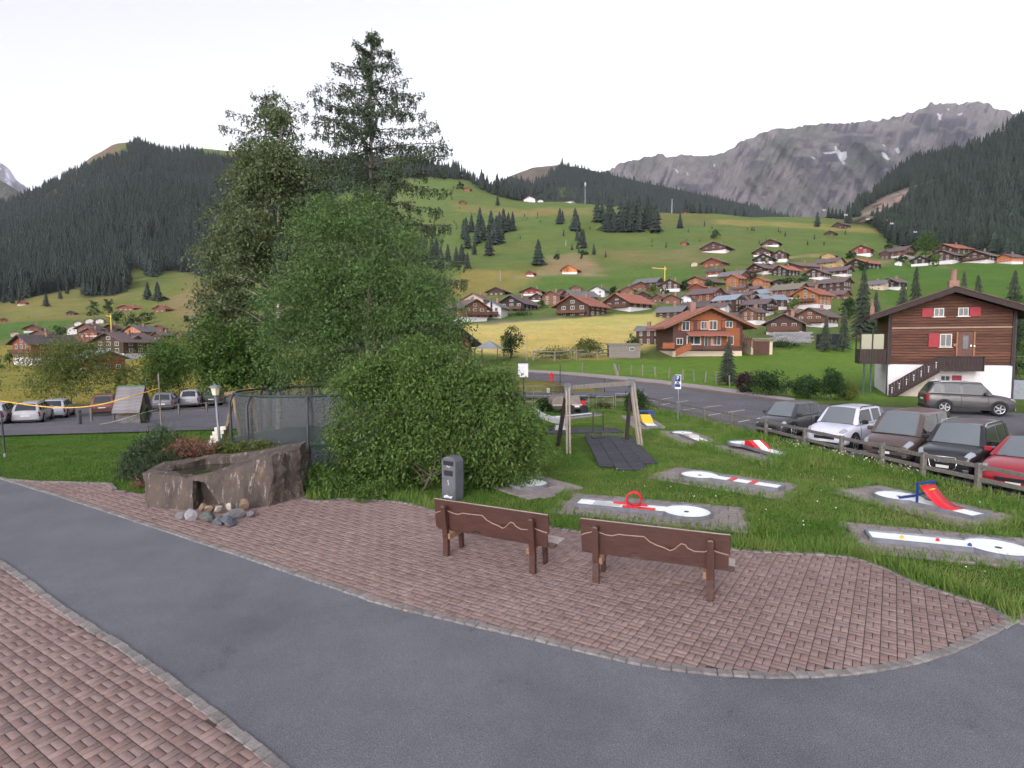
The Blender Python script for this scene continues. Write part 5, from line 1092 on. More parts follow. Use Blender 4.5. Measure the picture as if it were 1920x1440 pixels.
pb = T(1034, 716); t = empty('hydrant', pb, 0, 'small red hydrant on the grass verge', 'hydrant'); MB().lathe([(.12, 0), (.12, .5), (.17, .52), (.17, .72), (.1, .8), (.05, .86)], 10).build('body', REDP, t); MB().tube([(-.25, 0, .6), (.25, 0, .6)], .06, 8).build('outlet', REDP, t)
# railing and gate behind the swing
GALV = M('galvanised', col(150, 154, 162), col(120, 124, 132), .45, 5, metal=.5)
def railing(name, us, v_top, v_base, label, Y, mids=1):
    o = Vector((at(us[0], v_base, Y).x, Y, 0)); o.z = hz(o.x, Y); t = empty(name, o, 0, label, 'railing'); tops = []
    for u in us:
        x = at(u, v_base, Y).x; z0 = hz(x, Y); z1 = at(u, v_top, Y).z; MB().tube([Vector((x, Y, z0))-o, Vector((x, Y, z1))-o], .03, 6).build('post', GALV, t); tops.append((Vector((x, Y, z1))-o, Vector((x, Y, z0))-o))
    for k in range(mids+1):
        MB().tube([a.lerp(b, k*.45) for a, b in tops], .024, 6).build('rail', GALV, t)
    return t
railing('railing', [983, 998, 1036, 1053, 1080, 1104], 742, 768, 'grey tube railing behind the swing left of the gate', 34)
railing('gate', [1118, 1134, 1150], 744, 771, 'grey tube gate in the railing behind the swing', 33.8, 2)
railing('railing', [1154, 1180, 1211], 738, 766, 'grey tube railing in front of the hedge behind the swing', 34.2)
railing('railing', [975, 1000, 1037, 1052], 724, 752, 'thin far railing on the verge beside the road', 41)
pb = Vector((at(1028, 728, 40.8).x, 40.8, at(1028, 732, 40.8).z)); t = empty('small_sign', pb, 0, 'small white square sign hanging on the far railing', 'sign'); MB().box((0, 0, 0), (.2, .03, .27)).build('panel', WHITE, t); MB().box((0, -.018, .02), (.12, .006, .1)).build('sign_mark', M('sign_grey', col(150, 150, 156)), t)
for (u, vb, vt, lab) in ((1050,738,686,'thin bare post standing on the verge beside the hydrant'),(1133,748,710,'thin dark post on the verge right of the swing')):
    Y = 44; pb = Vector((at(u, vb, Y).x, Y, 0)); pb.z = hz(pb.x, Y); t = empty('thin_post', pb, 0, lab, 'post'); MB().tube([(0, 0, 0), (0, 0, at(u, vt, Y).z-pb.z)], .035, 6).build('post', METAL_D, t); MB().lathe([(.06, 0), (.06, .03)], 8, (0, 0, at(u, vt, Y).z-pb.z)).build('cap', METAL_D, t)
shrub(1024, 772, 34, 22, 2600, DARKL, 'low dark hedge left of the covered trailer', leaf=(.1, .06)); shrub(1195, 772, 50, 40, 5200, DARKL, 'clipped dark hedge behind the orange planks', leaf=(.1, .06)); shrub(1130, 766, 40, 14, 1500, OLIVEL, 'tall weeds behind the gate', 'plant', 'plant', leaf=(.16, .04))
# covered trailer with branches and a red motor machine
pb = T(1060, 775); t = empty('covered_trailer', pb, R(8), 'small dark trailer under a grey cover loaded with branches', 'trailer')
MB().prism([(-.75, .28), (.75, .28), (.85, .5), (-.85, .5)], -.5, .5).build('hull', METAL_D, t); MB().prism([(-.85, .5), (.75, .5), (.66, .95), (.2, 1.02), (-.6, .98), (-.85, .8)], -.5, .5).build('cover', M('trailer_cover', col(142, 132, 126), col(118, 108, 102), .9, 3, .4), t, bevel=.03)
MB().box((0, -.51, .5), (1.6, .02, .07)).build('trim', M('trim_pale', col(196, 176, 160)), t); MB().box((.52, -.515, .42), (.26, .02, .08)).build('plate', WHITE, t)
for s in (-1, 1): MB().lathe([(.1, -.06), (.28, -.07), (.28, .07), (.1, .06)], 14).build('wheel', BIN_D, t, loc=(.1, s*.56, .26), rot=(R(90), 0, 0))
mb = MB(); r_ = random.Random(5)
for k in range(9): y0 = r_.uniform(-.3, .3); mb.tube([(.4, y0, 1.0), (-.2, y0, 1.12+.05*k), (-.9-r_.random()*.4, y0+r_.uniform(-.2, .2), 1.1+.07*k)], [.03, .02, .008], 5)
mb.build('branches', BARK, t)
pb = T(1090, 775); t = empty('motor_hoe', pb, R(20), 'red motor hoe parked right of the covered trailer', 'machine'); MB().box((0, 0, .55), (.4, .35, .3), taper=.8).build('engine', REDP, t, bevel=.03); MB().box((.1, 0, .75), (.25, .2, .12)).build('tank', BIN_D, t)
for s in (-1, 1): MB().lathe([(.06, -.05), (.24, -.06), (.24, .06), (.06, .05)], 12).build('wheel', BIN_D, t, loc=(0, s*.3, .24), rot=(R(90), 0, 0)); MB().tube([(.1, s*.1, .7), (.5, s*.22, .95), (.8, s*.28, 1.0)], .02, 6).build('handlebar', METAL_D, t)
# wire fence along the far side of the road
wf = [(1092,703),(1160,706),(1183,708),(1205,709),(1229,711),(1254,713),(1281,716),(1302,719),(1322,722),(1344,725),(1368,729),(1393,733),(1417,736),(1445,740),(1475,744),(1508,748)]
P = [T(u, v-4) for u, v in wf]; t = empty('wire_fence', P[0], 0, 'wooden posts with thin wires along the far side of the road', 'fence'); r_ = random.Random(9)
for i, q in enumerate(P): h = r_.uniform(.95, 1.2); MB().tube([q-P[0]+Vector((0, 0, -.1)), q-P[0]+Vector((r_.uniform(-.12, .12), r_.uniform(-.1, .1), h))], r_.uniform(.05, .08), 7).build('post', WOOD_G, t)
for z in (.4, .8): MB().tube([q-P[0]+Vector((0, 0, z)) for q in P], .008, 4).build('wire', METAL_D, t)
P = [T(u, v) for u, v in ((1000,676),(1040,677),(1080,674),(1120,673),(1152,670))]; t = empty('board_fence', P[0], 0, 'pale weathered rail fence below the yellow meadow', 'fence')
for q in P: MB().bar(q-P[0], q-P[0]+Vector((0, 0, 1.3)), .2).build('post', WOOD_G, t)
for z in (.7, 1.2): MB().tube([q-P[0]+Vector((0, 0, z)) for q in P], .09, 4).build('rail', WOOD_G, t)
pb = T(1157, 706); t = empty('leaning_posts', pb, 0, 'two pale posts leaning together at the meadow edge', 'post'); MB().bar((0, 0, 0), (-.35, 0, 1.3), .16).build('post', WOOD_G, t); MB().bar((.15, .1, 0), (-.2, .1, 1.2), .1).build('post', PALEW, t)
# ================================================================== cars
def paint(name, c, metal=.1, rough=.35):
    if name in MATS: return MATS[name]
    m, n, l, b = nt(name); f = ramp(n, l, noise(n, l, 2.2, 5), .35, .7); l.new(mixc(n, l, f, c, tuple(x*.82+.012 for x in c[:3])+(1,)), b.inputs['Base Color'])
    b.inputs['Metallic'].default_value = min(metal, .15); b.inputs['Roughness'].default_value = rough; b.inputs['Specular IOR Level'].default_value = .3; b.inputs['Coat Weight'].default_value = .45; b.inputs['Coat Roughness'].default_value = .08; MATS[name] = m; return m
GLASS = glassmat('car_glass', (.03, .035, .04, 1), .03); WSCR = glassmat('windscreen_glass', (.10, .115, .13, 1), .02); WSCR.node_tree.nodes['Principled BSDF'].inputs['Specular IOR Level'].default_value = 1.0; WSCR.node_tree.nodes['Principled BSDF'].inputs['Coat Weight'].default_value = 1.0; TYRE = M('tyre', col(30, 30, 32), rough=.9); RIMM = M('alloy', col(168, 170, 174), col(120, 122, 126), .35, metal=.7); LAMP = glassmat('headlamp', col(142, 148, 156), .08); TAIL = M('tail_lamp', col(150, 22, 34), rough=.2); BLK = M('car_black', col(26, 26, 29), rough=.6); CHROME = M('chrome', col(206, 208, 212), rough=.2, metal=.9); PLATE = M('plate', col(222, 222, 220), col(200, 200, 198), .5); AMB = M('amber', col(200, 120, 40))  # windscreen base colour is lightened to stand in for the pale sky reflection
KIND = {'hatch': ([(0,.34),(.012,.42),(.035,.47),(.08,.525),(.14,.57),(.2,.60),(.26,.63),(.5,.645),(.94,.67),(.98,.67),(1,.60)], (.235,.42,.44,.62,.645,.80,.83,.88,.975)),
        'suv': ([(0,.36),(.012,.48),(.035,.53),(.08,.565),(.14,.59),(.2,.61),(.28,.63),(.5,.64),(.94,.655),(.98,.65),(1,.58)], (.26,.40,.42,.60,.625,.80,.83,.90,.985)),
        'mpv': ([(0,.32),(.012,.41),(.035,.46),(.08,.51),(.14,.55),(.2,.585),(.26,.60),(.5,.615),(.94,.63),(.98,.62),(1,.55)], (.19,.37,.39,.57,.595,.80,.83,.92,.985)),
        'lift': ([(0,.36),(.012,.45),(.035,.50),(.08,.555),(.14,.60),(.2,.625),(.28,.65),(.5,.67),(.9,.70),(.98,.70),(1,.60)], (.27,.46,.48,.62,.64,.74,.76,.78,.95))}
def car(loc, rz, L_, W_, H_, kind, pm, label, group, wb=.60, wr=.335, roof=None, rails=False, extra=None, front=True, trim=None, pitch=0.0):
    t = empty('parked_car', loc, rz, label, 'car', group); t.rotation_euler = (0, pitch, rz)
    prof, (xa, xb, s0, p0, p1, c0, c1, xc, xd) = KIND[kind]; X = lambda f: L_*(.5-f)
    st = [0, .012, .035, .08, .14, .2, .26, .36, .5, .64, .76, .86, .93, .97, .99, 1]; wk = ([0, .012, .035, .08, .14, .22, .8, .93, .98, 1], [.72, .80, .87, .935, .97, 1, 1, .97, .93, .84])
    zb0 = .15*H_; rows = []
    for f in st:
        zt = np.interp(f, [p[0] for p in prof], [p[1] for p in prof])*H_; w = np.interp(f, *wk)*W_/2; zb = zb0 + (.05*H_ if f < .02 or f > .98 else 0)*1.2; d = zt-zb
        half = [(0, zb), (.82*w, zb), (.96*w, zb+.10*d), (.995*w, zb+.32*d), (w, zb+.60*d), (.975*w, zb+.84*d), (.90*w, zt-.012), (.66*w, zt+.012*H_), (0, zt+.024*H_)]
        rows.append([(X(f), y, z) for y, z in half] + [(X(f), -y, z) for y, z in half[-2:0:-1]])
    m_ = len(rows[0]); v = [p for r in rows for p in r]; f_ = []
    for i in range(len(st)-1):
        for j in range(m_): f_.append((i*m_+j, i*m_+(j+1) % m_, (i+1)*m_+(j+1) % m_, (i+1)*m_+j))
    f_.append(tuple(range(m_))[::-1]); f_.append(tuple((len(st)-1)*m_+j for j in range(m_)))
    # cabin
    bel = lambda f: np.interp(f, [p[0] for p in prof], [p[1] for p in prof])*H_
    gx = [xa, xa+.3*(xb-xa), xa+.62*(xb-xa), xb-.02, xb+.02, p0, p1, c0, c1, xc, xc+.45*(xd-xc), xd]; full = [0, .34, .68, .955, .985, 1, 1, .99, .975, .94, .56, 0]; g = []
    for f, k in zip(gx, full):
        zb = bel(f)-.01; hgt_ = (H_-zb)*k; wb_ = np.interp(f, *wk)*W_/2*.93; wr_ = W_/2*(.74 if kind != 'lift' else .70)*(1 if f < xc else .96)
        wt = wb_ + (wr_-wb_)*k; cr_ = .022*H_
        pts = [(wb_+(wt-wb_)*q, zb+hgt_*q) for q in (0, .08, .5, .87)] + [(wt*.965, zb+hgt_*.965), (wt*.86, zb+hgt_), (wt*.45, zb+hgt_+cr_*.8*min(1, k+.3)), (0, zb+hgt_+cr_*min(1, k+.3))]
        g.append([(X(f)+(.03*L_*(1-(y/max(wt, .01))**2)*(1-k) if f <= xb else 0), y, z) for y, z in pts] + [(X(f)+(.03*L_*(1-(y/max(wt, .01))**2)*(1-k) if f <= xb else 0), -y, z) for y, z in pts[-2::-1]])
    gm = len(g[0]); b0 = len(v); v += [p for r in g for p in r]
    for i in range(len(g)-1):
        for j in range(gm-1): f_.append((b0+i*gm+j, b0+i*gm+j+1, b0+(i+1)*gm+j+1, b0+(i+1)*gm+j))
    mb = MB(); mb.v = v; mb.f = f_; body = mb.build('body', pm, t, True); sd = body.modifiers.new('round', 'SUBSURF'); sd.levels = sd.render_levels = 1
    def patch(grid, i0, i1, j0, j1, off, name, mat, parent, cx=None, du=(0, 0), dj=(0, 0)):
        """piece of the skin lifted off by a few millimetres, its ends pulled in"""
        pb_ = MB(); ni, nj = i1-i0+1, j1-j0+1
        for a in range(ni):
            for b in range(nj):
                i = i0+a; j = j0+b; p = Vector(grid[i][j])
                if a == 0 and du[0]: p = p.lerp(Vector(grid[i+1][j]), du[0])
                if a == ni-1 and du[1]: p = p.lerp(Vector(grid[i-1][j]), du[1])
                if b == 0 and dj[0]: p = p.lerp(Vector(grid[i][j+1]), dj[0])
                if b == nj-1 and dj[1]: p = p.lerp(Vector(grid[i][j-1]), dj[1])
                n_ = (p-Vector((cx if cx is not None else p.x*.9, 0, H_*.5))); n_.z *= 1.2; pb_.v.append(tuple(p+n_.normalized()*off))
        for a in range(ni-1):
            for b in range(nj-1): pb_.f.append((a*nj+b, a*nj+b+1, (a+1)*nj+b+1, (a+1)*nj+b))
        return pb_.build(name, mat, parent, True)
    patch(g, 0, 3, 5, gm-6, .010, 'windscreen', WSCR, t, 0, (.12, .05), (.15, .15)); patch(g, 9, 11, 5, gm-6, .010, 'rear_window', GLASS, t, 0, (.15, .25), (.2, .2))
    if roof: patch(g, 3, 9, 5, gm-6, .006, 'roof_panel', roof, t, 0)
    for (a, b) in ((1, 3), (gm-4, gm-2)):
        patch(g, 1, 5, a, b, .007, 'side_window', GLASS, t, None, (.25, .06)); patch(g, 6, 7, a, b, .007, 'side_window', GLASS, t)
        if kind != 'lift': patch(g, 8, 10, a, b, .007, 'side_window', GLASS, t, None, (.1, .45))
    fl = (4, 6)
    for s, (a, b) in ((1, (4, 6)), (-1, (m_-6, m_-4))):
        patch(rows, 1, 3, a+(1 if s > 0 else -1), b+(1 if s > 0 else -1), .012, 'headlight', LAMP, t, 0, (.0, .1), (.25, .45) if s > 0 else (.45, .25)); patch(rows, 13, 15, a-(1 if s > 0 else 0), b+(0 if s > 0 else 1), .010, 'tail_light', TAIL, t, 0, (.2, .1), (.5, .1) if s > 0 else (.1, .5))
    # front and rear trim
    MB().box((X(.004), 0, .335*H_), (.05, W_*.46, .07*H_)).build('grille', BLK, t, bevel=.012); MB().box((X(.006), 0, .205*H_), (.06, W_*.62, .065*H_)).build('air_intake', BLK, t, bevel=.012)
    MB().box((X(-.006), 0, .27*H_), (.02, .30, .075)).build('front_plate', PLATE, t); MB().box((X(1.004), 0, .44*H_), (.02, .46, .10)).build('rear_plate', PLATE, t); MB().box((X(.996), 0, .21*H_), (.07, W_*.74, .10*H_)).build('rear_bumper', BLK, t, bevel=.015)
    for s in (-1, 1):
        MB().box((X(.008), s*W_*.34, .22*H_), (.05, W_*.10, .05*H_)).build('fog_light', CHROME, t, bevel=.006)
        mr = MB().box((0, 0, 0), (.12, .20, .14)).build('wing_mirror', pm if not trim else trim, t, loc=(X(xa+.09), s*(W_*.5+.06), bel(xa)+.09), bevel=.03)
        if rails: MB().tube([(X(xb+.01), s*W_*.35, H_*.955), (X(xb+.05), s*W_*.355, H_+.03), (X(xc-.08), s*W_*.35, H_+.02), (X(xc), s*W_*.34, H_*.95)], .018, 6).build('roof_rail', rails, t, True)
        MB().box((0, s*(W_*.5-.005), zb0+.06), (L_*wb*.74, .03, .09)).build('sill', BLK, t)
        for e in (.5, -.5):
            cxw = X(.195 if e > 0 else .195+wb); rr = wr*1.0; arc = [(cxw+rr*1.17*math.cos(x), rr+rr*1.17*math.sin(x)) for x in np.linspace(-.25, math.pi+.25, 15)]
            MB().prism([(x, max(z, zb0*.9)) for x, z in arc], s*(W_*.5-.03), s*(W_*.5+.004)).build('wheel_arch', BLK, t)
            wo = MB().lathe([(rr*.62, -.10), (rr*.97, -.09), (rr, -.05), (rr, .06), (rr*.97, .10), (rr*.66, .105)], 24).build('wheel', TYRE, t, True, (cxw, s*(W_*.5-.085), rr), (R(-90*s), 0, 0))
            rm_ = MB().lathe([(.05, .085), (.06, .10), (rr*.12, .10), (rr*.12, .07)], 10)
            for k in range(5):
                a = 2*math.pi*k/5; rm_.bar((rr*.08*math.cos(a), rr*.08*math.sin(a), .09), (rr*.64*math.cos(a), rr*.64*math.sin(a), .092), rr*.17, .03)
            rm_.tube([(rr*.63*math.cos(x), rr*.63*math.sin(x), .095) for x in np.linspace(0, 2*math.pi, 21)], .022, 5, False); rm_.build('rim', RIMM, wo)
    def seam(f, j0, j1, s, name='door_seam', r=.007):
        i = max(k for k in range(len(st)-1) if st[k] <= f); q = (f-st[i])/(st[i+1]-st[i]); pts = []
        for j in range(j0, j1+1):
            p = Vector(rows[i][j]).lerp(Vector(rows[i+1][j]), q); pts.append((p.x, s*(abs(p.y)+.002), p.z))
        MB().tube(pts, r, 4).build(name, BLK, t)
    for s in (-1, 1):
        for f in (xa+.06, (p0+p1)/2, c0+.01): seam(min(f, .9), 2, 6, s)
        for f in (p0-.03, c0-.03): MB().box((X(f), s*(W_*.5-.004), bel(f)-.13), (.17, .03, .03)).build('door_handle', pm, t, bevel=.008)
    i0 = [Vector(g[0][j]) for j in range(5, gm-5)]; MB().tube([q+Vector((.015, 0, .012)) for q in i0], .014, 5).build('cowl', BLK, t)
    for yy in (-.28, .12): MB().tube([(X(xa)+.02*L_, yy*W_, bel(xa)+.02), (X(xa+.05), (yy+.25)*W_, bel(xa)+.10)], .008, 4).build('wiper', BLK, t)
    for f in (.0,):
        MB().box((0, 0, zb0+.03), (L_*.9, W_*.8, .06)).build('underbody', BLK, t)
    if extra: extra(t, X, L_, W_, H_, rows)
    return t
def carpos(x, y): return Vector((x, y, hz(x, y)+.03))
def rings4(t, X, L_, W_, H_, rows):
    mb = MB().tube([(X(-.004), W_*.22, .39*H_), (X(-.004), W_*.20, .26*H_), (X(-.002), W_*.13, .19*H_), (X(-.002), -W_*.13, .19*H_), (X(-.004), -W_*.20, .26*H_), (X(-.004), -W_*.22, .39*H_), (X(.004), -W_*.18, .45*H_), (X(.004), W_*.18, .45*H_), (X(-.004), W_*.22, .39*H_)], .016, 6); mb.build('grille_frame', CHROME, t, True)
    for k in range(4): MB().tube([(X(-.012), (k-1.5)*.085+.055*math.cos(x), .385*H_+.055*math.sin(x)) for x in np.linspace(0, 2*math.pi, 17)], .009, 5, False).build('emblem_ring', CHROME, t, True)
def badge(t, X, L_, W_, H_, rows): MB().lathe([(.05, 0), (.045, .015)], 14).build('emblem', CHROME, t, loc=(X(-.004), 0, .43*H_), rot=(0, R(90), 0))
def kgrille(t, X, L_, W_, H_, rows): badge(t, X, L_, W_, H_, rows); MB().box((X(.002), 0, .42*H_), (.03, W_*.56, .016)).build('chrome_bar', CHROME, t); MB().box((X(.0), 0, .385*H_), (.03, W_*.54, .014)).build('chrome_bar', CHROME, t)
GRP = 'cars parked along the rail fence'; hd = R(180+37); kx, kz = .85, .95
ax = Vector((math.cos(R(37)), math.sin(R(37))))
def parkcar(fx_, fy_, L_, W_, H_, *a, **k):
    L_ *= kx; W_ *= kx; H_ *= kz; c = Vector((fx_, fy_)) + ax*L_/2; return car(carpos(c.x, c.y), hd, L_, W_, H_, *a, **k)
parkcar(10.6, 24.1, 4.03, 1.69, 1.49, 'hatch', paint('paint_dark_grey', col(58, 58, 64)), 'small dark grey hatchback at the far left end of the fence row', GRP, extra=badge)
parkcar(11.3, 21.1, 4.38, 1.84, 1.61, 'suv', paint('paint_white_silver', col(206, 206, 222), .25), 'pale silver SUV with black roof rails parked in the fence row', GRP, rails=BLK, extra=kgrille, trim=BLK)
parkcar(11.85, 18.5, 4.75, 1.90, 1.72, 'mpv', paint('paint_brown', col(86, 70, 68)), 'brown people carrier in the middle of the fence row', GRP, extra=kgrille)
parkcar(12.2, 16.45, 4.38, 1.83, 1.60, 'suv', paint('paint_black', col(36, 36, 42)), 'black SUV with silver roof rails and ringed grille', GRP, rails=CHROME, extra=rings4, roof=paint('paint_roof_grey', col(92, 88, 92)))
parkcar(12.5, 14.45, 4.95, 1.96, 1.45, 'lift', paint('paint_red', col(150, 26, 42), .3), 'red saloon with black roof nearest the camera in the fence row', GRP, roof=paint('paint_black', col(36, 36, 42)))
cpos = at(1812, 700, 31.6); car(carpos(cpos.x, 31.6), R(-20), 4.0, 1.75, 1.70, 'suv', paint('paint_anthracite', col(70, 67, 68)), 'dark grey SUV seen from the side in front of the log chalet', None, rails=CHROME, pitch=R(1.0), wr=.37)
GRP = 'cars parked beyond the left lawn'
def leftcar(u, v, h, L_, W_, H_, kind, pm, label, k=.92, **kw):
    p = T(u, v); f = Vector((math.cos(R(h)), math.sin(R(h)))); c = Vector((p.x, p.y)) + f*L_*k/2; return car(carpos(c.x, c.y), R(h), L_*k, W_*k, H_*k, kind, pm, label, GRP, **kw)
SILV = paint('paint_silver', col(172, 172, 178), .4)
leftcar(-22, 799, 118, 4.2, 1.75, 1.5, 'hatch', SILV, 'pale silver car cut off by the left edge')
leftcar(48, 796, 118, 4.4, 1.76, 1.50, 'suv', SILV, 'silver estate car with roof rails second from the left', rails=BLK)
leftcar(98, 787, 118, 4.3, 1.74, 1.48, 'hatch', paint('paint_silver_blue', col(176, 178, 190), .4), 'silver hatchback with rounded rear beside the willow bush')
leftcar(192, 782, 114, 4.6, 1.85, 1.72, 'mpv', paint('paint_maroon', col(112, 62, 54), .35), 'reddish brown people carrier behind the play hut', rails=BLK)
leftcar(304, 772, 112, 4.25, 1.82, 1.56, 'suv', paint('paint_steel', col(116, 116, 124), .4), 'steel grey car just right of the play hut')
leftcar(354, 766, 110, 4.34, 1.80, 1.68, 'suv', SILV, 'silver SUV with roof bars beside the steel grey car', rails=BLK)
leftcar(396, 763, 110, 4.5, 1.85, 1.70, 'suv', paint('paint_black_blue', col(52, 54, 62)), 'dark SUV at the right end of the left car row')
# ================================================================== chalets
WALLS = {'db': (74, 54, 48), 'br': (112, 78, 62), 'or': (150, 98, 64), 'bk': (52, 44, 44), 'wh': (200, 197, 199), 're': (122, 58, 52), 'be': (186, 166, 146), 'ye': (164, 136, 92), 'rb': (122, 70, 56), 'ob': (196, 116, 74)}
ROOFS = {'m': (100, 85, 86), 'g': (104, 102, 106), 'r': (150, 94, 78), 'b': (128, 140, 152), 'd': (80, 72, 74), 'y': (118, 112, 100)}
def wallm(k): return M('chalet_wall_'+k, col(*WALLS[k]), tuple(x*.75 for x in col(*WALLS[k])[:3])+(1,), .85, 1.2, .5, 9, stretch=(.2, .2, 5) if k not in ('wh', 'be') else None, rand=.08)
def roofm(k): return M('chalet_roof_'+k, col(*ROOFS[k]), tuple(x*.8 for x in col(*ROOFS[k])[:3])+(1,), .85, 1.5, .5, 8, rand=.10)
WPLINTH = M('white_render', col(206, 202, 204), col(182, 178, 180), .9, 2, .2, 30); FRAME = M('window_frame', col(200, 197, 192)); PANE = glassmat('window_pane', (.035, .04, .048, 1), .08); WOODRAIL = M('balcony_wood', col(96, 64, 50), col(70, 48, 40), .85, 6); BRICKC = M('chimney_brick', col(146, 112, 98), col(116, 88, 78), .9, 8)
_wm = {}
def window(parent, x, y, z, w, h, face='y', sgn=-1, frame=FRAME, pane=PANE):
    k = (round(w, 1), round(h, 1), frame.name)
    if k not in _wm:
        fr = .08*max(.7, w); w, h = max(.4, k[0]), max(.4, k[1]); mb = MB()
        for c, s in (((-w/2+fr/2, 0, 0), (fr, .08, h)), ((w/2-fr/2, 0, 0), (fr, .08, h)), ((0, 0, h/2-fr/2), (w-2*fr, .08, fr)), ((0, 0, -h/2+fr/2), (w-2*fr, .08, fr)), ((0, 0, 0), (fr*.7, .07, h-2*fr))): mb.box(c, s)
        _wm[k] = (mb.mesh('window', frame), MB().box((0, .012, 0), (w-fr, .04, h-fr)).mesh('pane', pane))
    rot = 0 if face == 'y' and sgn < 0 else math.pi if face == 'y' else (-math.pi/2 if sgn < 0 else math.pi/2)
    o = link('window', _wm[k][0], parent, (x, y, z), (0, 0, rot)); link('pane', _wm[k][1], o); return o
def chalet(p, rz, w, d, hr, wall, roof, plinth, label, name='chalet', rows=2, cols=3, over=None, pitch=.40, balc=False, side=False, chim=True, group=None, cat='house'):
    t = empty(name, p, rz, label, cat, group); hw = max(1.6, hr-w/2*pitch); ph = (hw*.36 if plinth else .0); ov = over if over is not None else min(1.3, .12*w+.2)
    if ph: MB().box((0, d/2, ph/2-.6), (w, d, ph+1.2)).build('plinth', WPLINTH, t)
    e = .04 if ph else 0; b0 = ph if ph else -1.2
    MB().prism([(-w/2-e, b0), (w/2+e, b0), (w/2+e, hw), (0, hw+w/2*pitch), (-w/2-e, hw)], -e, d+e).build('wall', wallm(wall), t)
    mb = MB(); th = max(.18, .02*w); x1 = w/2+ov; z0 = hw-ov*pitch; zr = hw+w/2*pitch
    for s in (-1, 1): mb.prism([(0, zr+.02), (s*x1, z0+.02), (s*x1, z0+.02+th), (0, zr+.02+th)] if s > 0 else [(0, zr+.02), (0, zr+.02+th), (s*x1, z0+.02+th), (s*x1, z0+.02)], -ov, d+ov*.8)
    rf = mb.build('roof', roofm(roof), t)
    if chim: MB().box((w*.18, d*.45, zr+.25), (.55, .55, 1.3)).build('chimney', BRICKC, rf)
    usable = hw-ph; ww = min(1.25, w*.13); wh_ = min(1.25, usable*.34)
    def face_rows(axis, sgn, width, pos, nr, nc):
        for r in range(nr):
            z = (ph + usable*(.30 if nr == 1 else (.24+.52*r/max(1, nr-1)))) if not (nr == 1 and plinth) else ph+usable*.5
            n_ = nc if r < 2 else max(1, nc-1)
            for c in range(n_):
                o = (c+.5)/n_*width*.86-width*.43
                if axis == 'y': window(t, o, pos, z, ww, wh_)
                else: window(t, pos, d/2+o, z, ww, wh_, 'x', sgn)
    face_rows('y', -1, w, -.03-e, rows, cols)
    if rows > 1 and w > 7: window(t, 0, -.03-e, hw+w/2*pitch*.34, ww, wh_*.8)
    if side:
        s = side; face_rows('x', s, d, s*(w/2+.03+e), rows, cols)
    if balc:
        zb = ph+usable*.52; MB().box((0, -.75, zb-.75), (w*.9, 1.3, .12)).build('balcony_floor', WOODRAIL, t); MB().box((0, -1.38, zb-.3), (w*.9, .08, .85)).build('balcony_rail', WOODRAIL, t)
    return t
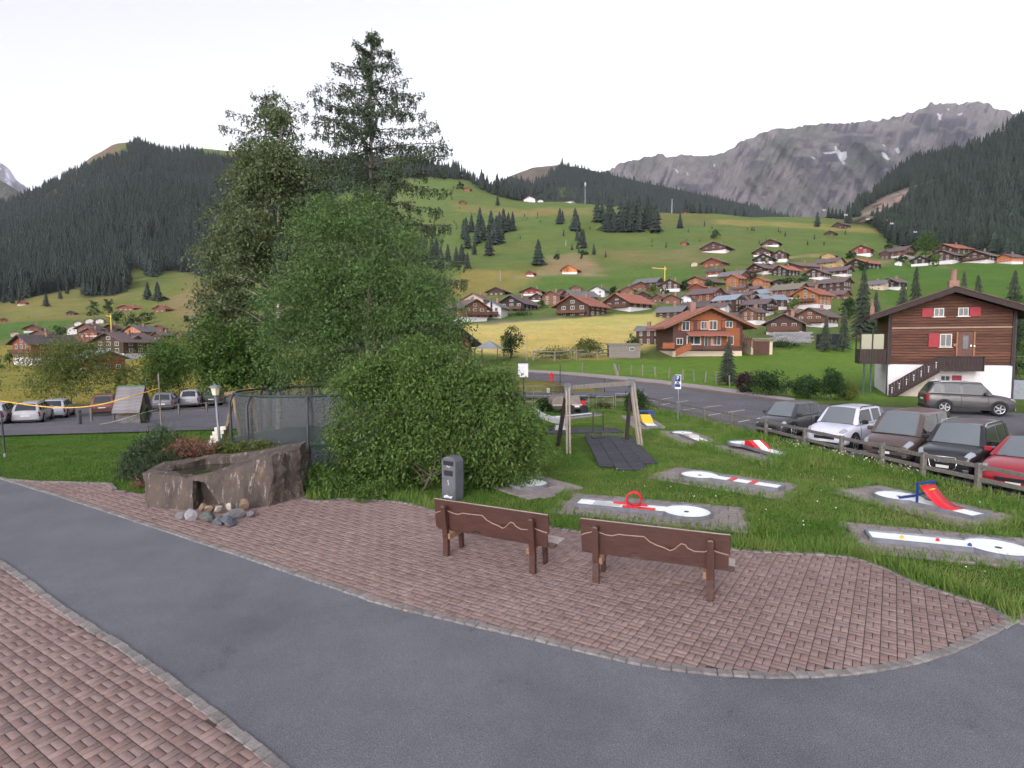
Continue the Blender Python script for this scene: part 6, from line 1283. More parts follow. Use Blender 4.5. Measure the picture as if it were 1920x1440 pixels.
H = [  # left end, right end, base line, ridge line, turn, wall, roof, white base, label
 (840,907,604,564,35,'br','m',1,'brown chalet with white ground floor at the left end of the village'),
 (871,918,577,552,-25,'be','m',0,'beige gabled house behind the left white houses'),
 (902,949,596,566,-20,'wh','g',0,'white house with grey roof beside the slim cypress'),
 (940,1004,582,556,-30,'bk','m',0,'black chalet with white framed windows above the hedge'),
 (917,954,553,540,-20,'db','d',0,'low dark chalet above the white house'),
 (982,1022,553,540,-15,'re','d',1,'red painted house in the upper left of the village'),
 (996,1022,565,551,-10,'db','m',1,'small dark house below the red painted one'),
 (1020,1056,571,547,-15,'br','m',0,'brown chalet right of the black chalet'),
 (1046,1064,556,543,-10,'br','d',0,'small brown chalet behind the brown one'),
 (1059,1118,567,545,-60,'br','g',0,'wide grey roofed chalet with glazed gable end'),
 (1053,1135,592,556,-32,'db','r',0,'large dark chalet with reddish roof at the upper edge of the yellow meadow'),
 (1143,1220,582,552,-42,'db','r',1,'dark farmhouse with orange red roof and pale ground floor'),
 (1109,1142,557,538,-20,'wh','d',0,'white house with dark roof behind the large dark chalet'),
 (1072,1090,546,538,-10,'br','m',0,'tiny brown house at the upper edge of the village'),
 (1163,1189,554,538,10,'br','m',0,'brown chalet above the orange red farmhouse'),
 (1176,1217,545,530,20,'br','m',0,'low brown chalet on the upper village road'),
 (1197,1241,543,522,70,'db','g',0,'dark grey roofed house left of the crane'),
 (1245,1283,546,525,-15,'db','m',1,'dark chalet right of the yellow crane'),
 (1190,1217,562,548,15,'db','d',0,'dark roofed chalet behind the orange red farmhouse'),
 (1249,1280,569,554,-10,'br','d',0,'small brown chalet with one wide white window'),
 (1279,1301,568,555,-15,'wh','d',0,'small white and brown house beside the wide white window chalet'),
 (1057,1087,513,499,-15,'ob','r',1,'bright orange house alone on the hillside'),
 (988,1004,518,508,-20,'re','r',1,'tiny red hut on the hillside left of the orange house'),
 (984,1007,379,370,-15,'wh','r',0,'white hotel with red roof on the skyline'),
 (1009,1018,379,375,0,'wh','g',0,'tiny white shed beside the skyline hotel'),
 (1053,1077,380,376,70,'wh','g',0,'long low white building on the skyline'),
 (863,872,383,377,0,'rb','m',0,'tiny brown hut on the upper meadow left'),
 (870,884,358,352,-20,'rb','r',0,'small brown hut below the ridge forest'),
 (804,832,546,536,-40,'br','m',0,'brown huts half hidden by the larch branches'),
 (1240,1290,597,575,70,'db','g',0,'large grey roofed barn behind the brown orange chalet'),
 (1199,1233,645,613,75,'db','g',0,'grey roofed shed left of the brown orange chalet'),
 (1326,1376,473,455,-20,'db','m',1,'dark chalet with long white terrace high above the village'),
 (1437,1465,462,450,-10,'db','d',1,'topmost dark chalet above the village'),
 (1421,1452,480,465,-15,'db','m',1,'dark chalet in the stepped group, upper left'),
 (1455,1480,491,471,-10,'db','d',1,'dark chalet in the stepped group, right one'),
 (1423,1457,494,477,-15,'bk','m',1,'dark chalet in the stepped group, lowest'),
 (1326,1367,499,485,-25,'rb','m',0,'reddish brown chalet alone left of the stepped group'),
 (1331,1357,518,504,80,'rb','d',1,'low house with white base below the reddish brown chalet'),
 (1298,1308,499,494,0,'be','y',0,'tiny pale hut left of the reddish brown chalet'),
 (1414,1469,513,494,-50,'db','m',1,'dark long chalet below the stepped group'),
 (1458,1499,517,498,-40,'bk','r',0,'black chalet with orange roof in the upper village'),
 (1481,1542,508,492,-50,'br','m',0,'wide brown chalet right of the orange roofed black one'),
 (1520,1559,524,504,-25,'db','m',1,'dark chalet with broad grey brown roof in the upper right village'),
 (1558,1598,518,500,75,'db','m',1,'long dark house with a white end wall'),
 (1540,1582,502,484,70,'ye','m',0,'yellowish house behind the long dark house'),
 (1548,1571,485,474,-10,'ye','y',0,'small pale wooden house at the upper village edge'),
 (1358,1404,524,508,65,'br','g',0,'grey roofed brown house with wide skylights'),
 (1368,1400,538,516,-35,'or','r',0,'orange chalet left of the copper leaved tree'),
 (1417,1444,542,521,-35,'or','r',0,'orange yellow chalet right of the copper leaved tree'),
 (1295,1355,538,519,-35,'or','m',0,'broad orange brown chalet in the left middle of the village'),
 (1300,1336,546,534,-35,'rb','r',0,'red roofed low house in the left middle of the village'),
 (1303,1355,563,541,65,'rb','m',0,'wide brown roofed house in front of the red roofed low one'),
 (1345,1384,559,544,-40,'br','m',0,'brown roofed chalet right of the wide brown one'),
 (1384,1421,567,547,60,'br','m',0,'brown house left of the glass roofed one'),
 (1421,1463,557,542,70,'br','b',0,'house with shiny blue grey roof in the village centre'),
 (1461,1515,567,533,68,'br','y',1,'large barn with mossy grey roof'),
 (1503,1559,581,541,-30,'or','r',1,'bright orange brown chalet with white base and red shutters'),
 (1349,1397,584,554,60,'db','b',0,'dark barn with bluish metal roof'),
 (1405,1451,591,562,70,'bk','m',1,'black barn on a white base'),
 (1426,1476,582,553,-60,'db','b',1,'dark barn with pale blue grey roof'),
 (1334,1367,593,569,75,'wh','m',0,'white walled house behind the brown orange chalet roof'),
 (1372,1422,607,587,-60,'bk','m',0,'low black barn beside the brown orange chalet'),
 (1399,1435,609,578,-35,'br','m',1,'brown house with white base behind the low black barn'),
 (1455,1514,629,591,-8,'db','m',1,'brown chalet with white ground floor above the slate retaining wall'),
 (1509,1573,613,579,-25,'br','m',1,'brown and white chalet right above the retaining wall'),
 (1552,1596,549,522,70,'db','m',0,'big dark brown roof at the right end of the village'),
 (1555,1594,561,545,70,'br','m',0,'low brown roof below the big dark one'),
 (1455,1475,535,528,0,'bk','d',0,'tiny dark roof on the green village slope'),
 (1403,1428,549,539,70,'br','m',0,'small brown roof left of the large barn'),
 (1286,1336,586,566,70,'bk','d',0,'long dark roof left of the white walled house'),
 (1380,1402,548,537,60,'br','m',0,'small brown roof below the orange chalets'),
 (1510,1556,544,528,-60,'br','m',0,'brown roof between the large barn and the white ended house'),
 (1465,1500,549,537,70,'db','g',0,'grey roof strip just above the large barn'),
 (1440,1470,572,556,-50,'br','m',0,'brown gable between the two blue grey roofs'),
 (1362,1386,577,562,-40,'db','d',0,'small dark roof right of the wide brown house'),
 (1478,1506,598,580,-40,'br','m',1,'small brown house in front of the leafy village tree'),
 (1228,1258,566,552,-40,'br','m',0,'brown roof at the left foot of the village'),
 (1608,1639,480,461,-10,'re','m',1,'red brown three storey house with white base at the upper right'),
 (1602,1652,503,485,-35,'bk','r',0,'black chalet with reddish roof below the red brown house'),
 (1669,1715,485,463,65,'br','m',1,'brown roofed farmhouse left of the bright green tree'),
 (1656,1671,486,471,-10,'db','m',0,'small dark hut left of the brown roofed farmhouse'),
 (1720,1746,498,481,-10,'bk','d',1,'small black chalet below the bright green tree'),
 (1762,1805,494,470,-25,'db','m',1,'dark chalet right of the bright green tree'),
 (1771,1824,476,457,-40,'db','r',0,'large barn with reddish roof above the dark chalet'),
 (1826,1873,493,470,-25,'db','m',1,'dark chalet with white ground floor at the far upper right'),
 (1885,1918,495,476,-40,'ob','m',1,'orange walled small house at the right edge'),
 (1665,1700,543,522,-35,'bk','m',1,'black chalet behind the roof of the log chalet'),
 (1631,1668,543,526,75,'be','g',0,'grey roofed pale shed left of the black chalet'),
 (1682,1692,498,493,0,'wh','y',0,'tiny pale hut on the bright green field'),
 (1569,1595,428,417,-35,'db','d',0,'dark hut on the ridge meadow below the cable cars'),
 (1553,1571,442,433,-20,'db','d',0,'dark hut lower on the ridge meadow'),
 (1279,1291,460,453,-15,'rb','d',0,'tiny brown hut on the hillside left of the village top'),
 (1284,1298,390,384,-15,'rb','m',0,'tiny hut on the ridge beside the spruce row'),
 (1785,1815,437,426,20,'be','m',0,'pale house half hidden in the right forest'),
 (125,144,627,612,-20,'wh','g',1,'small pale house left of the brown farm group'),
 (144,181,629,608,-35,'br','m',0,'brown farmhouse in the left village'),
 (152,184,632,616,-30,'rb','m',1,'brown farmhouse with white base in front of the other'),
 (192,220,622,609,-25,'db','d',0,'dark chalet behind the left crane'),
 (160,172,606,598,-10,'wh','d',0,'tiny white house on the left slope, left of a pair'),
 (179,191,606,598,-10,'wh','d',0,'tiny white house on the left slope, right of a pair'),
 (139,150,611,604,-10,'wh','d',0,'tiny white house below the pair on the left slope'),
 (59,91,633,622,-40,'br','m',0,'brown roofed barn behind the grey roofed chalet'),
 (43,69,623,609,-10,'br','m',1,'brown chalet with white base on the left meadow'),
 (32,46,573,564,-15,'rb','r',1,'red brown hut with white base high on the left slope'),
 (125,139,591,584,-20,'db','d',0,'dark hut alone on the left slope'),
 (220,259,582,572,-40,'br','r',0,'long red brown farmhouse on the left slope'),
 (288,315,585,573,-35,'br','r',0,'red brown chalet on the left slope nearer the birch'),
 (0,9,604,598,0,'rb','m',0,'brown hut at the left edge of the slope'),
 (19,29,631,625,0,'be','g',0,'small grey shed on the left meadow'),
 (284,305,622,611,-20,'rb','m',0,'brown chalet right of the orange walled house'),
 (286,322,638,622,-60,'db','m',0,'dark low roof right of the orange walled house'),
 (330,362,636,624,-60,'br','m',0,'low brown roof half hidden by the hazel bush'),
 (357,370,607,597,0,'db','d',1,'small dark house at the right end of the left slope'),
 (299,311,564,556,0,'bk','d',0,'tiny dark hut below the left forest'),
 (280,303,661,637,-5,'bk','d',0,'small black gable with a white window in the left village'),
 (233,281,634,611,-50,'ob','g',0,'orange walled house with grey roof in the left village'),
 (24,108,684,631,-68,'rb','d',1,'large dark roofed chalet with white base at the far left'),
 (108,174,666,633,-70,'br','r',0,'barn with red brown roof in the left village'),
]
for (u0, u1, vb, vt, ang_, wl2, rf2, pl2, lab) in H:
    p = T((u0+u1)/2, vb); s = p.y/FPX; wp = (u1-u0)*s*1.16; a = R(abs(ang_)); hr = (vb-vt)*s*1.06; sg = 1 if ang_ >= 0 else -1
    # footprint w x d turned by a shows wp across
    ratio = 1.05 if abs(ang_) < 55 else 1.5
    w = wp/(math.cos(a)+ratio*math.sin(a)); d = w*ratio
    pit = min(.52, .5*hr/(w/2)); px_ = u1-u0; rz = R(ang_)*.9-math.atan2(p.x, p.y)
    rows = 2 if (vb-vt) > 16 else 1; cols = 3 if px_ > 36 else 2
    c_ = Vector((math.sin(rz), -math.cos(rz)))*d/2        # front face centre relative to the house middle
    if px_ < 14: rows, cols = 1, 1
    chalet((p.x+c_.x, p.y+d*.35+c_.y, p.z-.15), rz, w, d, hr, wl2, rf2, bool(pl2), lab, rows=rows, cols=cols, pitch=pit, side=(-1 if ang_ > 0 else 1) if abs(ang_) > 20 and px_ > 20 else 0, chim=px_ > 24, balc=px_ > 44, name='chalet', group='village houses')
# ---- farm chalet with dormer, left
p = T(216, 676); s = p.y/FPX
t = chalet((p.x-1.5, p.y, p.z), R(-12), 9.0, 10.5, 7.2, 'db', 'm', True, 'large brown chalet with a dormer in the left village', rows=2, cols=3, pitch=.46, side=1, group='village houses')
dm = MB().prism([(-.95, 4.3), (.95, 4.3), (.95, 5.6), (0, 6.15), (-.95, 5.6)], -1, 1.4); o = dm.build('dormer', wallm('br'), t, loc=(2.6, 5.2, .35), rot=(0, 0, R(90))); MB().prism([(-1.3, 5.42), (0, 6.15), (1.3, 5.42), (1.3, 5.57), (0, 6.3), (-1.3, 5.57)], -1.4, 1.6).build('dormer_roof', roofm('m'), o)
p = T(225, 694); chalet((p.x-2.6, p.y, p.z-.1), R(60), 7.2, 8.2, 4.4, 'rb', 'b', False, 'brown shed with a shiny grey roof in front of the dormer chalet', rows=1, cols=3, pitch=.42, side=-1, chim=False, group='village houses')
# ---- mauve barn roof behind the larch tips and the grey tent
p = T(868, 686); chalet((p.x-1.5, p.y-2, p.z), R(55), 9, 13, 5.4, 'br', 'm', False, 'mauve roofed barn half hidden by the drooping larch tips', rows=1, cols=2, pitch=.5, side=-1, chim=False, group=None)
p = T(918, 682); t = empty('garden_pavilion', p, 0, 'grey pointed pavilion tent beside the mauve roofed barn', 'pavilion'); MB().lathe([(2.4, 2.0), (.08, 3.1)], 4).build('canopy', M('tent_grey', col(126, 128, 134)), t, rot=(0, 0, R(30)))
for k in range(4): a = R(30)+k*math.pi/2; MB().tube([(2.2*math.cos(a), 2.2*math.sin(a), -.3), (2.2*math.cos(a), 2.2*math.sin(a), 2.05)], .07, 6).build('pole', METAL_D, t)
# ---- weathered plank shed left of the brown orange chalet
p = T(1172, 672); t = empty('plank_shed', p, 0, 'weathered grey plank shed left of the brown orange chalet', 'shed'); me = MB().box((0, 0, 1.0), (.36, .06, 2.0)).mesh('plank', WOOD_G)
for k in range(11): link('plank', me, t, (-2+.385*k, random.uniform(-.015, .015), random.uniform(-.05, .05)))
MB().box((0, 1.5, 1.9), (4.6, 3.2, .12), (R(4), 0, 0)).build('roof', roofm('y'), t); MB().box((0, 1.3, .95), (4.1, 2.4, 1.9)).build('wall', WOOD_G, t)
window(t, .9, -.06, 1.25, .6, .5)

# ================================================================== log chalet on the right
Yc = 41.5; s = Yc/FPX; x0 = at(1777, 700, Yc).x; zb = hz(x0, Yc); w = 7.2; t = empty('log_chalet', (x0, Yc, zb), R(-25), 'brown log chalet with white ground floor, outside stair and red shutters', 'house')
LOGW = M('log_plank', col(102, 64, 47), col(60, 40, 34), .75, 1.4, .6, 14, stretch=(.5, 4, 7), rand=.22); DKW = M('dark_stained_wood', col(58, 44, 42), col(42, 34, 34), .8, 5, .3, stretch=(3, 3, .6)); SHUT = M('red_shutter', col(150, 32, 46), col(124, 26, 38), .6); ROOFT = M('roof_tile', col(124, 100, 94), col(96, 78, 74), .85, 3, .3, rand=.15)
z1, zr, pit = 2.3, 7.75, .375; hw = zr-.35-w/2*pit; dd = 7.0
MB().box((0, dd/2, z1/2-.5), (w, dd, z1+1.0)).build('plinth', M('rough_render', col(220, 214, 218), col(196, 190, 194), .95, 3, .8, 26), t)
MB().prism([(-w/2+.06, z1), (w/2-.06, z1), (w/2-.06, hw), (0, hw+w/2*pit-.02), (-w/2+.06, hw)], .05, dd).build('wall', wallm('br'), t)
z = z1; k = 0; r_ = random.Random(4)
while z < zr-.75:
    h = .195; zt = z+h; half = w/2+.02 if zt < hw else max(.2, (zr-.4-zt)/pit); pr = r_.uniform(0, .018)+(.02 if k % 2 else 0)
    if abs(z-4.85) < .1: MB().box((0, -.03, 4.93), (w+.1, .14, .10)).build('string_board', M('pale_string', col(150, 128, 112)), t); z += .2; k += 1; continue
    MB().box((0, .03-pr, z+h/2), (2*half, .10, h-.022)).build('plank', LOGW, t, bevel=.026); z += h; k += 1
for s_ in (-1, 1): MB().box((s_*(w/2-.02), -.02, (z1+hw)/2), (.22, .2, hw-z1)).build('corner_post', DKW, t)
ov, hs_ = 1.1, 5.0
mb = MB(); th = .24
for s_ in (-1, 1): mb.prism([(0, zr-.28), (s_*hs_, zr-.28-hs_*pit), (s_*hs_, zr-.28-hs_*pit+th), (0, zr-.28+th)] if s_ > 0 else [(0, zr-.28), (0, zr-.28+th), (s_*hs_, zr-.28-hs_*pit+th), (s_*hs_, zr-.28-hs_*pit)], -ov, dd+.9)
rf = mb.build('roof', DKW, t)
tile_me = MB().box((0, 0, 0), (.40, .34, .035)).mesh('tile', ROOFT)
for s_ in (-1, 1):
    for i in range(17):
        for j in range(9):
            f = (i+.5)/17*hs_; o = link('tile', tile_me, rf, (s_*f, -ov+.05+.345*j, zr-.28-f*pit+th+.03), (0, s_*(math.atan(pit)-.07), 0))
    MB().prism([(0, zr-.42), (s_*hs_, zr-.42-hs_*pit), (s_*hs_, zr-.06-hs_*pit), (0, zr-.06)] if s_ > 0 else [(0, zr-.42), (0, zr-.06), (s_*hs_, zr-.06-hs_*pit), (s_*hs_, zr-.42-hs_*pit)], -ov-.06, -ov-.005).build('barge_board', DKW, rf)
    MB().box((s_*(hs_*.5), dd*.45+1.0, zr-.28-hs_*.5*pit+th+.02), (hs_/math.cos(math.atan(pit)), dd-2.9, .03), (0, s_*math.atan(pit), 0)).build('rear_tiles', ROOFT, rf)
for (x, y, h, r2) in ((.62, 2.6, 1.75, .3), (-4.35, 3.5, 1.2, .14)):
    zz = zr-abs(x)*pit-.1; c_ = MB().box((x, y, zz+h*.28), (r2*2.0, r2*2.0, h*.6)).build('chimney', BRICKC, rf); MB().lathe([(r2*.62, zz+h*.5), (r2*.62, zz+h), (r2*.72, zz+h), (r2*.72, zz+h+.07)], 12, (x, y, 0)).build('flue', BRICKC, rf)
def cx(u): return (u-1777)*Yc/FPX*.93
def cz(v): return at(1777, v, Yc).z-zb
for (u, v, ww, hh, sh) in ((1757,585.5,.62,.55,-1), (1797,585.5,.62,.55,1), (1770.5,638,.66,.92,-1)):
    wn_ = window(t, cx(u), -.10, cz(v), ww, hh); MB().box((cx(u)+sh*(ww*.5+.36), -.10, cz(v)), (.62, .05, hh+.08)).build('shutter', SHUT, t); MB().box((cx(u), -.13, cz(v)-hh/2-.05), (ww+.16, .12, .05)).build('sill', FRAME, t)
wn_ = window(t, cx(1773), -.03, cz(709), .62, .4); MB().box((cx(1792), -.04, cz(709)), (.55, .05, .4)).build('shutter', SHUT, t)
dr = MB().box((cx(1803), -.09, cz(646)), (.85, .08, 1.75)).build('door', M('door_wood', col(94, 58, 46), col(74, 46, 38), .6, 4), t); MB().box((cx(1803), -.135, cz(642)), (.3, .02, .9)).build('door_pane', PANE, dr); MB().box((cx(1803)+.3, -.15, cz(648)), (.05, .06, .12)).build('handle', CHROME, dr)
for e in (-.49, .49): MB().box((cx(1803)+e, -.11, cz(646)), (.10, .12, 1.8)).build('door_frame', M('frame_wood', col(140, 96, 66)), t)
MB().lathe([(.06, 0), (.05, .09)], 10).build('wall_lamp', WHITE, t, loc=(cx(1817), -.15, cz(649)), rot=(R(90), 0, 0))
MB().lathe([(.11, 0), (.11, .05)], 12).build('wall_ornament', BRICKC, t, loc=(cx(1786), -.13, cz(647)), rot=(R(90), 0, 0))
# landing and stair
zl = cz(669)-.1; xl0, xl1 = cx(1755), cx(1825)
MB().box(((xl0+xl1)/2, -.75, zl-.08), (xl1-xl0, 1.4, .12)).build('landing', DKW, t)
bme = MB().box((0, 0, 0), (.16, .04, 1.0)).mesh('rail_board', DKW); n_ = int((xl1-xl0)/.17)
for i in range(n_): link('rail_board', bme, t, (xl0+.085+i*.17, -1.46+random.uniform(-.006, .006), cz(681)))
MB().box(((xl0+xl1)/2, -1.46, cz(668)), (xl1-xl0+.1, .12, .08)).build('hand_rail', DKW, t); MB().box((xl1, -.75, cz(681)), (.06, 1.4, 1.0)).build('end_panel', DKW, t)
xs0, zs0 = cx(1671), cz(737); xs1, zs1 = xl0, cz(681); n_ = int((xs1-xs0)/.17)
for i in range(n_):
    f = (i+.5)/n_; link('rail_board', bme, t, (xs0+(xs1-xs0)*f, -1.46+random.uniform(-.006, .006), zs0+(zs1-zs0)*f))
MB().bar((xs0, -1.46, zs0+.52), (xs1, -1.46, zs1+.52), .12, .08).build('hand_rail', DKW, t); MB().bar((xs0, -1.40, zs0-.5), (xs1, -1.40, zs1-.5), .08, .2).build('stringer', DKW, t)
cut = M('rail_cutout', col(206, 200, 204))
for i in range(7):
    f = (i+.5)/7; MB().lathe([(.045, 0), (.045, .01)], 8).build('rail_cutout', cut, t, loc=(xs0+(xs1-xs0)*f, -1.485, zs0+(zs1-zs0)*f+.22), rot=(R(90), 0, 0)); MB().box((xs0+(xs1-xs0)*f, -1.49, zs0+(zs1-zs0)*f-.02), (.035, .01, .3)).build('rail_cutout', cut, t)
for i in range(11):
    f = (i+.5)/11; MB().box((xs0+(xs1-xs0)*f, -.75, zs0+(zs1-zs0)*f-.45), (.3, 1.3, .05)).build('step', DKW, t)
MB().prism([(xs0+.4, -.3), (xs1, -.3), (xs1, zs1-.75), ], -.16, -.02).build('stair_wall', M('stair_render', col(196, 182, 172)), t)
# glazed balcony on the left side
xb0, xb1 = cx(1622), cx(1668); MB().box(((xb0+xb1)/2, 1.6, cz(682)), (xb1-xb0, 3.2, .15)).build('balcony_floor', DKW, t)
for i in range(10): link('rail_board', bme, t, (xb0+.09+i*.17, 0.0+random.uniform(-.006, .006), cz(668)))
for i in range(17): link('rail_board', bme, t, (xb0, .2+i*.17, cz(668)), (0, 0, R(90)))
for (xx, yy) in ((xb0+.05, 0), ((xb0+xb1)/2, 0), (xb0+.05, 3.1)): MB().box((xx, yy+.05, cz(640)), (.09, .09, 1.9)).build('balcony_post', DKW, t)
MB().box(((xb0+xb1)/2, .06, cz(640)), (xb1-xb0-.2, .02, 1.1)).build('balcony_glass', glassmat('balcony_glass', col(120, 122, 96), .15), t)
for u in (1632, 1645): MB().tube([(cx(u), .3, -.4), (cx(u), .3, cz(684))], .07, 8).build('support_post', M('green_post', col(62, 84, 86)), t)
MB().box((w/2+.5, .6, .6), (.75, .5, 1.4)).build('utility_box', METAL_G, t)
MB().tube([(-w/2-.06, -.08, -.2), (-w/2-.06, -.08, hw)], .05, 8).build('downpipe', METAL_D, t); MB().tube([(w/2+.06, -.08, -.2), (w/2+.06, -.08, hw)], .05, 8).build('downpipe', METAL_D, t)

# ================================================================== brown and orange chalet in the middle distance
p = T(1318, 668); Ym = p.y; k_ = Ym/FPX; x0 = p.x; zb = p.z; w = 9.6*Ym/81; t = empty('orange_brown_chalet', (x0+.6, Ym, zb), R(1), 'brown chalet with orange boards and red tiled roof beside the young spruce', 'house'); f_ = Ym/81
def mx(u): return (u-1318)*k_
def mz(v): return at(1318, v, Ym).z-zb
zr = mz(579); pit = .44; hw = zr-w/2*pit; dd = 8.5
MB().box((0, dd/2, mz(658)/2-.5), (w, dd, mz(658)+1.0)).build('plinth', M('cream_render', col(206, 190, 166), rough=.9), t)
MB().prism([(-w/2-.03, mz(658)), (w/2+.03, mz(658)), (w/2+.03, hw), (0, zr), (-w/2-.03, hw)], -.03, dd).build('wall', M('brown_board', col(88, 58, 52), col(68, 46, 43), .8, 1.4, .5, 10, stretch=(.3, .3, 5)), t)
ORB = M('orange_board', col(146, 86, 52), col(118, 68, 42), .75, 2, .4, 9, stretch=(.3, .3, 5))
for i in range(5):
    z = hw+.55+.3*i; half = (zr-.12-z-.3)/pit
    if half > .4: MB().box((0, -.06-.02*(i % 2), z+.15), (2*half*.98, .06, .29)).build('gable_board', ORB, t, bevel=.01)
for i in range(9): MB().box((w*.36, -.06-.015*(i % 2), mz(650)+.28*i+.2), (w*.2, .06, .27)).build('gable_board', ORB, t, bevel=.01)
mb = MB(); xl_ = w/2+1.6
for s_ in (-1, 1): mb.prism([(0, zr+.05), (s_*xl_, zr+.05-xl_*pit), (s_*xl_, zr+.3-xl_*pit), (0, zr+.3)] if s_ > 0 else [(0, zr+.05), (0, zr+.3), (s_*xl_, zr+.3-xl_*pit), (s_*xl_, zr+.05-xl_*pit)], -1.3, dd+.8)
rf = mb.build('roof', M('red_roof_tile', col(158, 100, 84), col(126, 78, 68), .85, 4, .6, 14, stretch=(1, 3, 1)), t)
tm = MB().box((0, 0, 0), (.62, 1.0, .05)).mesh('tile_strip', M('red_tile_strip', col(166, 108, 92), col(134, 84, 74), .85, 4, rand=.2))
for i in range(11):
    for j in range(10): g_ = (i+.5)/11*xl_; link('tile_strip', tm, rf, (-g_, -1.25+.55+1.02*j, zr+.34-g_*pit), (0, -math.atan(pit)+.05, 0))
for s_ in (-1, 1): MB().bar((0, -1.34, zr+.17), (s_*xl_, -1.34, zr+.17-xl_*pit), .06, .34).build('barge_board', M('barge_wood', col(120, 84, 66)), rf)
MB().box((-1.2, 3, zr+.3), (.7, .7, 1.6)).build('chimney', BRICKC, rf)
for (u, v, ww, hh) in ((1275,611,1.1,1.3), (1310,610,.9,1.1), (1327,610,1.2,1.3), (1358,608,1.0,.9), (1264,640,.9,.9), (1291,638,2.0,1.3), (1318,640,1.0,1.4), (1335,638,1.2,1.4), (1361,638,.9,1.2)):
    window(t, mx(u)*.98, -.10, mz(v), ww, hh)
    if v < 620 or u > 1310:
        for e in (-1, 1): MB().box((mx(u)*.98+e*(ww/2+.28), -.10, mz(v)), (.42, .05, hh)).build('shutter', ORB, t)
o = MB().prism([(-.0, 0), (-1.5, -.55), (-1.5, -.45), (0, .12)], mx(1276), mx(1356), 'x').build('porch_roof', MATS['red_roof_tile'], t, loc=(0, -.05, mz(623))); MB().box(((mx(1276)+mx(1356))/2, -1.2, mz(652)), (mx(1356)-mx(1276), .1, .5)).build('porch_wall', MATS['brown_board'], t)
for u in (1278, 1304, 1354): MB().bar((mx(u), -1.35, mz(658)), (mx(u), -1.35, mz(631)), .14).build('porch_post', WOODRAIL, t)
for i in range(11): f = i/10; MB().box((mx(1252)+(mx(1278)-mx(1252))*f, -1.9, mz(661)+(mz(649)-mz(661))*f), (.2, .06, 1.0)).build('stair_board', ORB, t)
MB().box((mx(1240), -.6, mz(652)), (1.6, 1.2, .1)).build('balcony_floor', ORB, t); MB().box((mx(1240), -1.2, mz(648)), (1.6, .06, .8)).build('balcony_rail', ORB, t)
for i in range(9): f = i/8; MB().box((mx(1408)-(mx(1408)-mx(1378))*f, -1.2, mz(652)+(mz(634)-mz(652))*f), (.18, .06, 1.1)).build('stair_board', WOODRAIL, t)
p = T(1428, 665); t = empty('garage', (p.x, p.y, p.z), 0, 'small cream garage with a brown door right of the orange brown chalet', 'garage'); g_ = p.y/FPX
MB().box((0, 2.5, 14*g_-.3), (40*g_, 5, 28*g_+.6)).build('wall', M('cream_render', col(206, 190, 166)), t); MB().box((0, 2.3, 29.5*g_), (44*g_, 5.8, .25)).build('roof', roofm('y'), t); MB().box((-1*g_, -.04, 12.5*g_), (30*g_, .08, 25*g_)).build('garage_door', M('garage_brown', col(84, 52, 46), rough=.6), t)
# retaining wall of slate slabs with a hedge
p = T(1490, 642); t = empty('retaining_wall', p, 0, 'grey slate retaining wall below the village chalets', 'wall'); g_ = p.y/FPX; sm_ = MB().box((0, 0, 0), (.98, .5, .30)).mesh('slate_block', M('slate', col(138, 136, 138), col(106, 104, 108), .9, 3, .5, rand=.2), bevel=.02)
for r in range(6):
    for c in range(int(80*g_)): link('slate_block', sm_, t, ((c-40*g_)*1.0+(.5 if r % 2 else 0), random.uniform(-.03, .03)+r*.12, .1+.31*r))
shrub(1470, 652, 70, 12, 1800, DARKL, 'low clipped hedge below the slate retaining wall', leaf=(.2, .12)); shrub(975, 592, 60, 6, 900, DARKL, 'long clipped hedge below the black chalet', leaf=(.3, .2))
p = T(921, 597); spruce(p, 38*p.y/FPX, 'slim dark cypress in front of the white house', None, True, .6)

# ================================================================== masts, cranes, cable cars
YCR = M('crane_yellow', col(206, 172, 84)); 
def crane(u, vb, vt, jib, label):
    p = T(u, vb); s = p.y/FPX; h = (vb-vt)*s; t = empty('tower_crane', p, 0, label, 'crane'); MB().bar((0, 0, 0), (0, 0, h), 1.5*s, 1.5*s).build('mast', YCR, t); MB().bar((jib[0]*s, 0, h), (jib[1]*s, 0, h-2*s), 1.3*s, 1.3*s).build('jib', YCR, t); MB().bar((0, 0, h), (0, 0, h+3*s), 1.2*s).build('tower_head', YCR, t)
crane(1246, 545, 503, (-24, 3), 'yellow tower crane at the left end of the village'); crane(209, 625, 592, (-9, 2), 'small yellow tower crane in the left village')
def mast(u, vb, vt, label, name='mast', cat='mast', r=.9, head=None):
    p = T(u, vb); s = p.y/FPX; h = (vb-vt)*s; t = empty(name, p, 0, label, cat); MB().tube([(0, 0, 0), (0, 0, h)], [r*s, r*.6*s], 6).build('shaft', GALV, t)
    if head: MB().box((0, 0, h-head*s), (2.6*s, 2.6*s, head*1.6*s)).build('head', GALV, t)
    return t
mast(1097, 376, 337, 'telecom mast with antennas on the hilltop', 'telecom_mast', 'mast', .7, 4); mast(1260, 384, 358, 'thin mast on the ridge right of the hilltop clump'); mast(938, 528, 508, 'white ski lift pylon on the mown hillside', 'lift_pylon', 'pylon'); mast(1061, 461, 450, 'small white lift mast between hillside spruces', 'lift_mast', 'pylon')
mast(988, 676, 625, 'thin pole beside the round dark tree', 'thin_pole', 'pole', .7); mast(1663, 440, 412, 'cable car tower at the forest edge', 'cable_tower', 'pylon', 1.0, 2)
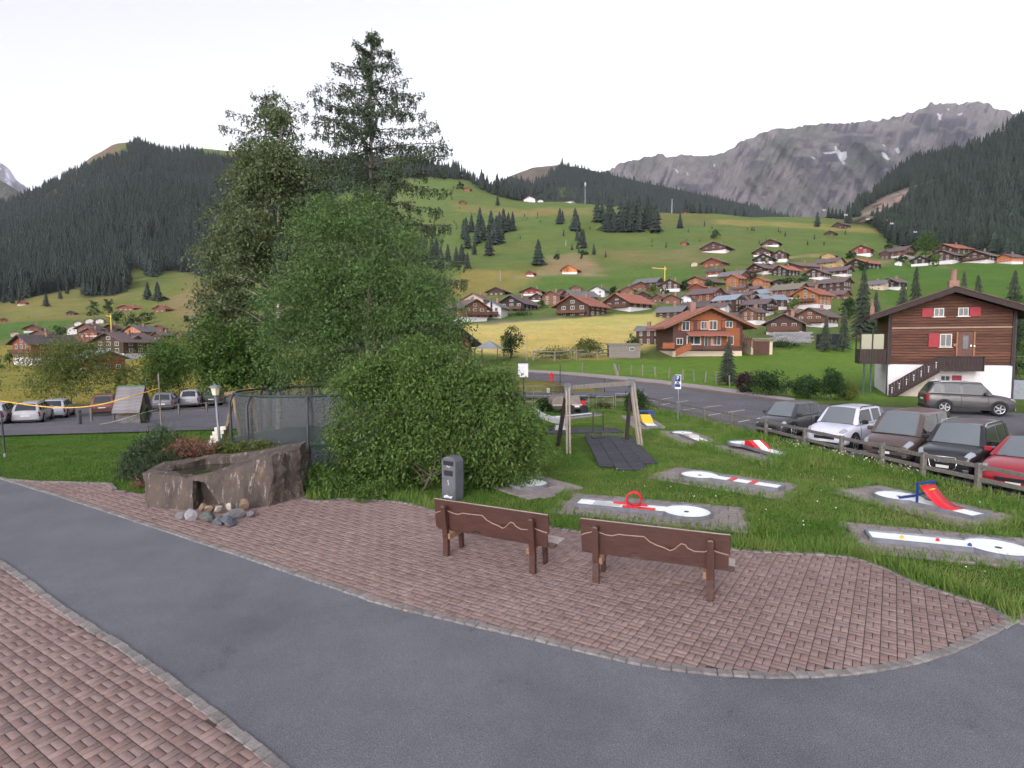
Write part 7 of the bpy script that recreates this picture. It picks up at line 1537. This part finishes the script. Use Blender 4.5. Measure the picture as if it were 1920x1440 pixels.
for (u, v, lab) in ((1545,394,'left pair of small cable car cabins below the rock face'),(1586,403,'cable car cabin pair at the foot of the cliff'),(1627,411,'cable car cabin pair left of the cable tower'),(1672,419,'cable car cabin pair right of the cable tower'),(1716,435,'single cable car cabin above the bright green tree')):
    Y = 430; q = at(u, v, Y); t = empty('cable_car', q, 0, lab, 'cable car'); t.scale = (.62, .62, .62)
    for e in (-1.1, 1.1): MB().box((e, 0, 0), (1.5, 1.5, 1.8), taper=.8).build('cabin', GREYP, t, bevel=.2); MB().tube([(e, 0, .9), (e, 0, 2.6)], .08, 5).build('hanger', METAL_D, t)
pts = [at(u, v, 430) for u, v in ((1530,384),(1545,388),(1586,397),(1627,404),(1663,410),(1716,427),(1790,440))]; o = link('lift_cable', MB().tube([tuple(q) for q in pts], .05, 4).mesh('lift_cable', METAL_D)); tag(o, 'thin cable of the cable car line above the right slope', 'cable')
# ================================================================== lawn grass: real blades
LAWN_A = wl_(PAV[8:], 0) + [(8.4, 8.0), (13.6, 7.0), (12.9, 9.5), (12.3, 11.5), (11.75, 14.5), (11.2, 17.4), (10.9, 19), (10.25, 23.3), (9.3, 28.3), (8.2, 33.0), (7.2, 36.5), (1.5, 36.5), (-1.0, 30), (-5.0, 23), (-6.0, 16)]
LAWN_B = wl_([(-160,858),(0,895),(60,903),(120,904),(205,907),(215,918),(270,930)], 0) + [(-8.4, 14.6), (-7.4, 15.4), (-5.0, 15.4), (-4.6, 14.2), (-3.5, 14.6), (-5, 23), (-7, 30)] + wt_([(600,760),(500,768),(400,774),(300,783),(240,790),(130,799),(0,810),(-160,829)])
MATSX = [wl_([(1062,826),(1108,817),(1225,868),(1130,884)], 0), wl_([(1020,816),(1030,797),(1130,797),(1135,812)], 0)]
def grassmat(name, a, b, straw):
    m, n, l, bs = nt(name); g = n.new('ShaderNodeNewGeometry'); out = mixc(n, l, g.outputs['Random Per Island'], a, b)
    f = ramp(n, l, noise(n, l, .8, 4, 'World', .7), .42, .7); out = mixc(n, l, f, out, straw); f = ramp(n, l, noise(n, l, .27, 3, 'World', .6), .4, .66); out = mixc(n, l, f, out, mixc(n, l, 1.0, out, (.72, .86, .62, 1), 'MULTIPLY'))
    l.new(out, bs.inputs['Base Color']); bs.inputs['Roughness'].default_value = .75; bs.inputs['Specular IOR Level'].default_value = .2
    tr = n.new('ShaderNodeBsdfTranslucent'); l.new(out, tr.inputs[0]); mx_ = n.new('ShaderNodeMixShader'); mx_.inputs[0].default_value = .3; l.new(bs.outputs[0], mx_.inputs[1]); l.new(tr.outputs[0], mx_.inputs[2]); l.new(mx_.outputs[0], n['Material Output'].inputs[0]); return m
def grass(name, poly, n_, h0, h1, w, mat, label, holes=(), bias=1.0):
    xs = [p[0] for p in poly]; ys = [p[1] for p in poly]; k = n_*3; X = rng.uniform(min(xs), max(xs), k); Y = min(ys)+(max(ys)-min(ys))*rng.random(k)**bias; ok = inpoly(X, Y, poly)
    for h in holes: ok &= ~inpoly(X, Y, h)
    X, Y = X[ok][:n_], Y[ok][:n_]; Z = hgt(X, Y); nn = len(X); pat = fbm(X/1.1, Y/1.1, 3); h = (h0+(h1-h0)*rng.random(nn)**1.6)*(1+.9*pat); h = np.maximum(h, .02)
    a = rng.uniform(0, 6.28, nn); ln = rng.uniform(.1, .7, nn); S = np.stack([np.cos(a), np.sin(a), 0*a], -1)*(w*rng.uniform(.6, 1.3, nn))[:, None]/2*np.maximum(1, Y/16)[:, None]
    b = rng.uniform(0, 6.28, nn); Tp = np.stack([np.cos(b)*ln*h, np.sin(b)*ln*h, h], -1); P = np.stack([X, Y, Z-.005], -1)
    V_ = np.stack([P-S, P+S, P+Tp], 1).reshape(-1, 3); o = link(name, npmesh(name, V_, np.arange(len(V_)).reshape(-1, 3), mat)); tag(o, label, 'grass', kind='stuff')
GR1 = grassmat('lawn_grass', col(108, 138, 64), col(80, 112, 50), col(134, 138, 84)); GR2 = grassmat('mown_grass', col(90, 126, 52), col(70, 106, 42), col(110, 130, 64))
grass('lawn_grass', LAWN_A, 320000, .03, .085, .014, GR1, 'uneven grass of the golf lawn', PADS+MATSX, 1.25)
grass('mown_grass', LAWN_B, 170000, .03, .08, .016, GR2, 'short green grass of the left lawn', (), 1.0)
# longer tufts along edges and pads, and on the mound
def tufts(name, pts, n_, mat, label, spread=.12, h=(.12, .32)):
    pts = np.array(pts); i = rng.integers(0, len(pts)-1, n_); f = rng.random(n_)[:, None]; P = pts[i]*(1-f)+pts[i+1]*f + rng.normal(0, spread, (n_, 2)); ok = ~inpoly(P[:, 0], P[:, 1], POLY_A); P = P[ok]
    X, Y = P[:, 0], P[:, 1]; Z = hgt(X, Y); nn = len(X); hh = rng.uniform(h[0], h[1], nn)*(0.6+.8*rng.random(nn)); D = np.concatenate([rng.normal(0, .35, (nn, 2)), np.ones((nn, 1))], 1)
    o = link(name, leafmesh(name, np.stack([X, Y, Z], -1), D, hh, .016*np.maximum(1, Y/14), mat)); tag(o, label, 'grass', kind='stuff')
edge_pts = lawn_edge[9:] if len(lawn_edge) > 12 else lawn_edge
tufts('edge_grass', [(x+.05, y+.13) for x, y in edge_pts], 9000, GR1, 'long grass hanging over the paving edge')
tufts('fence_grass', [(x-.25, y) for x, y in fx], 6000, GR1, 'tall grass along the rail fence', .25, (.08, .24))
tufts('mound_grass', [(8.4, 17.2), (8.9, 17.9), (9.5, 18.4)], 3500, GR1, 'tall grass on the mound by the fence', .45, (.10, .28))
for i, pd in enumerate(PADS[:6]): tufts('pad_grass', pd+pd[:1], 2200, GR1, 'grass growing over the slab edges', .1, (.08, .22))
# small white flowers in the grass
FL = M('flower_white', col(226, 226, 220)); k = 130; X = rng.uniform(3, 11.5, k); Y = rng.uniform(8.2, 17, k); ok = inpoly(X, Y, LAWN_A)
for pd in PADS: ok &= ~inpoly(X, Y, pd)
ok &= ~inpoly(X, Y, POLY_A); X, Y = X[ok], Y[ok]; P = np.stack([X, Y, hgt(X, Y)+.12], -1); o = link('lawn_flowers', leafmesh('lawn_flowers', P, rng.normal(size=P.shape)*np.array([1, 1, .2]), .035, .035, FL)); tag(o, 'tiny white flowers in the golf lawn', 'flowers', kind='stuff')
pk = [(9.9, 20.9), (10.4, 18.9), (10.8, 17.2), (11.1, 15.9)]; n_ = 150; pts = np.array(pk); i = rng.integers(0, 3, n_); f = rng.random(n_)[:, None]; P2 = pts[i]*(1-f)+pts[i+1]*f+rng.normal(0, .18, (n_, 2)); Z = hgt(P2[:, 0], P2[:, 1])+rng.uniform(.12, .32, n_)
o = link('seed_heads', leafmesh('seed_heads', np.stack([P2[:, 0], P2[:, 1], Z], -1), rng.normal(size=(n_, 3)), .06, .03, M('seed_pale', col(206, 200, 160)))); tag(o, 'pale seed heads of tall weeds along the rail fence', 'weeds', kind='stuff')
# ================================================================== haze
mb = MB().box((0, 3900, 500), (22000, 9600, 3200)); m = bpy.data.materials.new('haze'); m.use_nodes = True; n = m.node_tree.nodes; l = m.node_tree.links; n.remove(n['Principled BSDF']); pv = n.new('ShaderNodeVolumePrincipled'); pv.inputs['Color'].default_value = (.78, .82, .95, 1); pv.inputs['Density'].default_value = 4.5e-5; pv.inputs['Anisotropy'].default_value = .2
l.new(pv.outputs[0], n['Material Output'].inputs['Volume']); tag(mb.build('haze', m), 'thin morning haze in the valley', kind='stuff')
